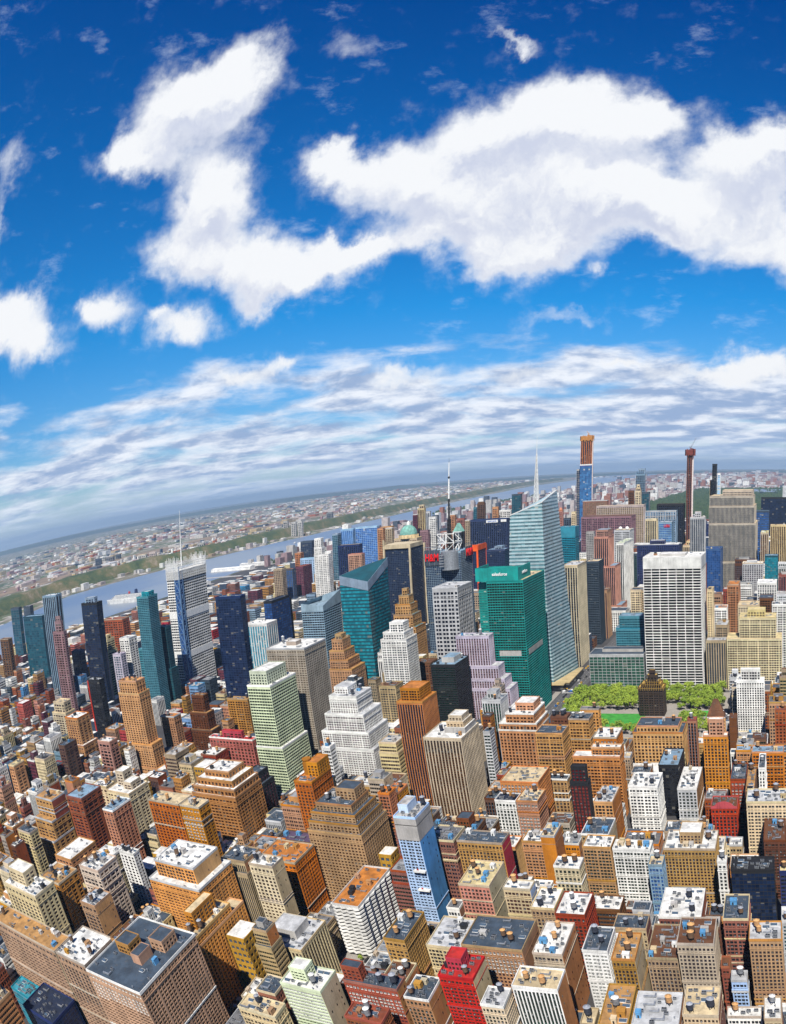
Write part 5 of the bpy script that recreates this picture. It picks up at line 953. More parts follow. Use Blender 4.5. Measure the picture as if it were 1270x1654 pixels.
[-401.4, 311.9, 15.4, 52.4, 64.9, 4.37, 2.56, 'P', 'tan3', 'brown', 'cream', 'office_tower', 'office tower', 'large sandy tan loft with terraces and a pale penthouse', {'t': [[0.9, 0, 0, 0, 16]], 'ph': [[0.0, 0.6, 0.25, 0.8, 12]], 'win': 100}],
[-338.3, 362.1, 36.4, 40.4, 40, 3.78, 2.73, 'V', 'cream', 'brown', 'greyl', 'office_tower', 'office tower', 'low classical stone building with columns and a green glass roof box', {'ph': [[0.05, 0.7, 0.3, 0.8, 6]], 'win': 100}],
[-276.2, 298.8, 32.7, 22.5, 62, 3.1, 2.39, 'H', 'lime', 'dgreen', 'white', 'office_tower', 'office tower', 'green glass banded building with a blank cream side wall', {'ph': [[0.2, 0.6, 0.3, 0.8, 8]], 'eb': 'cream', 'win': 100}],
[-305.9, 278, 32.7, 14.2, 52, 3.29, 2.41, 'P', 'cream', 'brown', 'cream', 'office_tower', 'office tower', 'cluttered low roof with blue ducts and cream walls at the bottom edge', {'win': 100}],
[-232.6, 321.3, 40.1, 12.7, 56, 2.84, 2.47, 'P', 'brick', 'mauved', 'slate', 'office_tower', 'office tower', 'red and pink banded brick building with copper topped tanks', {'ph': [[0.0, 0.35, 0.2, 0.8, 9]], 'wt': 2, 'eb': 'tan2', 'win': 100}],
[-235.1, 296.2, 26.5, 14.2, 50, 2.79, 2.44, 'P', 'brick', 'brown', 'brick', 'office_tower', 'office tower', 'dark red roofed building with a round cooling fan box at the bottom edge', {'win': 100}],
[-375.6, 227, 63.6, 68.8, 84, 4.0, 2.21, 'P', 'pinkt', 'black', 'slate', 'office_tower', 'office tower', 'huge loft block with a black flat roof outlined in white', {'ph': [[0.2, 0.45, 0.42, 0.62, 7], [0.55, 0.7, 0.35, 0.55, 6], [0.62, 0.85, 0.62, 0.85, 7]], 'sf': 0.34, 'pa': 'white', 'win': 100}],
[-458.7, 237.1, 42.6, 36.7, 76, 5.09, 2.42, 'P', 'pinkt', 'mauved', 'white', 'office_tower', 'office tower', 'tan loft with white roof sheds beside the black flat roof', {'win': 100}],
[-511.2, 240.5, 113.1, 21, 72, 5.85, 2.55, 'P', 'pinkt', 'mauved', 'tan', 'office_tower', 'office tower', 'long tan loft with ornate stepped gables at the lower left', {'eb': 'cream', 'win': 60}],
[-555.6, 263.8, 63.6, 25.5, 92, 6.83, 2.64, 'P', 'cream', 'mauved', 'white', 'office_tower', 'office tower', 'cream office with white roof terraces and a black rimmed penthouse', {'ph': [[0.1, 0.6, 0.3, 0.9, 10]], 'win': 60}],
[-574.8, 304, 35, 26.9, 80, 6.96, 2.83, 'P', 'orange', 'brown', 'tan', 'office_tower', 'office tower', 'rusty orange building with a bare tan roof at the lower left', {'win': 60}],
[-527.5, 326.1, 31.5, 26.2, 88, 6.21, 2.76, 'P', 'pinkc', 'mauved', 'white', 'office_tower', 'office tower', 'pink cream building with green cornices and white twin roofs', {'win': 60}],
[-498.8, 292, 22.8, 21.7, 82, 5.75, 2.62, 'P', 'tan', 'mauved', 'greyl', 'office_tower', 'office tower', 'small brown building with a pale roof in front of the green corniced building', {'eb': 'tan2', 'win': 60}],
[-443.9, 271, 12.8, 32.9, 78, 4.92, 2.47, 'P', 'tan', 'mauved', 'brown', 'office_tower', 'office tower', 'brown checkered building with a swirled roof beside the black flat roof'],
[-570, 218.8, 33.9, 16.5, 32, 6.31, 2.76, 'G', 'teal2', 'teal', 'teal2', 'office_tower', 'office tower', 'teal glass roofed hall in the bottom left corner', {'win': 60}],
[-507.5, 205.3, 50, 31.4, 38, 5.41, 2.58, 'G', 'navyl', 'navy', 'navy', 'office_tower', 'office tower', 'low dark blue roofed hall at the bottom left', {'win': 100}],
[-821.7, 663.9, 43.8, 18.7, 130.4, 6.36, 2.86, 'P', 'tan3', 'brown', 'tan3', 'skyscraper', 'skyscraper', 'tall sandy yellow brick tower with an open crown, standing alone at the left', {'t': [[0.89, 3, 5, 2, 2], [0.42, 3, 14, 3, 2], [0.2, 4, 22, 4, 4]]}],
[-972.4, 641.1, 38.9, 27.7, 86, 8.02, 3.09, 'P', 'orange', 'maroon', 'white', 'office_tower', 'office tower', 'orange brick tower with a white roof left of the tall sandy tower', {'t': [[0.6, 4, 8, 4, 2]]}],
[-1044.3, 754.1, 38.9, 12.7, 105, 8.4, 3.42, 'G', 'black', 'black', 'greyl', 'office_tower', 'office tower', 'dark tower with a red edge strip left of the tall sandy tower', {'ex': ['redstripe']}],
[-814.9, 723.5, 31.5, 16.5, 70, 6.11, 3.04, 'P', 'orange', 'brown', 'orange', 'office_tower', 'office tower', 'small orange building with a conical roof right of the tall sandy tower'],
[-1146.7, 729.9, 40.1, 18.7, 76, 9.68, 3.56, 'P', 'cream', 'mauved', 'cream', 'office_tower', 'office tower', 'cream stepped apartment block behind the orange brick tower', {'t': [[0.8, 5, 6, 4, 2]]}],
[-998.2, 508, 19.1, 22.5, 66, 12.4, 3.88, 'P', 'orange', 'maroon', 'yellow', 'office_tower', 'office tower', 'sunlit orange tower near the left edge'],
[-438.1, 367.9, 51.3, 35.9, 84, 4.32, 2.36, 'P', 'tan3', 'mauved', 'white', 'office_tower', 'office tower', 'broad tan building with a bright white roof', {'t': [[0.86, 6, 8, 8, 4]], 'eb': 'tan3', 'win': 60}],
[-727.1, 411.7, 41.4, 22.5, 88, 8.29, 3.01, 'P', 'pinkt', 'mauved', 'tan', 'office_tower', 'office tower', 'pale stepped building with a blank rust red side wall', {'t': [[0.8, 2, 0, 8, 0], [0.6, 4, 0, 14, 0]], 'eb': 'rust'}],
[-687.8, 432.2, 33.9, 33.7, 86, 7.54, 2.98, 'P', 'brick', 'mauved', 'steel', 'office_tower', 'office tower', 'red brown building with an ochre attic and dark windows'],
[-630.1, 434.3, 19.1, 29.9, 80, 6.64, 2.89, 'P', 'orange', 'mauved', 'steel', 'office_tower', 'office tower', 'ochre building with blue grey rooftop cylinders', {'wt': 2}],
[-668.9, 492.2, 46.3, 35.2, 70, 7.0, 3.13, 'P', 'cream', 'maroon', 'white', 'office_tower', 'office tower', 'cream building with a white roof and two black plant boxes', {'ph': [[0.1, 0.45, 0.5, 0.95, 14], [0.55, 0.9, 0.3, 0.8, 7]]}],
[-734.7, 506.3, 32.7, 15.7, 66, 7.87, 3.31, 'P', 'cream', 'maroon', 'white', 'office_tower', 'office tower', 'cream building with a white roof left of the black plant boxes'],
[-561.7, 477.4, 51.3, 21.7, 76, 5.68, 2.88, 'P', 'orange', 'maroon', 'cream', 'office_tower', 'office tower', 'long orange building with a cream terrace roof', {'win': 60}],
[-521.8, 469.8, 29, 17.2, 80, 5.24, 2.78, 'P', 'orange', 'maroon', 'cream', 'office_tower', 'office tower', 'orange stepped building beside the long cream terrace', {'win': 60}],
[-935, 579.6, 19.1, 26.9, 72, 10.72, 3.9, 'P', 'brown', 'mauved', 'slate', 'office_tower', 'office tower', 'dark brown building with a slate roof near the left edge'],
[-877, 631.2, 32.7, 17.2, 64, 9.49, 3.93, 'P', 'pink', 'black', 'white', 'office_tower', 'office tower', 'pink and white banded building with a white roof'],
[-733.6, 454.1, 17.8, 12.7, 90, 8.2, 3.12, 'P', 'orange', 'brown', 'brown', 'office_tower', 'office tower', 'small ochre tower block with a dark square roof', {'sb': 'orange', 'eb': 'orange'}],
[-726.3, 366.6, 31.5, 13.5, 74, 8.36, 2.93, 'P', 'cream', 'mauved', 'slate', 'office_tower', 'office tower', 'cream building with dark roof tank near the lower left', {'wt': 1}],
[-637.3, 362.8, 32.7, 40.4, 64, 6.82, 2.76, 'P', 'pinkt', 'mauved', 'white', 'office_tower', 'office tower', 'low building with a long white roof and a pink terrace', {'win': 60}],
[-596.9, 393.9, 27.7, 14.2, 60, 6.16, 2.77, 'P', 'cream', 'slate', 'white', 'office_tower', 'office tower', 'white cluttered roofed building above the green cornices', {'pa': 'white', 'win': 60}],
[-550.4, 389.4, 24, 9, 70, 5.6, 2.64, 'P', 'white', 'mauved', 'white', 'office_tower', 'office tower', 'white checkered narrow building in front of the broad tan building', {'pa': 'white', 'win': 60}],
[-4490.9, 3886.4, 104.5, 19.5, 62.2, 25.38, 11.51, 'P', 'greyw', 'slate', 'greyl', 'apartment_tower', 'apartment tower', 'grey apartment slab on the far shore cliff, left of a pair', {'nofurn': 1}],
[-4554.3, 4055.3, 87.1, 20.2, 58.8, 25.55, 11.86, 'P', 'pinkgrey', 'slate', 'greyl', 'apartment_tower', 'apartment tower', 'pinkish apartment slab on the far shore cliff, right of a pair', {'nofurn': 1}],
[-4650.2, 3235.7, 47.5, 10.5, 49.7, 28.55, 10.66, 'P', 'beige', 'slate', 'greyl', 'apartment_tower', 'apartment tower', 'left of two small square towers on the far shore at the left', {'nofurn': 1}],
[-4535.9, 3270.5, 43.8, 11.2, 55, 27.39, 10.58, 'P', 'greyw', 'slate', 'greyl', 'apartment_tower', 'apartment tower', 'right of two small square towers on the far shore at the left', {'nofurn': 1}],
[-5624.4, 4251, 93.3, 15.7, 53, 33.22, 13.41, 'P', 'slate', 'slate', 'greyl', 'apartment_tower', 'apartment tower', 'dark low tower on the far ridge between two small groups', {'nofurn': 1}],
[-5803.9, 4552, 140.4, 27.7, 34.2, 33.8, 14.1, 'P', 'greyd', 'slate', 'greyl', 'apartment_tower', 'apartment tower', 'long dark slab on the far ridge', {'nofurn': 1}],
[-5858.3, 4697.8, 72.3, 17.2, 36.3, 33.85, 14.4, 'P', 'slate', 'slate', 'greyl', 'apartment_tower', 'apartment tower', 'dark cube shaped block on the far ridge', {'nofurn': 1}],
[-4011.1, 5219.8, 51.3, 20.2, 106.4, 22.04, 13.35, 'P', 'greyw', 'slate', 'greyl', 'apartment_tower', 'apartment tower', 'leftmost of three tall grey towers on the far shore ridge', {'nofurn': 1}],
[-3768.7, 5018, 48.8, 19.5, 101.7, 20.79, 12.76, 'P', 'greyw', 'slate', 'greyl', 'apartment_tower', 'apartment tower', 'middle one of three tall grey towers on the far shore ridge', {'nofurn': 1}],
[-3626.2, 4918.4, 43.8, 19.5, 106, 20.07, 12.44, 'P', 'greyw', 'slate', 'greyl', 'apartment_tower', 'apartment tower', 'rightmost of three tall grey towers on the far shore ridge', {'nofurn': 1}],
[-4170.5, 5177.1, 64.9, 20.2, 70.5, 22.8, 13.43, 'P', 'beige', 'slate', 'greyl', 'apartment_tower', 'apartment tower', 'pale block left of the three tall grey towers across the river', {'nofurn': 1}],
[-4279.6, 4381.6, 79.7, 21.7, 59.1, 23.43, 12.12, 'P', 'greyw', 'slate', 'greyl', 'apartment_tower', 'apartment tower', 'grey block across the river right of the louvred skyscraper', {'nofurn': 1}],
[-4672.7, 6922.2, 79.7, 27.7, 77.7, 26.35, 17.14, 'P', 'greyd', 'slate', 'greyl', 'apartment_tower', 'apartment tower', 'dark square tower alone on the green ridge across the river', {'nofurn': 1}],
[-4536.5, 7260.9, 48.8, 29.9, 83.4, 26.19, 17.68, 'P', 'greyw', 'slate', 'greyl', 'apartment_tower', 'apartment tower', 'grey slim tower at the far right of the ridge across the river', {'nofurn': 1}],
[-421, 415, 27.9, 23.9, 69.2, 2.54, 3.36, 'V', 'beige', 'navy', 'slate', 'loft_building', 'building', 'tall beige building just left of the deep orange brick building', {'t': [[0.88, 0, 2, 3, 0]], 'win': 60, 'eb': 'orange'}],
[-260, 499, 23.1, 25.4, 61.9, 2.47, 3.32, 'P', 'brick', 'navy', 'greyd', 'loft_building', 'building', 'mid height brick red building just left of the ochre brick building', {'win': 60}],
[-351, 345, 14, 12.6, 62.4, 2.4, 3.2, 'H', 'beige', 'dgreen', 'slate', 'loft_building', 'building', 'tall beige building just left of the low classical stone building', {'t': [[0.83, 0, 2, 3, 0]], 'ph': [[0.2, 0.7, 0.3, 0.8, 4]], 'win': 60, 'eb': 'tan2'}],
[-400, 674, 22.1, 25.7, 72.5, 3.01, 3.66, 'H', 'cream', 'mauved', 'greyw', 'loft_building', 'building', 'tall cream building just above the small orange brick building', {'t': [[0.87, 0, 2, 2, 0]]}],
[-127, 478, 27.7, 19.6, 25.2, 2.4, 3.2, 'H', 'brown', 'slate', 'white', 'loft_building', 'building', 'low dark brown building just right of the orange trimmed loft', {'win': 60}],
[-295, 478, 18.8, 19.9, 43.9, 2.47, 3.31, 'H', 'brick', 'dgreen', 'grey', 'loft_building', 'building', 'mid height brick red building just below the pale blue tower', {'t': [[0.79, 0, 2, 2, 0]], 'win': 60, 'eb': 'orange'}],
[-316, 296, 16.6, 17.1, 53.7, 2.4, 3.2, 'P', 'brick', 'mauved', 'slate', 'loft_building', 'building', 'mid height brick red building just above the cluttered low roof', {'win': 60}],
[-442, 541, 28.7, 27, 58.8, 2.81, 3.54, 'P', 'tan2', 'navy', 'grey', 'loft_building', 'building', 'mid height ochre building just left of the brown stone ziggurat', {'ph': [[0.2, 0.7, 0.3, 0.8, 5]]}],
[-540, 170, 21.2, 22, 60.6, 2.48, 3.32, 'H', 'pinkt', 'dgreen', 'greyw', 'loft_building', 'building', 'mid height salmon building just left of the teal glass roofed hall', {'ph': [[0.2, 0.7, 0.3, 0.8, 8]], 'win': 60}],
[-328, 810, 24.1, 24.9, 76.6, 3.22, 3.78, 'V', 'greyl', 'dgreen', 'grey', 'loft_building', 'building', 'tall grey building just above the dark green glass block', {'ph': [[0.2, 0.7, 0.3, 0.8, 8]]}],
[-946, 541, 31.1, 22.4, 66.9, 3.67, 4.04, 'P', 'cream', 'slate', 'greyd', 'city_building', 'building', 'tall cream building just left of the dark brown building'],
[-701, 611, 22.8, 27.6, 65.8, 3.34, 3.85, 'H', 'beige', 'mauved', 'greyw', 'loft_building', 'building', 'tall beige building just below the small orange building'],
[-68, 1806, 46.5, 32.1, 98.4, 4.97, 4.71, 'P', 'greyl', 'mauved', 'white', 'city_building', 'building', 'tall grey building just left of the small teal glass tower', {'ph': [[0.2, 0.7, 0.3, 0.8, 4]]}],
[-106, 548, 29.3, 22.3, 42.1, 2.46, 3.31, 'P', 'orange', 'mauved', 'greyd', 'loft_building', 'building', 'mid height orange brick building just right of the white building', {'t': [[0.8, 0, 2, 3, 0]], 'win': 60}],
[-351, 408, 24.7, 23, 25.3, 2.4, 3.27, 'P', 'beige', 'dgreen', 'greyd', 'loft_building', 'building', 'low beige building just right of the low classical stone building', {'win': 60}],
[-176, 562, 16.8, 18.6, 33.5, 2.54, 3.36, 'P', 'orange', 'dgreen', 'grey', 'loft_building', 'building', 'mid height orange brick building just right of the tan stair tower block', {'win': 60, 'eb': 'tan2'}],
[-225, 541, 21.1, 20.4, 38.3, 2.53, 3.36, 'V', 'tan2', 'dgreen', 'white', 'loft_building', 'building', 'mid height ochre building just right of the ochre brick building', {'win': 60}],
[-470, 646, 9.8, 11.8, 75.3, 3.05, 3.68, 'H', 'white', 'black', 'white', 'loft_building', 'building', 'tall white building just below the large white cream ziggurat of setback floors'],
[-736, 345, 12.2, 16, 68.7, 3.08, 3.7, 'H', 'brown', 'mauved', 'white', 'loft_building', 'building', 'tall dark brown building just above the cream office', {'eb': 'brick'}],
[-918, 436, 26.4, 19.4, 71.8, 3.52, 3.96, 'P', 'pink', 'dgreen', 'grey', 'city_building', 'building', 'tall pink building just below the sunlit orange tower', {'t': [[0.77, 0, 2, 2, 0]], 'ph': [[0.2, 0.7, 0.3, 0.8, 8]]}],
[-197, 611, 21.2, 21.1, 27.7, 2.67, 3.45, 'H', 'stone', 'dgreen', 'brown', 'loft_building', 'building', 'low grey stone building just above the tan stair tower block'],
[-4, 870, 23.2, 26.3, 57.6, 3.21, 3.78, 'P', 'tan', 'slate', 'greyd', 'loft_building', 'building', 'mid height tan building just right of the stone tower', {'ph': [[0.2, 0.7, 0.3, 0.8, 5]]}],
[-631, 233, 22, 20.3, 40.2, 2.75, 3.5, 'H', 'white', 'mauved', 'slate', 'loft_building', 'building', 'mid height white building just left of the long tan loft', {'t': [[0.8, 0, 2, 3, 0]]}],
[-358, 569, 18, 17.3, 77.9, 2.75, 3.5, 'H', 'stone', 'black', 'grey', 'loft_building', 'building', 'tall grey stone building just above the small orange brick building', {'ph': [[0.2, 0.7, 0.3, 0.8, 4]], 'eb': 'cream'}],
[-253, 527, 23.4, 27, 55.9, 2.53, 3.35, 'H', 'brown', 'dgreen', 'slate', 'loft_building', 'building', 'mid height dark brown building just left of the ochre brick building', {'t': [[0.89, 0, 0, 3, 0]], 'ph': [[0.2, 0.7, 0.3, 0.8, 8]], 'win': 60}],
[-274, 373, 19.4, 22, 26.6, 2.4, 3.2, 'P', 'white', 'dgreen', 'grey', 'loft_building', 'building', 'low white building just above the red and pink banded brick building', {'win': 60}],
[-477, 541, 21.8, 22.4, 41.3, 2.87, 3.57, 'V', 'greyl', 'navy', 'slate', 'loft_building', 'building', 'mid height grey building just above the deep orange brick building'],
[-617, 212, 12.6, 14.5, 42.7, 2.7, 3.47, 'P', 'brick', 'dgreen', 'greyd', 'loft_building', 'building', 'mid height brick red building just left of the teal glass roofed hall'],
[-99, 450, 11.9, 11.9, 42.7, 2.4, 3.2, 'P', 'greyl', 'mauved', 'slate', 'loft_building', 'building', 'mid height grey building just above the grey roofed building', {'t': [[0.75, 0, 2, 2, 0]], 'win': 60}],
[-354, 1476, 35, 33.2, 90, 4.48, 4.47, 'V', 'tan', 'mauved', 'brown', 'city_building', 'building', 'tall tan building just below the navy banded tower', {'ph': [[0.2, 0.7, 0.3, 0.8, 5]]}],
[-687, 303, 26.6, 21, 69.5, 2.94, 3.62, 'P', 'cream', 'navy', 'grey', 'loft_building', 'building', 'tall cream building just above the cream office', {'ph': [[0.2, 0.7, 0.3, 0.8, 5]]}],
[-239, 443, 10.3, 11.6, 38.6, 2.4, 3.21, 'P', 'white', 'navy', 'greyd', 'loft_building', 'building', 'mid height white building just below the pink banded building', {'win': 60, 'eb': 'tan2'}],
[-617, 478, 21.4, 25.2, 40.2, 3.0, 3.66, 'H', 'cream', 'navy', 'slate', 'loft_building', 'building', 'mid height cream building just right of the white checkered narrow building', {'t': [[0.81, 0, 0, 2, 0]], 'eb': 'cream'}],
[-64, 674, 18.8, 20.9, 25.6, 2.76, 3.5, 'P', 'brick', 'mauved', 'grey', 'loft_building', 'building', 'low brick red building just left of the red building'],
[-1030, 611, 23, 25.8, 65.5, 3.88, 4.16, 'V', 'white', 'slate', 'grey', 'city_building', 'building', 'tall white building just left of the dark brown building'],
[-673, 611, 24.2, 25.1, 57.7, 3.29, 3.83, 'P', 'cream', 'dgreen', 'grey', 'loft_building', 'building', 'mid height cream building just left of the large tan ziggurat building', {'ph': [[0.2, 0.7, 0.3, 0.8, 5]]}],
[-618, 1476, 45.4, 29.8, 90, 4.62, 4.54, 'P', 'beige', 'navy', 'greyd', 'city_building', 'building', 'tall beige building just right of the grey white gridded stone block'],
[-274, 639, 15.3, 20.4, 35.6, 2.8, 3.53, 'V', 'brown', 'black', 'slate', 'loft_building', 'building', 'mid height dark brown building just left of the narrow orange brick building'],
[-1468, 810, 30.9, 27.6, 40, 4.75, 4.6, 'P', 'red', 'dgreen', 'white', 'city_building', 'building', 'mid height bright red building just left of the cream stepped apartment block'],
[-757, 345, 13, 14.7, 74.9, 3.12, 3.73, 'P', 'stone', 'navy', 'brown', 'loft_building', 'building', 'tall grey stone building just left of the pale stepped building', {'eb': 'orange'}],
[-288, 1542, 33.3, 32.2, 80.7, 4.57, 4.51, 'P', 'cream', 'navy', 'slate', 'city_building', 'building', 'tall cream building just above the teal banded block'],
[-708, 576, 19.4, 17.8, 52.1, 3.3, 3.83, 'V', 'brown', 'navy', 'white', 'loft_building', 'building', 'mid height dark brown building just above the long orange building', {'eb': 'brick'}],
[-785, 373, 28.6, 21.1, 69.1, 3.2, 3.78, 'V', 'tan2', 'navy', 'white', 'loft_building', 'building', 'tall ochre building just left of the pale stepped building', {'ph': [[0.2, 0.7, 0.3, 0.8, 8]]}],
[-267, 345, 29.4, 22.2, 33.6, 2.4, 3.2, 'P', 'brown', 'mauved', 'grey', 'loft_building', 'building', 'mid height dark brown building just left of the red and pink banded brick building', {'win': 60}],
[-85, 562, 18.3, 20.1, 46.5, 2.48, 3.33, 'P', 'beige', 'navy', 'slate', 'loft_building', 'building', 'mid height beige building just above the brown stone hotel', {'win': 60, 'eb': 'tan2'}],
[-652, 569, 15.6, 16.8, 58.3, 3.2, 3.77, 'P', 'orange', 'slate', 'greyw', 'loft_building', 'building', 'mid height orange brick building just above the long orange building'],
[-442, 478, 31, 24.7, 46.1, 2.69, 3.46, 'P', 'orange', 'mauved', 'grey', 'loft_building', 'building', 'mid height orange brick building just left of the deep orange brick building', {'t': [[0.88, 0, 0, 2, 0]]}],
[-328, 774, 10.4, 11.9, 69.9, 3.14, 3.74, 'P', 'brown', 'slate', 'slate', 'loft_building', 'building', 'tall dark brown building just above the dark green glass block', {'eb': 'orange'}],
[-351, 436, 25.8, 24.8, 19.4, 2.46, 3.31, 'H', 'orange', 'mauved', 'grey', 'loft_building', 'building', 'low orange brick building just left of the black and white zigzag banded building', {'win': 60}],
[-43, 569, 10.2, 13.9, 32, 2.49, 3.33, 'P', 'beige', 'black', 'white', 'loft_building', 'building', 'low beige building just above the dark glass building', {'win': 60, 'eb': 'cream'}],
[-1000, 1002, 26.3, 23.3, 40, 4.29, 4.37, 'P', 'slate', 'black', 'grey', 'city_building', 'building', 'mid height dark slate building just above the brown brick tower'],
[-50, 422, 10.2, 14.8, 48.3, 2.4, 3.2, 'H', 'brown', 'dgreen', 'greyw', 'loft_building', 'building', 'mid height dark brown building just right of the grey stone loft building', {'win': 60}],
[-981, 541, 24.5, 19.5, 62.4, 3.73, 4.08, 'P', 'maroon', 'mauved', 'greyw', 'city_building', 'building', 'tall maroon building just right of the sunlit orange tower', {'ph': [[0.2, 0.7, 0.3, 0.8, 8]]}],
[-90, 1740, 42, 30.9, 60, 4.86, 4.65, 'H', 'white', 'black', 'slate', 'city_building', 'building', 'mid height white building just right of the brick block', {'t': [[0.92, 0, 0, 2, 0]], 'ph': [[0.2, 0.7, 0.3, 0.8, 4]]}],
[-28, 942, 21.9, 25.9, 50.8, 3.36, 3.87, 'P', 'brick', 'slate', 'greyd', 'loft_building', 'building', 'mid height brick red building just right of the stone tower'],
[-90, 1872, 46.4, 28.3, 98.4, 5, 4.76, 'V', 'brown', 'slate', 'slate', 'city_building', 'building', 'tall dark brown building just left of the small teal glass tower', {'t': [[0.91, 0, 2, 3, 0]], 'ph': [[0.2, 0.7, 0.3, 0.8, 4]]}],
[-1000, 738, 28.9, 27, 40, 3.97, 4.21, 'V', 'orangel', 'slate', 'greyw', 'city_building', 'building', 'mid height pale orange building just above the pink and white banded building'],
[-337, 303, 22.6, 21.9, 38.4, 2.4, 3.2, 'P', 'cream', 'mauved', 'white', 'loft_building', 'building', 'mid height cream building just above the cluttered low roof', {'win': 60}],
[-722, 303, 30.1, 23.8, 70.1, 3.01, 3.66, 'P', 'tan', 'mauved', 'grey', 'loft_building', 'building', 'tall tan building just left of the cream office', {'ph': [[0.2, 0.7, 0.3, 0.8, 4]]}],
[-253, 562, 24.8, 20.7, 43.1, 2.61, 3.41, 'P', 'brown', 'black', 'grey', 'loft_building', 'building', 'mid height dark brown building just above the ochre brick building', {'win': 60}],
[-1009, 541, 26.2, 21.7, 63.7, 3.78, 4.1, 'P', 'tan', 'dgreen', 'greyd', 'city_building', 'building', 'tall tan building just right of the sunlit orange tower', {'t': [[0.87, 0, 0, 2, 0]]}],
[-1219, 611, 24.8, 25.9, 56.8, 4.2, 4.32, 'V', 'cream', 'black', 'brown', 'city_building', 'building', 'mid height cream building just above the sunlit orange tower', {'ph': [[0.2, 0.7, 0.3, 0.8, 8]]}],
[-616, 942, 23.6, 24.5, 58.5, 3.74, 4.08, 'P', 'slate', 'mauved', 'white', 'city_building', 'building', 'mid height dark slate building just above the large white cream ziggurat of setback floors', {'ph': [[0.2, 0.7, 0.3, 0.8, 5]]}],
[-771, 541, 29.4, 22, 57.1, 3.36, 3.87, 'P', 'stone', 'mauved', 'slate', 'loft_building', 'building', 'mid height grey stone building just above the ochre building', {'t': [[0.84, 0, 2, 2, 0]], 'eb': 'cream'}],
[-400, 611, 28.6, 21.2, 53.3, 2.89, 3.59, 'P', 'tan', 'slate', 'white', 'loft_building', 'building', 'mid height tan building just left of the small orange brick building'],
[-372, 611, 23.9, 27, 56.1, 2.85, 3.56, 'V', 'cream', 'black', 'brown', 'loft_building', 'building', 'mid height cream building just above the small orange brick building'],
[-1504, 762, 25.5, 26.3, 40, 4.77, 4.61, 'H', 'tan', 'slate', 'brown', 'city_building', 'building', 'mid height tan building just above the sunlit orange tower'],
[-332, 1542, 40.3, 38.6, 40, 4.58, 4.52, 'P', 'white', 'navy', 'slate', 'city_building', 'building', 'mid height white building just left of the teal banded block'],
[-652, 275, 28.4, 24, 60.6, 2.83, 3.55, 'P', 'tan2', 'navy', 'white', 'loft_building', 'building', 'mid height ochre building just left of the cream office', {'ph': [[0.2, 0.7, 0.3, 0.8, 5]]}],
[-1000, 966, 25.2, 22.1, 40, 4.25, 4.35, 'P', 'bluet', 'mauved', 'greyw', 'city_building', 'building', 'mid height mid blue building just above the brown brick tower'],
[-673, 569, 27.5, 24.8, 46.6, 3.23, 3.79, 'H', 'brick', 'black', 'greyd', 'loft_building', 'building', 'mid height brick red building just above the long orange building', {'t': [[0.8, 0, 0, 3, 0]]}],
[-28, 774, 13.8, 15.1, 49.1, 2.99, 3.65, 'H', 'brown', 'dgreen', 'brown', 'loft_building', 'building', 'mid height dark brown building just right of the tan tower', {'t': [[0.79, 0, 0, 3, 0]]}],
[-498, 345, 20.8, 24.1, 41.9, 2.58, 3.39, 'V', 'orange', 'dgreen', 'greyw', 'loft_building', 'building', 'mid height orange brick building just right of the brown checkered building', {'eb': 'brick'}],
[-1016, 478, 20.9, 26.3, 67.4, 3.74, 4.08, 'P', 'white', 'black', 'greyw', 'city_building', 'building', 'tall white building just left of the sunlit orange tower', {'ph': [[0.2, 0.7, 0.3, 0.8, 8]]}],
[-1696, 2004, 46.7, 30.8, 40, 5, 5, 'P', 'maroon', 'slate', 'white', 'city_building', 'building', 'mid height maroon building just left of the black glass tower'],
[-1093, 611, 29.8, 24, 55.2, 3.99, 4.21, 'V', 'tan', 'mauved', 'greyw', 'city_building', 'building', 'mid height tan building just left of the dark brown building', {'t': [[0.89, 0, 2, 2, 0]], 'ph': [[0.2, 0.7, 0.3, 0.8, 5]]}],
[-820, 373, 25.6, 20.1, 75.1, 3.27, 3.82, 'P', 'beige', 'dgreen', 'white', 'loft_building', 'building', 'tall beige building just left of the pale stepped building', {'t': [[0.84, 0, 0, 2, 0]], 'ph': [[0.2, 0.7, 0.3, 0.8, 4]]}],
[-1240, 738, 23.9, 24.7, 40, 4.34, 4.4, 'P', 'maroon', 'black', 'greyd', 'city_building', 'building', 'mid height maroon building just below the cream stepped apartment block'],
[-841, 478, 17.6, 20.1, 66.7, 3.42, 3.9, 'P', 'beige', 'mauved', 'grey', 'loft_building', 'building', 'tall beige building just above the pale stepped building', {'t': [[0.85, 0, 0, 2, 0]], 'ph': [[0.2, 0.7, 0.3, 0.8, 8]], 'eb': 'brick'}],
[-463, 506, 20.6, 19.3, 41.5, 2.78, 3.52, 'P', 'stone', 'mauved', 'slate', 'loft_building', 'building', 'mid height grey stone building just above the deep orange brick building', {'t': [[0.83, 0, 0, 3, 0]]}],
[-712, 738, 12.6, 12.6, 64.3, 3.54, 3.97, 'P', 'tan', 'black', 'slate', 'city_building', 'building', 'tall tan building just above the low bright red building'],
[-1156, 1206, 30.7, 24.1, 40, 4.74, 4.6, 'P', 'slate', 'mauved', 'brown', 'city_building', 'building', 'mid height dark slate building just left of the white ribbed tower'],
[-364, 1230, 21.5, 19.1, 22.4, 4.05, 4.25, 'P', 'white', 'dgreen', 'brown', 'city_building', 'building', 'low white building just left of the dark green glass cube'],
[-1432, 1674, 38.3, 31.5, 40, 5, 4.99, 'H', 'steel', 'dgreen', 'brown', 'city_building', 'building', 'mid height blue grey building just above the white ribbed tower'],
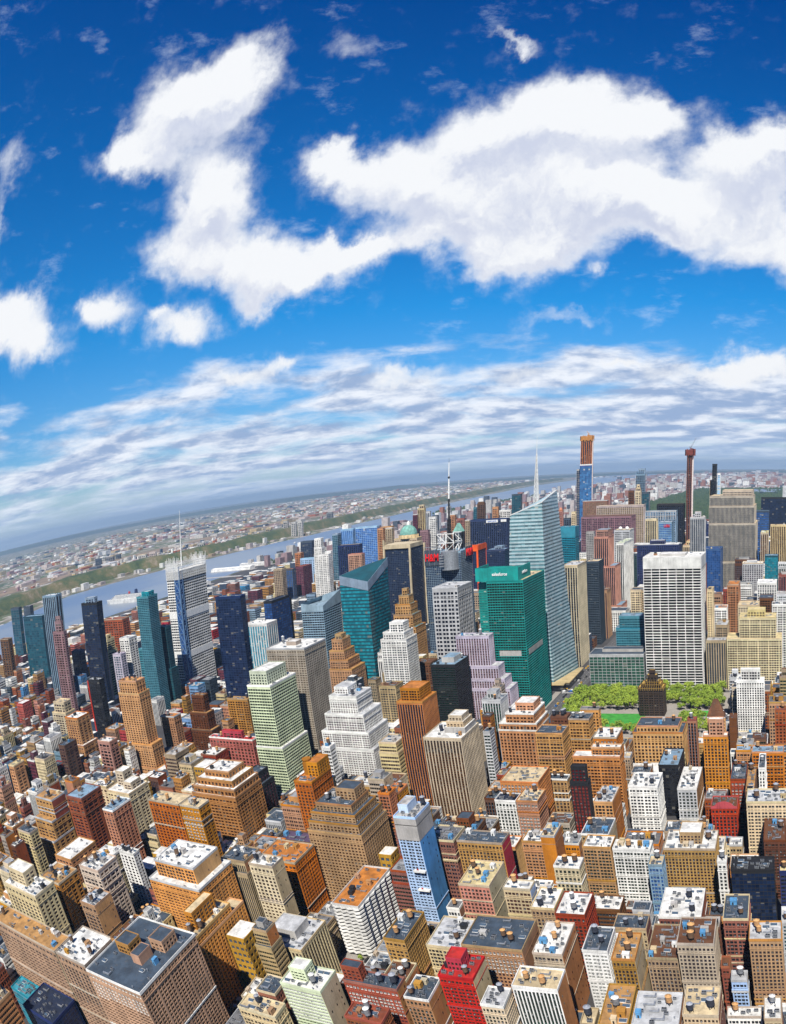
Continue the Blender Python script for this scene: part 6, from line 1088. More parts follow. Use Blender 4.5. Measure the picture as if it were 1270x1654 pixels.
[-190, 506, 18.7, 16.8, 20.6, 2.41, 3.28, 'P', 'beige', 'navy', 'white', 'loft_building', 'building', 'low beige building just left of the low cream building'],
[-1096, 810, 26, 20.7, 40, 4.2, 4.32, 'V', 'white', 'mauved', 'brown', 'city_building', 'building', 'mid height white building just above the pink and white banded building'],
[-64, 942, 10.5, 14.4, 54.4, 3.37, 3.87, 'P', 'stone', 'mauved', 'greyd', 'loft_building', 'building', 'mid height grey stone building just above the stone tower', {'t': [[0.82, 0, 2, 2, 0]]}],
[-1468, 1002, 27.5, 19.9, 40, 4.92, 4.68, 'V', 'bluet', 'mauved', 'brown', 'city_building', 'building', 'mid height mid blue building just below the dark blue annex'],
[-911, 674, 24.9, 24, 40, 3.76, 4.09, 'P', 'tan', 'mauved', 'slate', 'city_building', 'building', 'mid height tan building just right of the pink and white banded building'],
[-76, 810, 28.9, 20, 30.2, 3.08, 3.7, 'P', 'tan', 'navy', 'white', 'loft_building', 'building', 'low tan building just below the tan tower'],
[-64, 966, 15, 16.4, 60.4, 3.42, 3.9, 'H', 'greyl', 'navy', 'white', 'loft_building', 'building', 'mid height grey building just below the stone building', {'ph': [[0.2, 0.7, 0.3, 0.8, 8]]}],
[-365, 303, 28, 24.3, 14.4, 2.4, 3.2, 'P', 'brown', 'dgreen', 'brown', 'loft_building', 'building', 'low dark brown building just left of the cluttered low roof'],
[-57, 562, 22, 23.2, 31.4, 2.47, 3.32, 'P', 'cream', 'dgreen', 'white', 'loft_building', 'building', 'low cream building just right of the brown stone hotel'],
[-134, 681, 17.2, 17.1, 47.7, 2.8, 3.53, 'P', 'tan', 'dgreen', 'slate', 'loft_building', 'building', 'mid height tan building just above the white terracotta building', {'eb': 'orange'}],
[-4, 906, 11.5, 13.9, 77.3, 3.29, 3.82, 'H', 'beige', 'dgreen', 'brown', 'loft_building', 'building', 'tall beige building just below the broad cream yellow stone tower', {'ph': [[0.2, 0.7, 0.3, 0.8, 8]], 'eb': 'orange'}],
[-2, 1674, 27.9, 24, 90, 4.75, 4.6, 'V', 'brick', 'navy', 'brown', 'city_building', 'building', 'tall brick red building just right of the white palace like hotel block', {'ph': [[0.2, 0.7, 0.3, 0.8, 5]]}],
[-561, 366, 17.4, 19.8, 35, 2.74, 3.49, 'V', 'cream', 'black', 'greyd', 'loft_building', 'building', 'mid height cream building just right of the small brown building'],
[-50, 485, 14, 11.8, 17.2, 2.4, 3.2, 'P', 'tan2', 'black', 'slate', 'loft_building', 'building', 'low ochre building just left of the red brick loft'],
[-29, 541, 22.5, 21.5, 27.2, 2.41, 3.28, 'H', 'tan2', 'mauved', 'white', 'loft_building', 'building', 'low ochre building just left of the dark glass building', {'eb': 'orange'}],
[-354, 1828, 40, 32.5, 120, 5, 4.75, 'V', 'slate', 'dgreen', 'white', 'city_building', 'building', 'tall dark slate building just below the grey building'],
[-1156, 576, 19.6, 17.5, 56.7, 4.06, 4.25, 'H', 'white', 'dgreen', 'slate', 'city_building', 'building', 'mid height white building just above the sunlit orange tower', {'ph': [[0.2, 0.7, 0.3, 0.8, 5]]}],
[-1600, 942, 21.8, 19.6, 40, 5, 4.74, 'H', 'maroon', 'dgreen', 'brown', 'city_building', 'building', 'mid height maroon building just left of the cream stepped apartment block'],
[-806, 541, 30.2, 25.2, 53, 3.42, 3.9, 'P', 'white', 'slate', 'slate', 'loft_building', 'building', 'mid height white building just right of the small ochre tower block'],
[-344, 275, 14.8, 21.7, 35, 2.4, 3.2, 'P', 'greyl', 'black', 'greyd', 'loft_building', 'building', 'mid height grey building just left of the cluttered low roof'],
[-883, 478, 28.6, 23.7, 55.5, 3.49, 3.94, 'V', 'white', 'slate', 'grey', 'city_building', 'building', 'mid height white building just left of the pale stepped building', {'ph': [[0.2, 0.7, 0.3, 0.8, 8]]}],
[-925, 611, 30.3, 20.1, 40, 3.71, 4.06, 'P', 'brick', 'black', 'greyd', 'city_building', 'building', 'mid height brick red building just above the small ochre tower block'],
[-1696, 2070, 40.8, 31.9, 40, 5, 5, 'H', 'orangel', 'dgreen', 'grey', 'city_building', 'building', 'mid height pale orange building just above the black glass tower'],
[-281, 541, 25.4, 19.3, 48.8, 2.59, 3.4, 'H', 'brown', 'dgreen', 'slate', 'loft_building', 'building', 'mid height dark brown building just right of the pale blue tower'],
[-904, 611, 12.5, 12.1, 46.3, 3.67, 4.04, 'P', 'white', 'black', 'slate', 'city_building', 'building', 'mid height white building just below the pink and white banded building', {'t': [[0.81, 0, 0, 3, 0]]}],
[-364, 906, 12.6, 14.7, 64.1, 3.44, 3.91, 'H', 'stone', 'slate', 'slate', 'loft_building', 'building', 'tall grey stone building just above the dark green glass block', {'ph': [[0.2, 0.7, 0.3, 0.8, 8]]}],
[-1360, 942, 31, 25.8, 40, 4.72, 4.58, 'V', 'white', 'mauved', 'slate', 'city_building', 'building', 'mid height white building just right of the cream stepped apartment block'],
[-1696, 1002, 25.3, 26.4, 40, 5, 4.83, 'P', 'tan', 'black', 'greyd', 'city_building', 'building', 'mid height tan building just above the cream stepped apartment block'],
[-616, 1038, 11.8, 11.7, 75.5, 3.9, 4.17, 'V', 'white', 'navy', 'slate', 'city_building', 'building', 'tall white building just left of the low brown building', {'t': [[0.9, 0, 0, 2, 0]], 'ph': [[0.2, 0.7, 0.3, 0.8, 5]]}],
[-40, 750, 16.4, 17.8, 50.5, 2.94, 3.62, 'P', 'stone', 'mauved', 'grey', 'loft_building', 'building', 'mid height grey stone building just right of the tan tower', {'t': [[0.92, 0, 2, 2, 0]], 'eb': 'orange'}],
[-964, 1002, 23.7, 24.8, 18, 4.25, 4.35, 'H', 'cream', 'slate', 'brown', 'city_building', 'building', 'low cream building just left of the tan brick block'],
[-71, 611, 25.3, 23.3, 17.7, 2.6, 3.41, 'P', 'greyl', 'slate', 'greyd', 'loft_building', 'building', 'low grey building just above the brown stone hotel', {'eb': 'brick'}],
[-1468, 894, 17, 17.3, 40, 4.82, 4.63, 'P', 'brick', 'slate', 'slate', 'city_building', 'building', 'mid height brick red building just left of the cream stepped apartment block'],
[-532, 702, 15, 22.8, 36.5, 3.23, 3.79, 'P', 'brick', 'navy', 'grey', 'loft_building', 'building', 'mid height brick red building just above the brown stone ziggurat'],
[-304, 738, 21.9, 21.6, 24.8, 3.05, 3.68, 'P', 'tan2', 'navy', 'grey', 'loft_building', 'building', 'low ochre building just left of the narrow orange brick building'],
[-750, 674, 25.7, 22.7, 48.6, 3.5, 3.95, 'P', 'tan', 'mauved', 'white', 'city_building', 'building', 'mid height tan building just below the small orange building', {'t': [[0.88, 0, 2, 2, 0]]}],
[-364, 810, 28.3, 23.6, 39.2, 3.25, 3.8, 'V', 'stone', 'dgreen', 'slate', 'loft_building', 'building', 'mid height grey stone building just left of the dark green glass block'],
[-616, 1002, 14.5, 16.2, 44.9, 3.84, 4.14, 'P', 'beige', 'dgreen', 'slate', 'city_building', 'building', 'mid height beige building just right of the large white cream ziggurat of setback floors'],
[-645, 478, 15.1, 19.6, 32.2, 3.06, 3.69, 'V', 'brick', 'dgreen', 'grey', 'loft_building', 'building', 'mid height brick red building just right of the white checkered narrow building'],
[-1216, 822, 22.9, 24.8, 40, 4.39, 4.42, 'P', 'red', 'mauved', 'slate', 'city_building', 'building', 'mid height bright red building just right of the cream stepped apartment block'],
[-841, 639, 12.3, 13.9, 53.9, 3.6, 4.0, 'P', 'white', 'black', 'white', 'city_building', 'building', 'mid height white building just right of the pink and white banded building'],
[-1432, 834, 19.1, 19.9, 40, 4.72, 4.58, 'P', 'pink', 'navy', 'greyd', 'city_building', 'building', 'mid height pink building just left of the cream stepped apartment block'],
[-1058, 611, 29.2, 22.9, 54.6, 3.93, 4.18, 'P', 'white', 'navy', 'greyd', 'city_building', 'building', 'mid height white building just left of the dark brown building'],
[-134, 1476, 36.3, 27.8, 80.7, 4.41, 4.43, 'P', 'tan', 'black', 'brown', 'city_building', 'building', 'tall tan building just below the thin cream tower', {'t': [[0.82, 0, 2, 2, 0]]}],
[-960, 569, 24.2, 20.7, 46.7, 3.72, 4.07, 'H', 'red', 'dgreen', 'slate', 'city_building', 'building', 'mid height bright red building just left of the small ochre tower block'],
[-1468, 774, 11.2, 12.4, 40, 4.72, 4.59, 'P', 'white', 'mauved', 'greyd', 'city_building', 'building', 'mid height white building just left of the cream stepped apartment block'],
[-1344, 1872, 33.1, 35.6, 40, 5, 5, 'H', 'steel', 'dgreen', 'slate', 'city_building', 'building', 'mid height blue grey building just below the stepped tan block'],
[-892, 810, 29.1, 22.1, 18, 3.9, 4.17, 'H', 'brick', 'mauved', 'brown', 'city_building', 'building', 'low brick red building just below the small orange building'],
[-806, 345, 26.6, 22.8, 74.4, 3.22, 3.79, 'P', 'tan', 'mauved', 'white', 'loft_building', 'building', 'tall tan building just left of the pale stepped building', {'t': [[0.79, 0, 0, 2, 0]], 'eb': 'brick'}],
[-1864, 1026, 18.2, 21, 40, 5, 4.94, 'P', 'orangel', 'slate', 'slate', 'city_building', 'building', 'mid height pale orange building just below the dark brown tower'],
[-1872, 1542, 32.9, 34.2, 40, 5, 5, 'H', 'orangel', 'mauved', 'white', 'city_building', 'building', 'mid height pale orange building just above the white gridded tower'],
[-274, 408, 28.9, 21.4, 17.4, 2.4, 3.2, 'P', 'cream', 'slate', 'grey', 'loft_building', 'building', 'low cream building just below the tan gabled apartment house'],
[-848, 429, 10.4, 14.6, 59.6, 3.38, 3.88, 'H', 'brick', 'mauved', 'greyd', 'loft_building', 'building', 'mid height brick red building just left of the pale stepped building', {'ph': [[0.2, 0.7, 0.3, 0.8, 8]]}],
[-120, 506, 9.7, 11.4, 10.3, 2.4, 3.24, 'P', 'brown', 'navy', 'brown', 'loft_building', 'building', 'low dark brown building just above the grey roofed building'],
[-64, 834, 29.8, 23.5, 46.7, 3.13, 3.73, 'P', 'greyl', 'dgreen', 'greyd', 'loft_building', 'building', 'mid height grey building just right of the stone tower', {'t': [[0.76, 0, 2, 2, 0]]}],
[-40, 870, 25.4, 20.2, 16.9, 3.21, 3.78, 'P', 'cream', 'dgreen', 'greyw', 'loft_building', 'building', 'low cream building just right of the tan tower'],
[-827, 569, 29.9, 22.1, 48.9, 3.49, 3.94, 'P', 'brick', 'dgreen', 'brown', 'city_building', 'building', 'mid height brick red building just right of the small ochre tower block'],
[-52, 774, 13.1, 11.4, 33.2, 2.99, 3.65, 'V', 'white', 'navy', 'slate', 'loft_building', 'building', 'mid height white building just right of the tan tower'],
[-1982, 2202, 41.6, 30.4, 40, 5, 5, 'P', 'brick', 'navy', 'white', 'city_building', 'building', 'mid height brick red building just left of the black glass tower'],
[-8, 366, 20.1, 22.6, 12.1, 2.4, 3.2, 'H', 'greyl', 'mauved', 'slate', 'loft_building', 'building', 'low grey building just right of the low white roofed building', {'eb': 'cream'}],
[-4, 738, 21.5, 24.9, 46.2, 2.91, 3.6, 'H', 'orange', 'slate', 'slate', 'loft_building', 'building', 'mid height orange brick building just above the narrow brown blank walled building'],
[-1492, 846, 30.2, 23.4, 40, 4.82, 4.63, 'H', 'tan', 'dgreen', 'grey', 'city_building', 'building', 'mid height tan building just left of the cream stepped apartment block'],
[-4, 942, 20.8, 19.6, 53.7, 3.36, 3.87, 'H', 'orange', 'mauved', 'slate', 'loft_building', 'building', 'mid height orange brick building just right of the stone tower', {'eb': 'tan2'}],
[-508, 1218, 28.5, 26.1, 73.7, 4.12, 4.28, 'P', 'greyl', 'mauved', 'grey', 'city_building', 'building', 'tall grey building just above the lilac white ribbed tower', {'ph': [[0.2, 0.7, 0.3, 0.8, 5]]}],
[-253, 415, 16.8, 18, 31, 2.4, 3.2, 'P', 'stone', 'navy', 'greyd', 'loft_building', 'building', 'low grey stone building just right of the tan gabled apartment house'],
[-687, 674, 29.4, 26.9, 44.8, 3.41, 3.89, 'V', 'brick', 'black', 'white', 'loft_building', 'building', 'mid height brick red building just above the large tan ziggurat building', {'t': [[0.81, 0, 0, 3, 0]]}],
[-892, 942, 30.7, 24.4, 18, 4.08, 4.26, 'P', 'pink', 'navy', 'grey', 'city_building', 'building', 'low pink building just left of the tan brick block'],
[-1036, 942, 26.8, 20.7, 18, 4.27, 4.36, 'P', 'orangel', 'navy', 'grey', 'city_building', 'building', 'low pale orange building just above the small orange building'],
[-112, 1674, 35.4, 29.9, 60, 4.76, 4.6, 'P', 'brick', 'dgreen', 'greyw', 'city_building', 'building', 'mid height brick red building just below the brick block'],
[-498, 373, 21.7, 21.8, 52.5, 2.62, 3.42, 'H', 'brick', 'slate', 'slate', 'loft_building', 'building', 'mid height brick red building just below the broad tan building', {'t': [[0.79, 0, 2, 3, 0]]}],
[-442, 443, 13.6, 12.4, 65.3, 2.63, 3.42, 'P', 'tan2', 'dgreen', 'greyd', 'loft_building', 'building', 'tall ochre building just left of the deep orange brick building', {'t': [[0.9, 0, 2, 2, 0]], 'ph': [[0.2, 0.7, 0.3, 0.8, 8]]}],
[-274, 674, 24.6, 19.4, 30.5, 2.88, 3.58, 'V', 'tan2', 'slate', 'greyw', 'loft_building', 'building', 'low ochre building just above the ochre brick building'],
[-512, 492, 23, 23.4, 29.1, 2.84, 3.56, 'H', 'cream', 'slate', 'white', 'loft_building', 'building', 'low cream building just left of the deep orange brick building'],
[-1058, 639, 16.6, 16.8, 68.7, 3.96, 4.2, 'P', 'white', 'slate', 'white', 'city_building', 'building', 'tall white building just above the dark brown building', {'t': [[0.76, 0, 0, 3, 0]], 'ph': [[0.2, 0.7, 0.3, 0.8, 5]]}],
[-292, 834, 26.3, 23.1, 65.1, 3.24, 3.8, 'H', 'white', 'black', 'slate', 'loft_building', 'building', 'tall white building just right of the dark green glass block', {'t': [[0.77, 0, 2, 3, 0]]}],
[-616, 1206, 21, 20.8, 73.6, 4.18, 4.31, 'P', 'slate', 'mauved', 'white', 'city_building', 'building', 'tall dark slate building just above the low brown building', {'ph': [[0.2, 0.7, 0.3, 0.8, 8]]}],
[-617, 562, 31.1, 20.6, 49.3, 3.13, 3.73, 'P', 'tan2', 'black', 'white', 'loft_building', 'building', 'mid height ochre building just above the orange stepped building', {'t': [[0.83, 0, 2, 2, 0]], 'eb': 'brick'}],
[-1072, 1002, 24.3, 20.2, 28, 4.39, 4.42, 'P', 'pink', 'black', 'slate', 'city_building', 'building', 'low pink building just left of the brown brick tower'],
[-2, 1608, 36.8, 37.3, 60, 4.64, 4.54, 'P', 'greyl', 'dgreen', 'greyw', 'city_building', 'building', 'mid height grey building just right of the white palace like hotel block'],
[-316, 569, 21.3, 21.5, 45, 2.69, 3.46, 'P', 'brown', 'black', 'slate', 'loft_building', 'building', 'mid height dark brown building just right of the small orange brick building'],
[-1072, 1134, 27.5, 22.8, 22, 4.55, 4.5, 'P', 'maroon', 'mauved', 'slate', 'city_building', 'building', 'low maroon building just above the tan brick block'],
[-280, 702, 19, 17.9, 33, 2.95, 3.62, 'P', 'brick', 'dgreen', 'grey', 'loft_building', 'building', 'mid height brick red building just left of the narrow orange brick building'],
[-449, 310, 10.7, 13.7, 67.7, 2.42, 3.28, 'V', 'white', 'navy', 'greyw', 'loft_building', 'building', 'tall white building just right of the brown checkered building', {'ph': [[0.2, 0.7, 0.3, 0.8, 8]]}],
[-964, 738, 23.4, 20.6, 40, 3.92, 4.18, 'P', 'red', 'black', 'slate', 'city_building', 'building', 'mid height bright red building just right of the pink and white banded building'],
[-1576, 810, 28.2, 20.9, 40, 4.91, 4.68, 'P', 'brick', 'navy', 'grey', 'city_building', 'building', 'mid height brick red building just below the dark brown tower'],
[-184, 810, 25.9, 20.5, 28.7, 3.12, 3.73, 'P', 'white', 'navy', 'slate', 'loft_building', 'building', 'low white building just left of the grand orange stone building', {'eb': 'tan2'}],
[-1300, 870, 27.7, 22, 40, 4.56, 4.51, 'P', 'slate', 'dgreen', 'slate', 'city_building', 'building', 'mid height dark slate building just right of the cream stepped apartment block'],
[-1624, 906, 15.1, 17.3, 40, 5, 4.75, 'P', 'bluet', 'mauved', 'white', 'city_building', 'building', 'mid height mid blue building just left of the cream stepped apartment block'],
[-244, 1476, 42.3, 29.1, 90, 4.44, 4.45, 'P', 'beige', 'dgreen', 'grey', 'city_building', 'building', 'tall beige building just above the teal banded block', {'ph': [[0.2, 0.7, 0.3, 0.8, 5]]}],
[-1079, 569, 16.6, 18.3, 57.4, 3.93, 4.18, 'H', 'tan', 'black', 'white', 'city_building', 'building', 'mid height tan building just above the pale stepped building'],
[-155, 646, 9.9, 11.2, 27.6, 2.73, 3.48, 'P', 'white', 'mauved', 'grey', 'loft_building', 'building', 'low white building just left of the white terracotta building'],
[-1226, 646, 11.1, 13.2, 43.7, 4.24, 4.34, 'P', 'orangel', 'navy', 'slate', 'city_building', 'building', 'mid height pale orange building just above the sunlit orange tower', {'t': [[0.75, 0, 0, 2, 0]]}],
[-1384, 810, 9.8, 12.5, 40, 4.63, 4.54, 'V', 'pink', 'dgreen', 'brown', 'city_building', 'building', 'mid height pink building just above the dark brown building'],
[-1732, 942, 24.6, 22.3, 28, 5, 4.83, 'P', 'brick', 'mauved', 'greyd', 'city_building', 'building', 'low brick red building just left of the cream stepped apartment block'],
[-1036, 1002, 21.9, 27.3, 40, 4.34, 4.4, 'P', 'maroon', 'slate', 'grey', 'city_building', 'building', 'mid height maroon building just above the brown brick tower'],
[-1432, 1476, 42.7, 30.4, 28, 5, 4.89, 'H', 'red', 'mauved', 'white', 'city_building', 'building', 'low bright red building just right of the dark green banded tower'],
[-1384, 762, 14.3, 16.1, 28, 4.59, 4.52, 'P', 'brick', 'mauved', 'grey', 'city_building', 'building', 'low brick red building just left of the dark brown building'],
[-1036, 882, 19.4, 21.3, 40, 4.19, 4.32, 'V', 'white', 'navy', 'grey', 'city_building', 'building', 'mid height white building just above the small orange building'],
[-568, 1362, 15.4, 19.6, 62.5, 4.4, 4.43, 'P', 'slate', 'dgreen', 'slate', 'city_building', 'building', 'tall dark slate building just above the lilac white ribbed tower', {'ph': [[0.2, 0.7, 0.3, 0.8, 8]]}],
[-302, 506, 16.1, 21.5, 62.8, 2.54, 3.36, 'P', 'brick', 'slate', 'white', 'loft_building', 'building', 'tall brick red building just below the pale blue tower', {'eb': 'cream'}],
[-771, 569, 17.7, 21.2, 50.7, 3.4, 3.89, 'P', 'stone', 'black', 'white', 'loft_building', 'building', 'mid height grey stone building just below the pink and white banded building', {'t': [[0.87, 0, 2, 3, 0]], 'eb': 'orange'}],
[-1348, 738, 31.1, 24, 18, 4.51, 4.48, 'P', 'pink', 'slate', 'white', 'city_building', 'building', 'low pink building just above the sunlit orange tower'],
[-1000, 894, 27.5, 22.1, 18, 4.16, 4.3, 'P', 'red', 'slate', 'greyw', 'city_building', 'building', 'low bright red building just above the small orange building'],
[-2092, 1740, 32.1, 33.2, 40, 5, 5, 'V', 'pink', 'black', 'grey', 'city_building', 'building', 'mid height pink building just below the teal glass apartment tower'],
[-715, 541, 13.8, 11.5, 65.3, 3.27, 3.81, 'P', 'brick', 'black', 'white', 'loft_building', 'building', 'tall brick red building just above the ochre building'],
[-995, 611, 31.1, 19.4, 48.9, 3.83, 4.13, 'P', 'steel', 'dgreen', 'white', 'city_building', 'building', 'mid height blue grey building just below the dark brown building'],
[-1289, 674, 25.3, 24.4, 40, 4.37, 4.41, 'P', 'cream', 'slate', 'white', 'city_building', 'building', 'mid height cream building just left of the dark brown building'],
[-184, 834, 25.9, 23.4, 18.9, 3.17, 3.76, 'H', 'tan', 'slate', 'greyd', 'loft_building', 'building', 'low tan building just left of the grand orange stone building'],
[-388, 1266, 28.4, 24.4, 62.9, 4.13, 4.29, 'P', 'navyl', 'mauved', 'greyd', 'city_building', 'building', 'tall navy building just right of the bright green glass office tower'],
[-1972, 1338, 26.2, 24.1, 28, 5, 5, 'H', 'red', 'black', 'white', 'city_building', 'building', 'low bright red building just above the dark blue annex'],
[-2246, 1542, 42.2, 36.7, 22, 5, 5, 'P', 'slate', 'black', 'white', 'city_building', 'building', 'low dark slate building just right of the grey brown tower'],
[-2114, 2202, 38, 36.1, 32.8, 5, 5, 'P', 'white', 'black', 'grey', 'city_building', 'building', 'mid height white building just right of the tall white louvred skyscraper'],
[-134, 359, 13.9, 13.7, 15.2, 2.4, 3.2, 'H', 'tan2', 'dgreen', 'slate', 'loft_building', 'building', 'low ochre building just left of the small cream roofed building'],
[-197, 485, 10.2, 14.3, 36.9, 2.4, 3.24, 'P', 'stone', 'dgreen', 'white', 'loft_building', 'building', 'mid height grey stone building just left of the low cream building'],
[-1030, 513, 11, 12.3, 63.6, 3.79, 4.11, 'P', 'bluet', 'slate', 'slate', 'city_building', 'building', 'tall mid blue building just left of the sunlit orange tower'],
[-1864, 1002, 21.3, 21.3, 28, 5, 4.93, 'H', 'white', 'black', 'greyw', 'city_building', 'building', 'low white building just below the dark brown tower'],
[-1079, 541, 23.3, 19.4, 57.3, 3.9, 4.17, 'P', 'slate', 'dgreen', 'brown', 'city_building', 'building', 'mid height dark slate building just above the sunlit orange tower'],
[-1432, 810, 22.8, 19.7, 14, 4.7, 4.57, 'H', 'white', 'mauved', 'greyw', 'city_building', 'building', 'low white building just left of the cream stepped apartment block'],
[-520, 1038, 13.6, 16, 74.3, 3.81, 4.12, 'P', 'cream', 'mauved', 'slate', 'city_building', 'building', 'tall cream building just right of the low brown building', {'t': [[0.91, 0, 0, 3, 0]]}],
[-953, 478, 22.6, 22.3, 34, 3.62, 4.02, 'P', 'orangel', 'mauved', 'white', 'city_building', 'building', 'mid height pale orange building just left of the pale stepped building'],
[-976, 906, 11.3, 12.6, 40, 4.14, 4.29, 'P', 'tan', 'dgreen', 'greyw', 'city_building', 'building', 'mid height tan building just left of the brown brick tower'],
[-1840, 942, 29.3, 26, 40, 5, 4.9, 'H', 'white', 'navy', 'slate', 'city_building', 'building', 'mid height white building just below the dark brown tower'],
[-2128, 1206, 23.3, 25.3, 28, 5, 5, 'P', 'maroon', 'mauved', 'white', 'city_building', 'building', 'low maroon building just below the dark brown tower'],
[-618, 1432, 41.8, 38.5, 60, 4.55, 4.5, 'P', 'cream', 'black', 'slate', 'city_building', 'building', 'mid height cream building just above the lilac white ribbed tower', {'t': [[0.8, 0, 0, 3, 0]]}],
[-1806, 2004, 41, 33.9, 40, 5, 5, 'V', 'brick', 'navy', 'slate', 'city_building', 'building', 'mid height brick red building just above the white ribbed tower'],
[-1828, 2268, 46, 32.1, 40, 5, 5, 'P', 'tan', 'dgreen', 'greyw', 'city_building', 'building', 'mid height tan building just below the beige apartment tower'],
[-1768, 942, 21.8, 25.4, 28, 5, 4.85, 'H', 'slate', 'black', 'greyw', 'city_building', 'building', 'low dark slate building just below the dark brown tower'],
[-2044, 1074, 30.6, 26.7, 40, 5, 5, 'P', 'tan', 'mauved', 'white', 'city_building', 'building', 'mid height tan building just below the dark brown tower'],
[-2070, 2466, 45.3, 32.6, 28, 5, 5, 'P', 'maroon', 'dgreen', 'grey', 'city_building', 'building', 'low maroon building just left of the beige apartment tower'],
[-78, 639, 9.8, 14.9, 14.1, 2.68, 3.45, 'P', 'white', 'dgreen', 'greyd', 'loft_building', 'building', 'low white building just above the brown stone hotel'],
[-928, 870, 30.6, 25.1, 18, 4.03, 4.23, 'P', 'bluet', 'black', 'greyw', 'city_building', 'building', 'low mid blue building just right of the small orange building'],
[-1036, 1362, 22.1, 19.2, 40, 4.81, 4.63, 'H', 'cream', 'mauved', 'slate', 'city_building', 'building', 'mid height cream building just above the big pale grey tower'],
[-618, 1542, 36.1, 31.6, 98.4, 4.73, 4.59, 'V', 'tan', 'dgreen', 'slate', 'city_building', 'building', 'tall tan building just left of the bright green glass office tower', {'t': [[0.78, 0, 0, 3, 0]]}],
[-1234, 1674, 41.7, 36.5, 28, 5, 4.91, 'P', 'slate', 'black', 'white', 'city_building', 'building', 'low dark slate building just right of the black glass tower'],
[-813, 408, 27, 25.3, 52, 3.29, 3.83, 'H', 'greyl', 'slate', 'greyw', 'loft_building', 'building', 'mid height grey building just below the pale stepped building', {'eb': 'orange'}],
[-841, 506, 10.5, 14.4, 61.3, 3.45, 3.92, 'P', 'beige', 'dgreen', 'white', 'loft_building', 'building', 'mid height beige building just left of the small ochre tower block', {'ph': [[0.2, 0.7, 0.3, 0.8, 4]], 'eb': 'cream'}],
[-491, 674, 28.5, 20.4, 37.2, 3.13, 3.73, 'H', 'greyl', 'dgreen', 'greyd', 'loft_building', 'building', 'mid height grey building just above the brown stone ziggurat'],
[-412, 738, 25, 21.3, 65.5, 3.15, 3.75, 'P', 'brick', 'dgreen', 'slate', 'loft_building', 'building', 'tall brick red building just left of the big cream condominium tower', {'ph': [[0.2, 0.7, 0.3, 0.8, 4]]}],
[-491, 506, 10.4, 15.8, 36.1, 2.83, 3.55, 'P', 'tan2', 'dgreen', 'greyd', 'loft_building', 'building', 'mid height ochre building just left of the deep orange brick building'],
[-2, 1740, 38.4, 28.7, 98.4, 4.86, 4.65, 'V', 'greyl', 'dgreen', 'white', 'city_building', 'building', 'tall grey building just right of the small teal glass tower', {'t': [[0.8, 0, 0, 3, 0]], 'ph': [[0.2, 0.7, 0.3, 0.8, 8]]}],
[-1740, 1806, 37.1, 27.7, 40, 5, 5, 'P', 'white', 'mauved', 'brown', 'city_building', 'building', 'mid height white building just left of the white ribbed tower'],
[-1982, 2268, 46.9, 29.6, 22, 5, 5, 'H', 'bluet', 'slate', 'greyw', 'city_building', 'building', 'low mid blue building just left of the black glass tower'],
[-288, 2730, 32.8, 32.6, 120, 5, 5, 'P', 'navyl', 'navy', 'white', 'city_building', 'building', 'tall navy building just right of the grey striped tower', {'t': [[0.76, 0, 0, 3, 0]], 'ph': [[0.2, 0.7, 0.3, 0.8, 8]]}],
[-477, 569, 20, 19, 47.9, 2.92, 3.6, 'H', 'beige', 'navy', 'brown', 'loft_building', 'building', 'mid height beige building just left of the brown stone ziggurat'],
[-50, 611, 11.9, 13.5, 9.9, 2.6, 3.4, 'P', 'cream', 'slate', 'brown', 'loft_building', 'building', 'low cream building just above the dark glass building', {'eb': 'brick'}],
[-1312, 774, 11.3, 12.7, 40, 4.49, 4.47, 'P', 'maroon', 'navy', 'white', 'city_building', 'building', 'mid height maroon building just above the dark brown building'],
[-28, 810, 22.9, 27.6, 31.6, 3.07, 3.7, 'P', 'brick', 'navy', 'slate', 'loft_building', 'building', 'low brick red building just right of the tan tower', {'eb': 'brick'}],
[-46, 1542, 44, 36.8, 60, 4.52, 4.49, 'P', 'navyl', 'navy', 'slate', 'city_building', 'building', 'mid height navy building just right of the ornate cream building'],
[-464, 1542, 33.9, 27.8, 90, 4.64, 4.54, 'H', 'beige', 'navy', 'greyd', 'city_building', 'building', 'tall beige building just left of the navy banded tower'],
[-1432, 1872, 39.4, 28.9, 22, 5, 5, 'H', 'white', 'navy', 'white', 'city_building', 'building', 'low white building just right of the black glass tower'],
[-526, 359, 26.5, 27.5, 27.1, 2.66, 3.44, 'H', 'pinkt', 'dgreen', 'white', 'loft_building', 'building', 'low salmon building just right of the brown checkered building'],
[-281, 569, 27.2, 23, 37.5, 2.65, 3.44, 'H', 'greyl', 'mauved', 'brown', 'loft_building', 'building', 'mid height grey building just left of the ochre brick building'],
[-1261, 674, 23.2, 26.5, 28, 4.32, 4.39, 'H', 'steel', 'mauved', 'white', 'city_building', 'building', 'low blue grey building just above the sunlit orange tower'],
[-1312, 738, 28.7, 23.3, 14, 4.46, 4.45, 'P', 'cream', 'dgreen', 'slate', 'city_building', 'building', 'low cream building just left of the dark brown building'],
[-364, 1398, 25.4, 22.1, 16, 4.35, 4.4, 'P', 'brown', 'navy', 'slate', 'city_building', 'building', 'low dark brown building just left of the dark green glass cube'],
[-1982, 1410, 47.1, 34.7, 40, 5, 5, 'P', 'pink', 'mauved', 'white', 'city_building', 'building', 'mid height pink building just above the dark blue annex'],
[-1696, 1542, 32.4, 31, 40, 5, 5, 'P', 'red', 'mauved', 'slate', 'city_building', 'building', 'mid height bright red building just above the dark green banded tower'],
[-99, 478, 19, 18.2, 12.5, 2.4, 3.2, 'H', 'greyl', 'navy', 'white', 'loft_building', 'building', 'low grey building just right of the grey roofed building'],
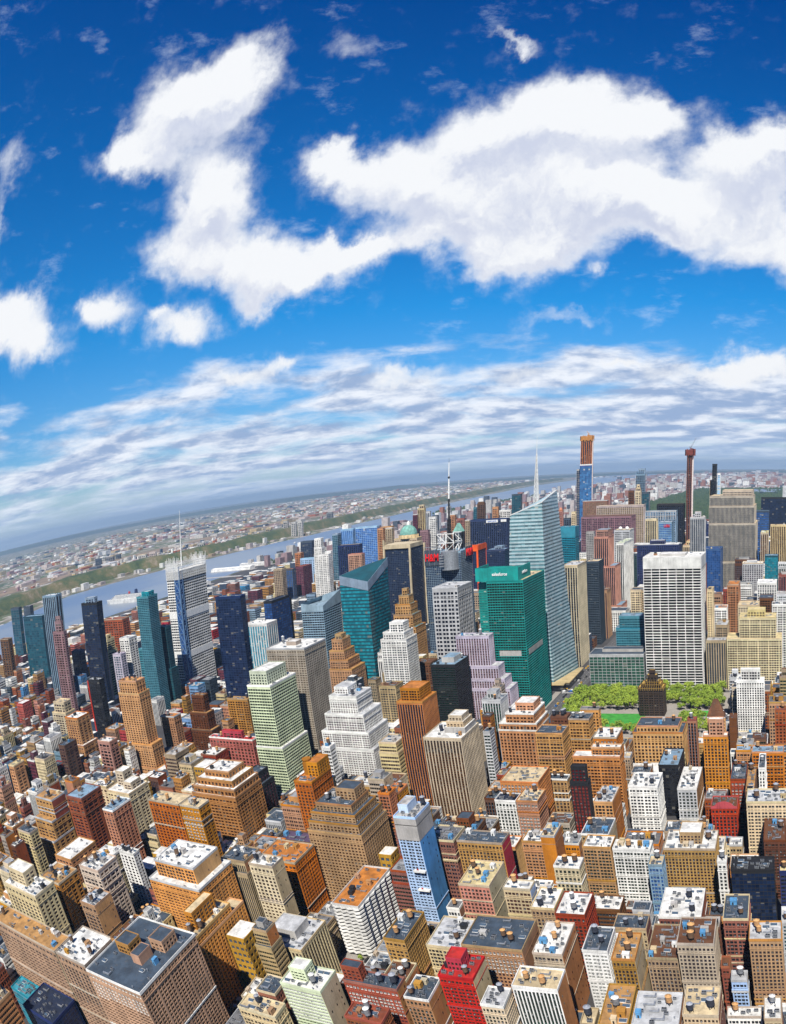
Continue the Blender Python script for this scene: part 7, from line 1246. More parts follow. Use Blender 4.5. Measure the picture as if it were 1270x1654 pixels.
[-1044, 513, 13.8, 13.3, 67.4, 3.82, 4.12, 'P', 'maroon', 'navy', 'white', 'city_building', 'building', 'tall maroon building just left of the sunlit orange tower', {'t': [[0.88, 0, 2, 3, 0]]}],
[-274, 611, 26.7, 20, 22.2, 2.74, 3.49, 'H', 'white', 'navy', 'brown', 'loft_building', 'building', 'low white building just above the ochre brick building'],
[-337, 611, 25.9, 24.3, 26, 2.81, 3.54, 'H', 'white', 'mauved', 'brown', 'loft_building', 'building', 'low white building just right of the pale blue tower'],
[-1168, 1542, 47.1, 35.5, 22, 5, 4.8, 'P', 'white', 'mauved', 'grey', 'city_building', 'building', 'low white building just above the big pale grey tower'],
[-2356, 1608, 40, 27.5, 26.9, 5, 5, 'P', 'white', 'dgreen', 'brown', 'city_building', 'building', 'low white building just right of the grey brown tower'],
[-1476, 1740, 33.7, 31.8, 40, 5, 5, 'P', 'tan', 'mauved', 'grey', 'city_building', 'building', 'mid height tan building just left of the black glass tower'],
[-883, 506, 14.8, 21.6, 56.5, 3.52, 3.96, 'P', 'steel', 'slate', 'slate', 'city_building', 'building', 'mid height blue grey building just above the pale stepped building', {'ph': [[0.2, 0.7, 0.3, 0.8, 5]]}],
[-295, 646, 11.4, 12.8, 14.5, 2.84, 3.56, 'P', 'tan', 'slate', 'slate', 'loft_building', 'building', 'low tan building just above the ochre brick building']]
DIST = [[-1762,1608,42,31.8,40,2],[-477,345,13.2,12.3,46.9,1],[-554,408,24.5,19.7,47.3,5],[-358,639,9.7,15.9,24.3,7],[-1432,1938,39.5,35.1,14,5],[-2092,2268,40.8,27.5,32.8,5],[-722,674,22.7,23.8,39.7,1],[-1432,762,29.6,21.3,14,4],[-832,834,14.5,19.1,40,6],[-1756,1014,22.1,26.1,28,1],[-1012,1074,29.1,21.1,18,0],[-1234,1872,47.1,30,40,5],[-2136,1938,43.4,28.9,22,0],[-302,345,23.2,21.9,23.6,7],[-736,562,27,21.7,49.3,1],[-449,639,16.6,17.6,37.8,4],[-1360,774,14.4,11.8,18,2],[-552,2070,19.7,21.4,98.4,0],[-1476,3126,32.2,37.4,40,2],[-127,576,12.6,13.6,34.9,3],[-645,611,23.6,24.7,54.9,4],[-1247,611,26.9,25.1,63.2,6],[-946,639,9.8,15.3,39.7,6],[-379,646,14.3,12,31.5,7],[-1916,2070,19.3,23.9,40,2],[-505,569,15.7,16.6,33.1,1],[-1732,1002,20.2,17.6,18,2],[-1696,1038,20.7,16.4,22,6],[-364,1362,19.1,20.8,29.5,5],[-2026,2334,45.9,32.8,28,0],[-918,478,28.2,19.4,39.4,5],[-981,478,25.7,27.1,33.3,0],[-540,492,17.7,17.4,39.5,0],[-1498,1806,46.1,28.5,40,0],[-1982,2334,40.8,32,18,0],[-526,639,27.3,19.8,20.4,2],[-64,702,17.7,19.9,15,1],[-136,702,10.8,11.6,44,3],[-1276,738,30.9,20.5,14,2],[-1336,1398,23.1,26.8,22,6],[-1696,1432,41.5,39,40,7],[-659,233,16,22.7,40.9,5],[-715,555,13.3,13.4,50.5,4],[-136,738,25.3,25.8,22.6,1],[-1804,942,28.6,23.4,22,0],[-1060,1398,22.8,22.2,40,1],[-2158,2598,39.7,34.1,26.9,6],[-883,429,29.2,19.3,40.2,1],[-71,485,20.1,19.8,30.2,1],[-505,541,20.1,22.5,21.7,2],[-729,611,27.2,21.3,38.8,1],[-1696,870,23.4,25,28,6],[-928,942,29.6,23.8,18,2],[-2158,2400,35.7,36.5,28,0],[-813,513,12.6,13.6,61.1,7],[-1888,1002,25.6,23.1,28,0],[-2092,1432,28,19.2,28,2],[-323,499,12.9,14.7,44.7,4],[-463,674,21.5,26,24.8,7],[-1624,1002,21.9,24.1,22,5],[-1828,1038,14,13.9,28,5],[-1108,1146,16.2,20.8,22,2],[-2116,1170,14.3,12,40,2],[-1828,1674,38.5,38.9,40,1],[-2048,2730,45.6,30.4,40,5],[-890,394,20.8,27.1,64.6,4],[-561,436,18.8,16,45.9,4],[-883,569,30.9,23.1,36.6,0],[-764,611,22.5,20,34.8,1],[-1037,646,13.3,13.4,56.1,1],[-352,870,30,25.1,46,7],[-1372,870,25.4,19.7,40,6],[-388,1338,29.5,23.9,61,0],[-652,436,10.6,14.2,44.5,1],[-498,611,22.2,23,35.6,5],[-820,611,22,25.3,31.9,2],[-1191,611,22.7,22.3,37.2,5],[-764,639,15.9,19,34,3],[-1696,906,10.8,15.8,18,5],[-1696,942,28.1,24.1,22,2],[-1108,1026,18.1,21.5,26.9,0],[-1984,1374,28.5,23.9,18,2],[-2004,2400,40.8,29.9,14,5],[-266,2532,34.7,30.9,90,5],[-379,345,19,21.5,51.4,4],[-379,373,15.9,18.8,38.3,4],[-99,408,10.1,12.8,24.8,4],[-813,478,23.1,27,54.8,1],[-428,576,13.8,12.6,70.4,1],[-99,611,31.1,20.8,13.7,7],[-498,639,19.8,17.9,46.5,3],[-918,639,21.4,20.7,37.2,1],[-1624,870,29.6,27.5,18,4],[-1228,906,11.4,15,22,5],[-544,1038,13.1,14.3,70.5,1],[-1528,1074,26.3,26.1,40,7],[-136,1362,25.6,20.4,71.7,2],[-1542,1608,35.9,28.1,22,2],[-1322,1740,43.2,35.1,18,2],[-1630,2004,23.7,19.8,22,0],[-684,2466,44.5,34.5,90,5],[-309,611,25,25.4,17,3],[-1312,810,28.4,22.3,40,5],[-28,1014,30,23.8,36.4,4],[-4,1026,17.3,16.2,47,5],[-1278,1542,35.7,27.5,40,0],[-1630,1674,33.4,38.8,28,2],[-1740,2070,36.9,38.9,40,4],[-841,541,17.6,21.7,49.7,3],[-388,894,18.2,19,20.5,4],[-1204,906,12,15.4,18,2],[-1192,1266,26.4,26.4,40,5],[-1600,1338,22.4,23,40,0],[-2048,1432,37.2,33.7,28,6],[-1498,1542,37.8,38.8,22,5],[-1586,1674,40.4,30.9,22,0],[-1498,2004,25.3,26.5,14,0],[-376,2862,36.2,38.5,120,5],[-757,443,11.5,15,59.5,7],[-244,834,19.7,21.4,50.4,0],[-1252,942,29.3,23.9,18,5],[-1588,1002,28.1,23.2,40,5],[-1996,1134,27.1,21.8,18,6],[-2056,1158,31.1,23.9,18,5],[-1576,1302,14.1,13.4,40,5],[-530,1740,33.8,39.1,98.4,5],[-1322,1806,45.9,37.6,18,5],[-617,345,14.3,15.2,42.9,7],[-617,366,15.9,18.7,41.9,1],[-743,639,17.1,16.4,51.1,2],[-1336,774,11.3,12.8,14,1],[-1348,810,30.6,26.6,28,4],[-28,978,21.9,24,44.9,4],[-64,1026,16.6,22.9,43.9,4],[-1732,1026,19.6,22.9,40,0],[-1012,1038,11.8,12.9,18,2],[-1840,1302,13.3,12,40,5],[-46,1740,39.1,36.7,40,5],[-1938,2070,46.5,36.6,22,2],[-694,373,19.7,20.1,41.3,3],[-29,478,13.3,12.7,11.9,1],[-197,569,15.6,21.9,35.1,7],[-1468,738,29.9,25.1,18,6],[-448,762,27.2,21.3,56.3,1],[-160,774,14.4,12.5,16.3,3],[-1504,810,24.2,24.9,14,2],[-1864,1074,23.4,22.7,28,6],[-442,1432,40.3,31.5,90,5],[-1322,1608,34.6,39,40,0],[-1476,1938,34.1,31.6,18,0],[-1696,1938,40.2,27.4,22,2],[-508,2004,43.5,32,90,1],[-398,2334,43.4,36.8,120,3],[-2180,2730,28.1,21.7,28,0],[-617,415,11.1,11.5,51.4,0],[-645,506,16.5,16.9,33.1,0],[-792,569,30.9,22.3,46.7,7],[-1156,611,28,22.4,38.2,2],[-1247,639,16.8,20.2,48.7,4],[-1268,639,12.6,15.9,57.8,5],[-664,738,19.2,18.6,45.1,4],[-1096,834,22.8,21.9,28,5],[-1732,894,31.2,24,22,0],[-1564,942,29.6,26.1,18,2],[-988,1038,14.1,14,18,5],[-2378,1674,39.5,29.4,18,1],[-1168,1806,41.8,37.6,40,2],[-1630,1872,35.6,34.8,18,6],[-2048,1872,45.6,33,14,5],[-354,1938,46.2,34,120,2],[-2026,2532,47.2,38.6,18,2],[-2136,2796,42,27.4,28,1],[-1191,639,21.7,20.5,33.5,6],[-8,646,11.8,12.6,42.5,1],[-532,738,19.4,22.4,46.9,2],[-232,750,11.7,11.2,56.5,4],[-460,810,22.2,24.3,46,7],[-928,834,18.2,17.5,18,5],[-964,870,22.5,22.3,18,1],[-1192,870,21.6,24.5,22,6],[-1564,870,29.1,22.6,28,0],[-1900,1074,26.5,26.7,22,5],[-508,1266,30.1,27.1,68.9,5],[-2104,1398,23.5,22.7,28,2],[-2290,1608,43.3,34.5,18,1],[-288,1674,46.2,35,66.2,5],[-1432,1740,40.2,28.7,28,1],[-1696,1806,32.8,32.9,40,7],[-1784,2070,41.1,29.7,28,0],[-2246,2928,38.8,34.5,22.1,0],[-8,478,11.5,11.7,10.9,3],[-540,513,13.6,13.2,22.6,1],[-309,541,23.4,22.7,57.2,4],[-106,576,13.5,14.2,32.3,3],[-960,611,29.8,21.1,41.9,7],[-848,618,10.6,12.5,32.2,5],[-136,774,17.2,16.4,15.6,1],[-1540,834,25.3,22.3,22,2],[-112,870,24.9,25.7,12.5,2],[-1432,870,26,24.1,18,0],[-1468,870,17.9,20.2,18,5],[-1600,870,21.2,24.4,22,2],[-1792,1002,26,21.3,14,5],[-4,1074,20.9,26.3,24.4,0],[-688,1338,21,23.4,75.9,3],[-2312,1542,48,36.4,22,5],[-1212,1608,43,30.2,14,5],[-1432,1608,32.9,39,40,2],[-1300,1674,38.1,27.8,22,4],[-2246,1806,41.6,39,18,7],[-46,1938,33.5,33.3,80.7,0],[-46,2092,43.7,32.3,90,0],[-1696,2136,35.8,32.1,40,1],[-2048,2202,44.3,31.6,18,6],[-2246,2598,32.8,33.1,14,5],[-2246,2862,39.2,36.1,14,5],[-722,275,22.4,22.6,35.2,3],[-421,303,19.3,20.2,63.1,1],[-435,611,25.7,21.9,43.1,0],[-112,750,20.1,22.5,34.3,1],[-892,894,23.7,22.5,22,5],[-1828,1002,22.2,27.3,14,5],[-2056,1134,28.2,20.1,18,6],[-2164,1206,27.7,19.2,28,2],[-992,1542,38.1,37.3,28,1],[-442,1608,42,37.8,120,4],[-1058,1608,40.8,29.7,40,7],[-1982,1740,32.8,38.8,28,2],[-2136,1740,33.7,28.4,22,0],[-1850,2136,39,31.5,22,6],[-2026,2136,47.8,37.3,14,4],[-68,2400,37.5,38.1,90,5],[-332,2664,42.5,36.2,90,2],[-376,3192,43.8,35.1,120,5],[-239,478,14.2,14.2,38.3,4],[-1107,541,21.6,20.9,53.1,5],[-1432,702,19.8,20.9,40,6],[-736,738,27.3,23.5,33,0],[-268,834,18.3,21,43.1,2],[-76,870,30,22.6,16.3,3],[-1264,870,27.1,21.3,28,0],[-1492,882,23.7,22.9,22,2],[-1468,1026,22.9,23.2,28,2],[-1048,1074,22.1,21.9,14,5],[-1972,1134,21.3,27.1,18,7],[-1806,1476,36.6,34.4,22,6],[-2092,1938,37.7,32.6,18,7],[-2246,2004,34.6,34.8,14.8,1],[-1344,2070,47.7,28.3,28,5],[-2004,2070,32.9,32.8,14,7],[-1432,2202,40.6,33.9,28,2],[-420,2268,40.7,38.1,98.4,3],[-1498,2268,43.8,27.3,22,0],[-2246,2664,47.7,32,15.4,7],[-1520,3258,36.5,37.8,40,1],[-113,408,10.8,12,43.7,2],[-253,436,20,16.1,19.2,4],[-323,485,10.8,11.3,33.1,3],[-960,506,12.4,15.9,37.6,7],[-981,513,14.3,14.6,31.1,6],[-526,611,20.6,18.5,18.2,4],[-92,639,19.4,19.1,9,3],[-616,702,15.6,20.6,44.1,1],[-1528,906,13.6,14.7,22,2],[-1696,1206,25.3,26.1,28,0],[-2344,1206,29,25.9,28,2],[-2272,1266,26.5,22.9,40,1],[-2136,1476,43,35.7,22,2],[-2246,1476,46.5,34.8,28,7],[-178,1608,41.2,30.4,120,2],[-1938,2004,46.8,31.6,18,4],[-288,2026,32.8,36.5,120,5],[-2092,2136,46.3,38.8,22,5],[-310,2268,46.7,31.9,120,1],[-2158,2334,32.7,30.6,28,0],[-2048,2400,45,32.9,18,6],[-2114,2400,39.1,32,22,5],[-2180,2532,19.6,25.1,18,0],[-2136,2664,33.3,32.9,18,2],[-792,611,24.1,26.9,27,5],[-428,674,29.1,27.2,28.3,0],[-526,674,23.6,23.4,30.3,0],[-1312,906,13.4,13.2,22,2],[-1000,942,28.3,20.2,18,4],[-4,966,15,22.1,52,0],[-1792,1026,22.7,26.3,22,6],[-1636,1074,27.3,22.4,40,0],[-1084,1110,10.5,11.6,14,5],[-1804,1206,23.6,25.6,28,1],[-2092,1206,22.1,20.3,14,5],[-1804,1266,30.9,24.5,18,2],[-1228,1290,29.1,26.5,28,4],[-388,1302,10.8,14.8,44.1,0],[-400,1374,29.1,23.5,61.4,3],[-2114,1674,44.4,37.9,32.8,2],[-2180,1740,28.6,21.6,28,2],[-1300,2004,37.8,38.1,40,5],[-420,2202,36.2,36.7,98.4,2],[-2026,2466,37.6,34.6,14,7],[-2092,2532,36.5,32.8,18,5],[-2136,2532,34.8,35.5,22,5],[-2246,2532,41.8,27.8,14,5],[-2290,2796,37.1,32.1,12.7,0],[-310,2928,42.6,35.2,120,2],[-680,247,18.2,16.7,51.2,2],[-463,310,15.2,19.5,59.8,5],[-1156,541,23.8,25.7,68.9,4],[-1100,569,26.7,19.5,50.2,2],[-1036,702,16.8,21.3,40,5],[-1432,738,27.3,19.4,14,7],[-1072,774,18.2,16.4,40,2],[-1552,906,12.3,13.1,22,4],[-1600,966,21.8,20.7,18,6],[-916,978,13,11.7,40,2],[-2092,1170,16.1,17.6,18,5],[-124,1206,24.5,27.2,62.8,1],[-2068,1398,22.6,22.5,18,1],[-2136,1410,19.9,21.1,40,2],[-134,1806,36.6,35,27.4,5],[-926,1872,41.3,29.7,22,2],[-2180,2004,19.8,22.1,26.9,2],[-2246,2070,42.1,34.2,14.8,5],[-266,2400,35.8,33.6,90,5],[-2246,2400,42.8,30.1,14.8,7],[-2114,2598,37.7,30.9,14,4],[-2290,2598,36.5,31.7,12.1,2],[-2180,2664,26,25.3,18,7],[-2290,2928,36.2,38.2,14.8,7],[-526,275,24.3,20.3,52.4,7],[-323,373,12.6,13.1,8.6,1],[-911,541,29.9,23.9,36.8,5],[-176,625,14.2,15.3,39.1,3],[-673,639,18.5,19.3,46.5,3],[-939,674,24,25.9,40,2],[-1288,702,14.6,16.8,22,5],[-1156,810,28.9,27.2,22,5],[-1600,834,16.4,16.3,22,6],[-1732,870,23.6,19.3,40,2],[-1516,942,10,13.9,28,0],[-1504,1002,24,25.4,22,0],[-2080,1074,22.2,25.9,40,0],[-1636,1158,27.2,27.4,28,2],[-1264,1302,13.7,15.5,28,0],[-2008,1338,26.3,22.4,22,2],[-2246,1740,34,36.3,22,5],[-46,1872,38.2,30.6,60,1],[-2114,1872,45.3,33.5,14,7],[-1586,2004,35.7,27.8,28,1],[-1762,2004,39.6,31.2,22,0],[-750,2070,35.3,29.2,60,5],[-2312,2070,39.2,35.7,8.2,2],[-1476,2202,40.9,38.9,18,0],[-2136,2466,44.3,32.7,14,2],[-1432,3126,41.2,36,40,7],[-1520,3192,39.5,28.8,28,7],[-554,296,12.4,16,42.6,2],[-113,345,16.5,20.3,21.7,4],[-673,373,16.9,22.6,53,7],[-197,639,19,17.1,17.6,7],[-729,639,10.9,14.5,60.6,2],[-806,695,30.5,21.5,32.8,2],[-772,738,19.9,17.4,18.1,2],[-1540,810,22.2,20,18,4],[-1612,810,29.5,21,40,0],[-1648,906,10.8,11.2,18,0],[-1072,1026,26.9,26.6,26.9,1],[-1564,1038,14.3,14.7,28,4],[-2308,1206,24,26,14,0],[-2356,1302,14.9,16.3,40,7],[-1288,1338,28,21.4,22,2],[-2368,1374,20.8,23.7,28,1],[-1024,1398,25.7,19.4,28,5],[-1432,1542,47.6,28.2,22,2],[-2026,1806,42.1,36.5,18,4],[-1850,1938,42.8,28.9,22,6],[-1014,2004,42,27.8,14,2],[-1432,2004,45.7,38.1,18,5],[-2136,2268,35.3,37.6,18,0],[-46,2532,36.8,38.5,90,1],[-2312,2664,23.7,23.2,9.9,0],[-332,2730,41.1,38.4,90,1],[-288,2796,41.2,30.8,120,5],[-376,2796,41.6,31.8,90,5],[-2334,2796,37,33.8,8.2,4],[-2334,2928,28.8,23.6,9.9,0],[-376,2994,35.4,32.7,120,3],[-2290,2994,34.4,30.6,18,4],[-687,275,29.7,20.6,35.8,4],[-666,408,20,16.3,43.9,4],[-666,429,11,12.6,38.6,0],[-778,478,28.5,26.4,49.7,7],[-904,506,20.9,20.7,48.1,6],[-218,569,16.8,22.4,24,0],[-1023,569,11.4,15.8,54.1,2],[-169,646,14,13.3,33.6,2],[-883,674,21.1,26.9,14,2],[-796,810,30.7,24.4,14,4],[-316,870,24.5,26.9,50.4,3],[-388,870,21.5,17,23.3,7],[-820,870,24.7,27.6,22,2],[-1036,906,12.7,12,14,0],[-1432,942,30.8,26.7,18,2],[-1636,942,21.2,23.3,14,0],[-1972,1002,25.9,25.5,28,6],[-28,1098,15.1,17.7,15.8,1],[-2068,1206,21,26.8,22,5],[-2164,1266,26.3,23.8,28,0],[-1252,1338,29.7,26.5,28,2],[-1322,1542,40.6,30.9,28,7],[-1366,1608,22.3,21.1,22,5],[-1982,1608,44.2,32,28,2],[-2070,1674,34.5,27.6,18,0],[-156,1740,27.9,23.5,32.8,4],[-882,1740,35.6,30.1,14,5],[-2334,1740,37.6,30.6,18,1],[-178,1806,32.2,31.5,29.9,5],[-2356,1806,35.6,30.7,9.9,5],[-1630,1938,37.1,37.3,18,2],[-2290,1938,37.7,38.9,22.1,1],[-2378,2004,38.3,31.5,12.1,5],[-2356,2070,39.7,34.4,14.8,2],[-2312,2136,45.4,27.7,8.2,5],[-2048,2268,41.4,34.6,28,2],[-2356,2400,47.7,35.4,15.4,5],[-2246,2466,47.7,35.7,14.8,1],[-2312,2466,20.6,24.7,10.4,7],[-1806,2664,33.9,29.8,22,2],[-2246,2730,41.4,36.4,14,5],[-2290,2730,43.7,29.8,12.1,0],[-2246,2796,34.1,28.4,14,5],[-2290,2862,47.5,31.2,12.1,0],[-2290,3060,37.1,29.5,22,0],[-2378,3060,23.5,27,8.2,5],[-1520,3126,36.2,33.6,22,6],[-1476,3192,32.8,35.3,40,7],[-1564,3258,44.2,35.5,22,7]]
KEY = ('x', 'y', 'w', 'd', 'H', 'bay', 'fl', 'st', 'wa', 'gl', 'ro', 'n', 'c', 'l')
ROOTS = {}
for row in BLD:
    e = dict(zip(KEY, row[:14])); e.update(row[14] if len(row) > 14 else {})
    if 'sp' in e: r = SPECIAL[e['sp']](e)
    else: r = building(e)
    if 'ex' in e:
        for q in e['ex']: EXTRA[q](r, e)
# ---------------------------------------------------------------- ground, water, parks
def sheet(name, pts, z, mat, kind='structure'):
    b = MB(); b.slot(mat); b.poly([(x, y, z) for x, y in pts], [tuple(range(len(pts)))]); o = link(name, b.mesh(name)); o['kind'] = kind; return o
def land_mat(name, cols, sc, det=8):
    m, n, b = newmat(name); p = n.node('ShaderNodeTexCoord').outputs['Object']
    a = n.noise(p, sc, det, .7); c = n.ramp(a, cols)
    vo = n.node('ShaderNodeTexVoronoi', {'Vector': p, 'Scale': sc * 14}).outputs['Color']; s = n.node('ShaderNodeSeparateColor', {0: vo}).outputs[0]
    c = n.mix(n.mapr(s, .78, .9), c, (.5, .46, .44, 1)); n.l.new(c, b.inputs['Base Color']); b.inputs['Roughness'].default_value = .95; return m
G = land_mat('far land', [(.36, (.04, .08, .025)), (.46, (.08, .11, .04)), (.52, (.20, .17, .13)), (.62, (.06, .09, .04))], .0012)
sheet('ground', [(-46000, -3000), (22000, -3000), (22000, 50000), (-46000, 50000)], -1.0, G)
am, an, ab = newmat('asphalt'); p = an.node('ShaderNodeTexCoord').outputs['Object']
an.l.new(an.ramp(an.math('ADD', an.math('MULTIPLY', an.noise(p, .05, 6, .7), .6), an.math('MULTIPLY', an.noise(p, 1.3, 3), .4)), [(.3, (.03, .03, .034)), (.55, (.06, .058, .06)), (.75, (.11, .10, .095))]), ab.inputs['Base Color']); ab.inputs['Roughness'].default_value = .9
sheet('city_ground', [(-2480, -900), (1500, -900), (1500, 16000), (-3200, 16000), (-3050, 6100), (-2900, 4400), (-2600, 3000), (-2480, 2300)], -.3, am)
wm_, wn_, wb_ = newmat('river water'); p = wn_.node('ShaderNodeTexCoord').outputs['Object']
wb_.inputs['Base Color'].default_value = (.13, .2, .36, 1); wb_.inputs['Roughness'].default_value = .34; wb_.inputs['Specular IOR Level'].default_value = .8
h_ = wn_.math('ADD', wn_.noise(wn_.vm('MULTIPLY', p, (1, .35, 1)), .05, 6, .7), wn_.math('MULTIPLY', wn_.noise(p, .002, 3), 3)); wn_.l.new(wn_.node('ShaderNodeBump', {'Strength': .5, 'Distance': 2.0, 'Height': h_}).outputs[0], wb_.inputs['Normal'])
wn_.l.new(wn_.mix(wn_.mapr(wn_.noise(wn_.vm('MULTIPLY', p, (1, .3, 1)), .0016, 5, .6), .4, .62), (.13, .19, .31, 1), (.23, .27, .33, 1)), wb_.inputs['Base Color'])
sheet('river_water', [(-2500, -900), (-2500, 2300), (-2620, 3000), (-2920, 4400), (-3070, 6100), (-3300, 9500), (-3500, 13000), (-4300, 20000), (-5000, 30000), (-6900, 30000), (-5500, 16100), (-4080, 8300), (-3750, 6300), (-3560, 4900), (-3600, 3700), (-3800, 2600), (-3500, 1900), (-3500, -900)], .2, wm_)
rust_ = flat_mat('marsh grass', (.30, .22, .15), .95, 0, .35, .004)
sheet('marsh', [(-6500, 1200), (-5750, 1200), (-5250, 3700), (-5350, 5400), (-5750, 9500), (-6500, 9500), (-5900, 5400)], .2, rust_)
gm_ = flat_mat('grass', (.05, .32, .04), .95, 0, .3, .15)
def rect(x0, x1, y0, y1): return [(x0, y0), (x1, y0), (x1, y1), (x0, y1)]
pm, pn, pb2 = newmat('paving'); p = pn.node('ShaderNodeTexCoord').outputs['Object']
bt = pn.node('ShaderNodeTexBrick', {'Vector': p, 'Scale': .35, 'Color1': (.42, .38, .33, 1), 'Color2': (.34, .31, .28, 1), 'Mortar': (.2, .19, .18, 1)}).outputs[0]
pn.l.new(pn.mix(pn.mapr(pn.noise(p, .1, 5), .3, .7, 0, .5), bt, (.25, .23, .2, 1)), pb2.inputs['Base Color']); pb2.inputs['Roughness'].default_value = .9
def slab(name, x0, x1, y0, y1, z0, z1, m):
    b = MB(); b.slot(m); b.box(x0, x1, y0, y1, z0, z1); o = link(name, b.mesh(name)); o['kind'] = 'structure'
slab('pavement', -316, -88, 900, 1112, -.3, .15, pm)
slab('pavement', -316, -88, 1124, 1129, -.3, .15, pm)
slab('pavement', -356, -347, 960, 1112, -.3, .15, pm)
slab('plaza', -344, -318, 392, 480, -.3, .15, pm)
sheet('lawn', rect(-262, -196, 948, 1010), .25, gm_); sheet('lawn', rect(-150, -112, 1000, 1024), .25, gm_)
roadm = flat_mat('avenue asphalt', (.10, .10, .105), .9, 0, .25, .3)
sheet('avenue', rect(-346, -317, 900, 1700), -.27, roadm); sheet('cross_street', rect(-600, 60, 1112.5, 1123.5), -.26, roadm)
b = MB(); b.slot(flat_mat('road paint', (.75, .75, .72), .7))
for k in range(50):
    for x in (-338.5, -331.5, -324.5): b.box(x - .12, x + .12, 900 + k * 12, 904 + k * 12, -.264, -.255)
for yy in (1108, 1126):
    for k in range(14): b.box(-345 + k * 2, -344 + k * 2, yy, yy + 3, -.264, -.25)
o = link('road_marking', b.mesh('road_marking')); o['kind'] = 'structure'
# far shore ridge
cm_, cn_, cb_ = newmat('wooded cliff'); p = cn_.node('ShaderNodeTexCoord').outputs['Object']
cn_.l.new(cn_.ramp(cn_.math('ADD', cn_.math('MULTIPLY', cn_.noise(p, .006, 6, .7), .7), cn_.math('MULTIPLY', cn_.noise(p, .05, 4, .7), .3)), [(.36, (.02, .045, .015)), (.48, (.06, .085, .025)), (.56, (.14, .12, .05)), (.64, (.25, .2, .15))]), cb_.inputs['Base Color']); cb_.inputs['Roughness'].default_value = .95
b = MB(); b.slot(cm_); prof = [(0, .5), (30, 18), (60, 52), (170, 58), (260, 40), (420, 6), (460, 0)]
line = [(-3650, 600), (-3800, 1500), (-4080, 2600), (-4080, 3300), (-3900, 3800), (-3820, 4900), (-4020, 6300), (-4400, 8300), (-5000, 12000), (-5900, 16200), (-7000, 24000)]
pts = []; N = 0
for i in range(len(line) - 1):
    for t in range(10):
        a = t / 10; x = line[i][0] * (1 - a) + line[i + 1][0] * a; y = line[i][1] * (1 - a) + line[i + 1][1] * a; N += 1
        for (dx, z) in prof: pts.append((x - dx + 25 * noise.noise((y * .01, dx, 0)), y, z * (1 + .35 * noise.noise((y * .004, dx * .01, 5)))))
m = len(prof); b.poly(pts, [(i * m + k, (i + 1) * m + k, (i + 1) * m + k + 1, i * m + k + 1) for i in range(N - 1) for k in range(m - 1)]); o = link('ridge', b.mesh('ridge', None, True)); o['kind'] = 'structure'
b = MB(); b.slot(flat_mat('far hills', (.05, .08, .05), .95, 0, .3, .0003)); pts = []; N = 90; hy = [(0, 0), (900, 30), (2200, 75), (3500, 50), (6000, 10)]
for i in range(N):
    a = R(-95 + 100 * i / (N - 1))
    for (dr, z) in hy:
        rr = 30000 + dr; pts.append((rr * math.sin(a), rr * math.cos(a), z * (1 + .5 * noise.noise((i * .21, dr * .001, 0))) * (1.3 if i < 60 else .8)))
m = len(hy); b.poly(pts, [(i * m + k, i * m + k + 1, (i + 1) * m + k + 1, (i + 1) * m + k) for i in range(N - 1) for k in range(m - 1)]); o = link('hills', b.mesh('hills', None, True)); o['kind'] = 'structure'
# big park to the north: canopy mass
rng = random.Random(21)
leafm, ln_, lb_ = newmat('park canopy'); p = ln_.node('ShaderNodeTexCoord').outputs['Object']
ln_.l.new(ln_.ramp(ln_.math('ADD', ln_.math('MULTIPLY', ln_.noise(p, .02, 5, .7), .7), ln_.math('MULTIPLY', ln_.noise(p, .3, 3), .3)), [(.3, (.012, .035, .012)), (.5, (.03, .06, .018)), (.68, (.07, .09, .03))]), lb_.inputs['Base Color']); lb_.inputs['Roughness'].default_value = .95
def canopy(name, boxes, mat, r0, r1, seed, parent=None):
    rg = random.Random(seed); b = MB(); b.slot(mat)
    for (x0, x1, y0, y1, n) in boxes:
        for _ in range(n):
            x, y = rg.uniform(x0, x1), rg.uniform(y0, y1); r = rg.uniform(r0, r1); z = r * .5
            P = [(x, y, z + r * rg.uniform(.7, 1))]
            for q in range(6): a = q * math.pi / 3 + rg.random(); P.append((x + r * .62 * math.cos(a), y + r * .62 * math.sin(a), z + r * rg.uniform(.3, .65)))
            for q in range(6): a = q * math.pi / 3 + rg.random() * .5; P.append((x + r * math.cos(a), y + r * math.sin(a), z - r * .5))
            b.poly(P, [(0, 1 + q, 1 + (q + 1) % 6) for q in range(6)] + [(1 + q, 7 + q, 7 + (q + 1) % 6, 1 + (q + 1) % 6) for q in range(6)])
    o = link(name, b.mesh(name), parent); o['kind'] = 'stuff'; return o
o = canopy('park_woodland', [(-1180, -120, 3900, 9800, 5200)], leafm, 16, 34, 4); tag(o, 'dark green wooded park stretching north behind the slender supertall', 'woodland')
sheet('lake_water', [(-560, 8200), (-180, 8200), (-150, 9100), (-600, 9200)], 36, wm_)
o = canopy('riverside_trees', [(-3320, -3000, 6500, 12000, 500), (-2560, -2330, 3150, 3380, 60)], leafm, 10, 20, 6); tag(o, 'strips of trees along the near river bank', 'trees')
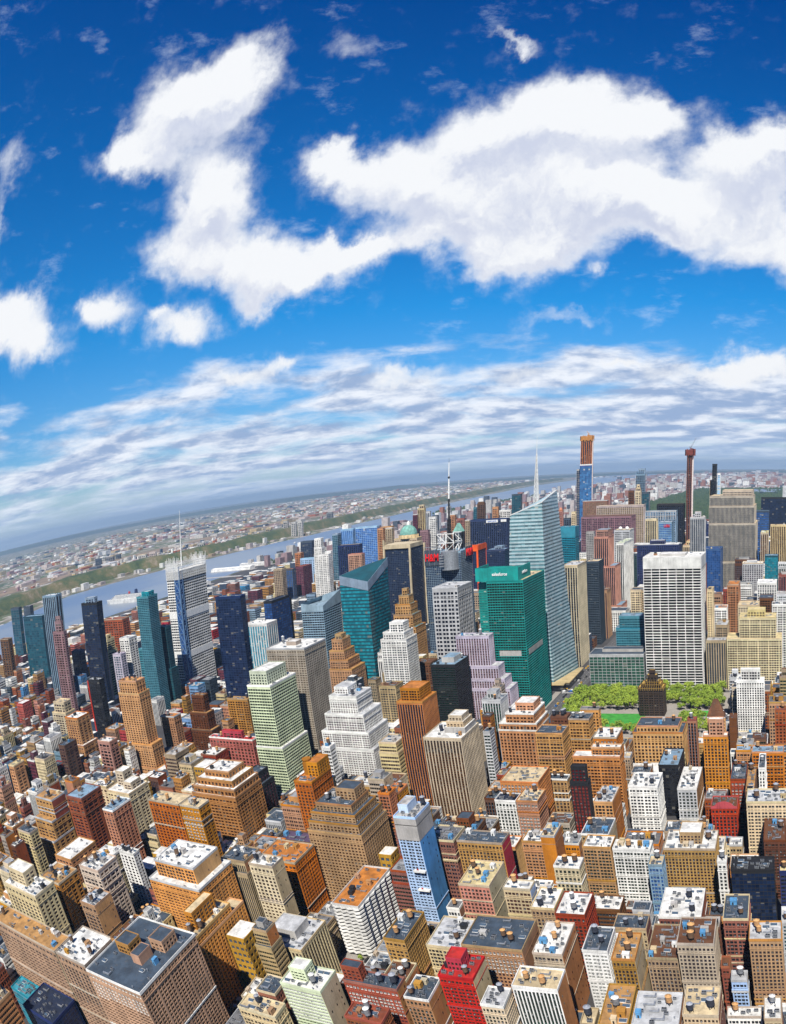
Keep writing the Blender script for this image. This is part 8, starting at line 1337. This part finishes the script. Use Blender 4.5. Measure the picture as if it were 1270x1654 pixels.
# small far buildings
FARC = [wall_mat(c) for c in ('white', 'beige', 'pinkgrey', 'greyw', 'brick', 'slate', 'mauve', 'greyl')]
def scatter(name, label, cat, regions, seed, pick):
    rg = random.Random(seed); b = MB(); b.slots = list(FARC)
    for (x0, x1, y0, y1, n, s0, s1, h0, h1, ok) in regions:
        for _ in range(n):
            x, y = rg.uniform(x0, x1), rg.uniform(y0, y1)
            if ok and not ok(x, y): continue
            if x < -3200 and noise.noise((x * .0011, y * .0011, 3)) + .6 * noise.noise((x * .004, y * .004, 7)) < -.08: continue
            w, d, h = rg.uniform(s0, s1), rg.uniform(s0, s1), rg.uniform(h0, h1) * (1 if rg.random() < .9 else 2.2)
            mi = rg.choice(pick); b.box(x, x + w, y, y + d, -1, h, mi)
            if s1 < 40: b.box(x + w * .1, x + w * .9, y + d * .1, y + d * .9, h, h + 1, 0 if rg.random() < .6 else mi)
    o = link(name, b.mesh(name)); o['kind'] = 'stuff'; tag(o, label, cat); return o
def west(x, y):
    for i in range(len(line) - 1):
        if line[i][1] <= y < line[i + 1][1]:
            a = (y - line[i][1]) / (line[i + 1][1] - line[i][1]); lx = line[i][0] * (1 - a) + line[i + 1][0] * a; return x < lx - 470
    return x < -4500
nomarsh = lambda x, y: west(x, y) and not (-6500 < x < -5300 and 1200 < y < 9500 and rng.random() < .93)
scatter('far_shore_town', 'thousands of small pale houses spread over the land across the river', 'town', [(-5800, -3900, 300, 9000, 4200, 14, 34, 7, 17, nomarsh), (-9500, -4200, 500, 15000, 4200, 25, 70, 8, 16, nomarsh), (-16000, -5000, 2000, 26000, 2600, 60, 150, 10, 22, west)], 5, (0, 7, 1, 1, 2, 2, 3, 3, 5, 6, 4))
def shoreline(x, y):
    for i in range(len(line) - 1):
        if line[i][1] <= y < line[i + 1][1]:
            a = (y - line[i][1]) / (line[i + 1][1] - line[i][1]); lx = line[i][0] * (1 - a) + line[i + 1][0] * a; return lx + 30 < x < lx + 190
scatter('far_shore_waterfront', 'low pale waterfront buildings at the foot of the far cliff', 'waterfront', [(-4600, -3300, 700, 9000, 1500, 16, 50, 6, 18, shoreline)], 9, (0, 0, 1, 2, 3))
park = lambda x, y: not (-1200 < x < -100 and 3800 < y < 9900)
scatter('uptown_district', 'dense mass of grey and mauve buildings north of the towers, between river and park', 'city district', [(-2700, -700, 3050, 6500, 1500, 22, 50, 18, 62, park), (-3000, -1200, 6500, 12000, 2000, 30, 60, 15, 50, park), (-120, 900, 3400, 9800, 900, 25, 60, 20, 80, park), (-3200, 1500, 9900, 17000, 2600, 40, 90, 12, 50, None), (-4000, 3000, 17000, 27000, 1800, 80, 200, 12, 50, None)], 12, (2, 3, 3, 5, 6, 6, 7, 0, 4))
scatter('river_edge_blocks', 'low mixed roofs between the western towers and the river', 'city district', [(-2440, -1500, 400, 3000, 60, 24, 60, 8, 16, None)], 14, (0, 0, 1, 4, 4, 7))
# ---------------------------------------------------------------- distant fill: one object
b = MB(); gb = MB(); gb.slot(glass_mat('slate')); cols = ('white', 'cream', 'brick', 'greyw', 'tan', 'slate', 'pinkgrey', 'orangel'); b.slots = [wall_mat(c) for c in cols] + [roof_mat('white'), roof_mat('slate')]
for (x, y, w, d, h, ci) in DIST:
    n = max(1, int(h / 5)); gb.box(x - w + .5, x - .5, y + .5, y + d - .5, 0, h - .5, 0, uvbox(max(1, int(w / 4)), max(1, int(d / 4)), n, ci * 3))
    for k in range(n + 1): b.box(x - w, x, y, y + d, k * h / (n + .4) - (0 if k else 0), k * h / (n + .4) + h / (n + .4) * .5, ci)
    for k in range(int(w / 5) + 1): b.box(x - w + k * 5, x - w + k * 5 + 1.6 if x - w + k * 5 + 1.6 < x else x, y - .05, y + .6, 0, h, ci)
    for k in range(int(d / 5) + 1): b.box(x - .5, x + .05, y + k * 5, min(y + k * 5 + 1.6, y + d), 0, h, ci)
    b.box(x - w - .1, x + .1, y - .1, y + d + .1, h, h + .8, ci); b.box(x - w + .5, x - .5, y + .5, y + d - .5, h + .8, h + .9, 8 if (ci + int(x)) % 2 else 9)
o = link('distant_blocks', b.mesh('distant_blocks')); o['kind'] = 'stuff'; tag(o, 'hundreds of small buildings filling the gaps between the towers far off', 'city blocks')
g_ = link('glazing', gb.mesh('glazing'), o)
# ---------------------------------------------------------------- park trees
tm1 = flat_mat('bark', (.10, .07, .05), .9)
lm, l_n, l_b = newmat('spring leaves'); oi = l_n.node('ShaderNodeObjectInfo').outputs['Random']; p = l_n.node('ShaderNodeTexCoord').outputs['Object']
l_n.l.new(l_n.mix(l_n.math('ADD', l_n.math('MULTIPLY', oi, .5), l_n.math('MULTIPLY', l_n.noise(p, .5, 3), .5)), (.12, .23, .02, 1), (.40, .50, .05, 1)), l_b.inputs['Base Color']); l_b.inputs['Roughness'].default_value = .7
def crown_mesh(seed):
    rg = random.Random(seed); b = MB(); b.slot(lm); cl = [(rg.uniform(-3.4, 3.4), rg.uniform(-3.4, 3.4), rg.uniform(6, 10.5), rg.uniform(1.5, 2.8)) for _ in range(14)]
    for (cx, cy, cz, cr) in cl:
        for _ in range(60):
            v = Vector((rg.gauss(0, 1), rg.gauss(0, 1), rg.gauss(0, 1))).normalized() * cr * rg.uniform(.65, 1.05); c = Vector((cx, cy, cz)) + v
            u = Vector((rg.gauss(0, 1), rg.gauss(0, 1), rg.gauss(0, .5))).normalized(); w = u.cross(v.normalized()).normalized() * rg.uniform(.35, .6); u = u * rg.uniform(.4, .7)
            b.poly([(c + u)[:], (c + w)[:], (c - u)[:], (c - w)[:]], [(0, 1, 2, 3)])
    return b.mesh('crown')
def trunk_mesh(seed):
    rg = random.Random(seed); b = MB(); b.slot(tm1); b.cyl(0, 0, 0, 4, .38, .26, 8)
    for k in range(6): a = k * 1.05 + rg.random(); b.bar((0, 0, 3.2 + k * .2), (2.6 * math.cos(a), 2.6 * math.sin(a), 7.5 + rg.random() * 2), .22)
    return b.mesh('trunk')
CR = [crown_mesh(s) for s in range(5)]; TR = [trunk_mesh(s) for s in range(2)]
def tree(x, y, s, label, group, z=.15):
    t = root('plane_tree', label, 'tree', (x, y, z), group); s = s * rng.uniform(.72, 1.12); t.scale = (s, s, s * rng.uniform(.75, 1.2)); t.rotation_euler[2] = rng.uniform(0, 6)
    link('trunk', rng.choice(TR), t); link('crown', rng.choice(CR), t)
spots = []
for row, lab in ((1106, 'north'), (1094, 'north'), (1082, 'north'), (1070, 'north'), (1056, 'north'), (1042, 'mid'), (1028, 'mid')):
    x = -310
    while x < -92:
        if not (-200 < x < -158 and row < 1050): spots.append((x + rng.uniform(-2, 2), row + rng.uniform(-3, 3), 1.35))
        x += 11.5
for x in np.arange(-305, -265, 11): 
    for y in np.arange(935, 1020, 12): spots.append((x, y, 1.25))
for x in np.arange(-258, -195, 10): spots.append((x, 940 + rng.uniform(-2, 2), 1.2)); spots.append((x, 926 + rng.uniform(-2, 2), 1.1))
for x in np.arange(-140, -92, 11):
    for y in (932, 948, 964, 980, 1040): spots.append((x, y, 1.2))
for (x, y, s) in spots:
    if y > 1075: lab = 'bright green tree in the back rows of the park, under the tall towers'
    elif y > 1020: lab = 'bright green tree in the middle rows of the park, behind the lawn'
    elif x < -262: lab = 'yellow green tree in the grove left of the park lawn'
    elif x < -190: lab = 'yellow green tree in front of the park lawn'
    else: lab = 'green tree at the right end of the park'
    tree(float(x), float(y), s, lab, lab + ' rows')
for (x, y) in ((-330, 404), (-326, 416), (-336, 428), (-331, 452)): tree(x, y, .55, 'small street tree on the paved plaza between the zigzag building and the low classical building', 'street trees on the small plaza')
# ---------------------------------------------------------------- cars
def car_meshes(col):
    b = MB(); b.slot(flat_mat('car paint ' + col[0], col[1], .3, 0, .05)); b.poly([(-.9, 0, .35), (.9, 0, .35), (.9, 4.5, .35), (-.9, 4.5, .35), (-.88, 0, .8), (.88, 0, .8), (.88, 4.5, .85), (-.88, 4.5, .85)], [tuple(r) for r in CF])
    b.poly([(-.82, .5, .82), (.82, .5, .82), (.82, 3.4, .82), (-.82, 3.4, .82), (-.68, 1.0, 1.42), (.68, 1.0, 1.42), (.68, 2.7, 1.42), (-.68, 2.7, 1.42)], [tuple(r) for r in CF])
    g = MB(); g.slot(glass_mat('black')); g.poly([(-.72, .46, .95), (.72, .46, .95), (.62, .93, 1.36), (-.62, .93, 1.36)], [(0, 1, 2, 3)]); g.poly([(.84, .8, .95), (.84, 3.1, .95), (.71, 2.6, 1.36), (.71, 1.1, 1.36)], [(0, 1, 2, 3)])
    g.poly([(-.72, 3.45, .95), (.72, 3.45, .95), (.62, 2.77, 1.36), (-.62, 2.77, 1.36)], [(0, 1, 2, 3)])
    w = MB(); w.slot(darkm); P = [(q * .18, .34 * math.cos(a), .34 * math.sin(a)) for q in (0, 1) for a in [i * math.pi / 5 for i in range(10)]]
    w.poly(P, [(i, (i + 1) % 10, 10 + (i + 1) % 10, 10 + i) for i in range(10)] + [tuple(range(10)), tuple(range(19, 9, -1))])
    return b.mesh('body'), g.mesh('glazing'), w.mesh('wheel')
CARS = [(n, car_meshes((n, c))) for n, c in (('yellow', (.75, .42, .02)), ('white', (.8, .8, .8)), ('black', (.02, .02, .02)), ('blue', (.02, .15, .5)), ('grey', (.3, .3, .32)))]
def car(x, y, rz, where):
    n, (b, g, w) = rng.choice(CARS); t = root('parked_car', n + ' car ' + where, 'car', (x, y, -.25), n + ' cars ' + where); t.rotation_euler[2] = rz; t.scale = (1.5, 1.5, 1.5)
    link('body', b, t); link('glazing', g, t)
    for wx in (-.92, .74):
        for wy in (.9, 3.6): link('wheel', w, t, (wx, wy, .34))
for k in range(34):
    for x in (-342, -335, -328, -321):
        if rng.random() < .42: car(x + rng.uniform(-.5, .5), 905 + k * 11 + rng.uniform(0, 3), 0, 'in the avenue traffic beside the park')
for k in range(26):
    for y in (1115.5, 1121):
        if rng.random() < .4: car(-340 + k * 11, y, R(90), 'on the cross street behind the park')
for k in range(5): car(-322, 400 + k * 15, 0, 'on the plaza street by the zigzag building')
# ---------------------------------------------------------------- waterfront
for i, (x, y, w, d) in enumerate(((-2640, 2440, 190, 34), (-2700, 2530, 230, 36), (-2720, 2760, 260, 16), (-2860, 2980, 300, 40), (-2760, 3120, 220, 38))):
    t = root('pier_shed', ['white flat roofed pier shed nearest the left, beside the white ship', 'second white pier shed, right of the white ship', 'thin bare finger pier reaching into the river', 'long white pier shed near the stepped white tower', 'short white pier shed beyond the long one'][i], 'pier', (x, y, 0))
    b = MB(); b.slot(wall_mat('greyw')); b.box(-10, w + 20, -5, d + 5, -1, 1.2); link('deck', b.mesh('deck'), t)
    if i != 2:
        b = MB(); b.slot(wall_mat('white')); b.box(0, w, 0, d, 1.2, 13)
        b.poly([(0, -1, 13), (w, -1, 13), (w, d + 1, 13), (0, d + 1, 13), (0, d / 2, 17), (w, d / 2, 17)], [(0, 1, 5, 4), (2, 3, 4, 5), (1, 2, 5), (3, 0, 4)])
        for k in range(int(w / 12)): b.box(4 + k * 12, 11 + k * 12, -.3, .2, 3, 9)
        link('shed', b.mesh('shed'), t)
t = root('cruise_ship', 'big white cruise ship with dark funnel moored at the river piers', 'ship', (-2880, 2180, 0)); t.rotation_euler[2] = R(4)
b = MB(); b.slot(wall_mat('white')); Lh = 330
o_ = [(0, 18), (30, 4), (80, 0), (Lh, 0), (Lh + 6, 18), (Lh, 38), (80, 38), (30, 33)]; m = len(o_)
b.poly([(x + 6, y * .9 + 2, 0) for x, y in o_] + [(x, y, 16) for x, y in o_], [(i, (i + 1) % m, m + (i + 1) % m, m + i) for i in range(m)] + [tuple(range(m, 2 * m))]); link('hull', b.mesh('hull'), t)
for k in range(5):
    b = MB(); b.slot(wall_mat('white')); b.slot(glass_mat('navy')); b.box(48 + k * 9, Lh - 10 - k * 6, 2 + k * .8, 36 - k * .8, 16 + k * 3.6, 19 + k * 3.6); b.box(50 + k * 9, Lh - 12 - k * 6, 1.6 + k * .8, 36.4 - k * .8, 19 + k * 3.6, 19.6 + k * 3.6, 1); link('deck', b.mesh('deck'), t)
b = MB(); b.slot(wall_mat('navyl')); b.cyl(230, 19, 34, 48, 9, 7, 12); link('funnel', b.mesh('funnel'), t)
b = MB(); b.slot(redM); b.cyl(180, 19, 34, 41, 6, 5, 12); link('sun_deck_dome', b.mesh('sun_deck_dome'), t)
for (x, y, s, lab) in ((-3150, 3000, 1, 'small white ferry crossing the river left of the louvred skyscraper'), (-3250, 4300, 1, 'small white boat in the middle of the river'), (-3420, 6000, 1.3, 'small boat far upriver near the green domed tower')):
    t = root('ferry_boat', lab, 'boat', (x, y, .2)); b = MB(); b.slot(wall_mat('white')); b.poly([(-4, 0, 0), (4, 0, 0), (4, 26, 0), (0, 34, 0), (-4, 26, 0), (-5, 0, 3), (5, 0, 3), (5, 26, 3), (0, 36, 3), (-5, 26, 3)], [(0, 1, 6, 5), (1, 2, 7, 6), (2, 3, 8, 7), (3, 4, 9, 8), (4, 0, 5, 9), (5, 6, 7, 8, 9)]); link('hull', b.mesh('hull'), t)
    b = MB(); b.slot(wall_mat('white')); b.box(-3.5, 3.5, 3, 22, 3, 6); b.box(-2.5, 2.5, 12, 20, 6, 8.5); link('cabin', b.mesh('cabin'), t)
# flags on poles
def flag(x, y, z, H, label):
    t = root('flagpole', label, 'flag', (x, y, z)); b = MB(); b.slot(whiteM); b.cyl(0, 0, 0, H, .12, .08, 6); link('pole', b.mesh('pole'), t)
    b = MB(); b.slot(redM); b.slot(whiteM); b.slot(bluelit)
    for k in range(7): b.box(.1, 4.2, -.04, .04, H - 2.6 + k * .36, H - 2.6 + k * .36 + .36, k % 2)
    b.box(.1, 1.8, -.06, .06, H - 1.5, H - .08, 2); link('flag', b.mesh('flag'), t)
flag(-201, 1050, 0, 16, 'flag on a tall white pole in the park, left of the black and gold tower')
# ---------------------------------------------------------------- haze
b = MB(); b.box(-47000, 23000, -4000, 51000, -2.2, 520); hm = bpy.data.materials.new('haze'); hm.use_nodes = True; hn = hm.node_tree.nodes; hn.remove(hn['Principled BSDF'])
pv = hn.new('ShaderNodeVolumePrincipled'); pv.inputs['Color'].default_value = (.5, .72, 1, 1); pv.inputs['Density'].default_value = 3.2e-5; pv.inputs['Anisotropy'].default_value = 0.1
hm.node_tree.links.new(pv.outputs[0], hn['Material Output'].inputs['Volume']); hz = link('haze', b.mesh('haze', [hm])); hz['kind'] = 'stuff'
print('objects', len(bpy.data.objects))
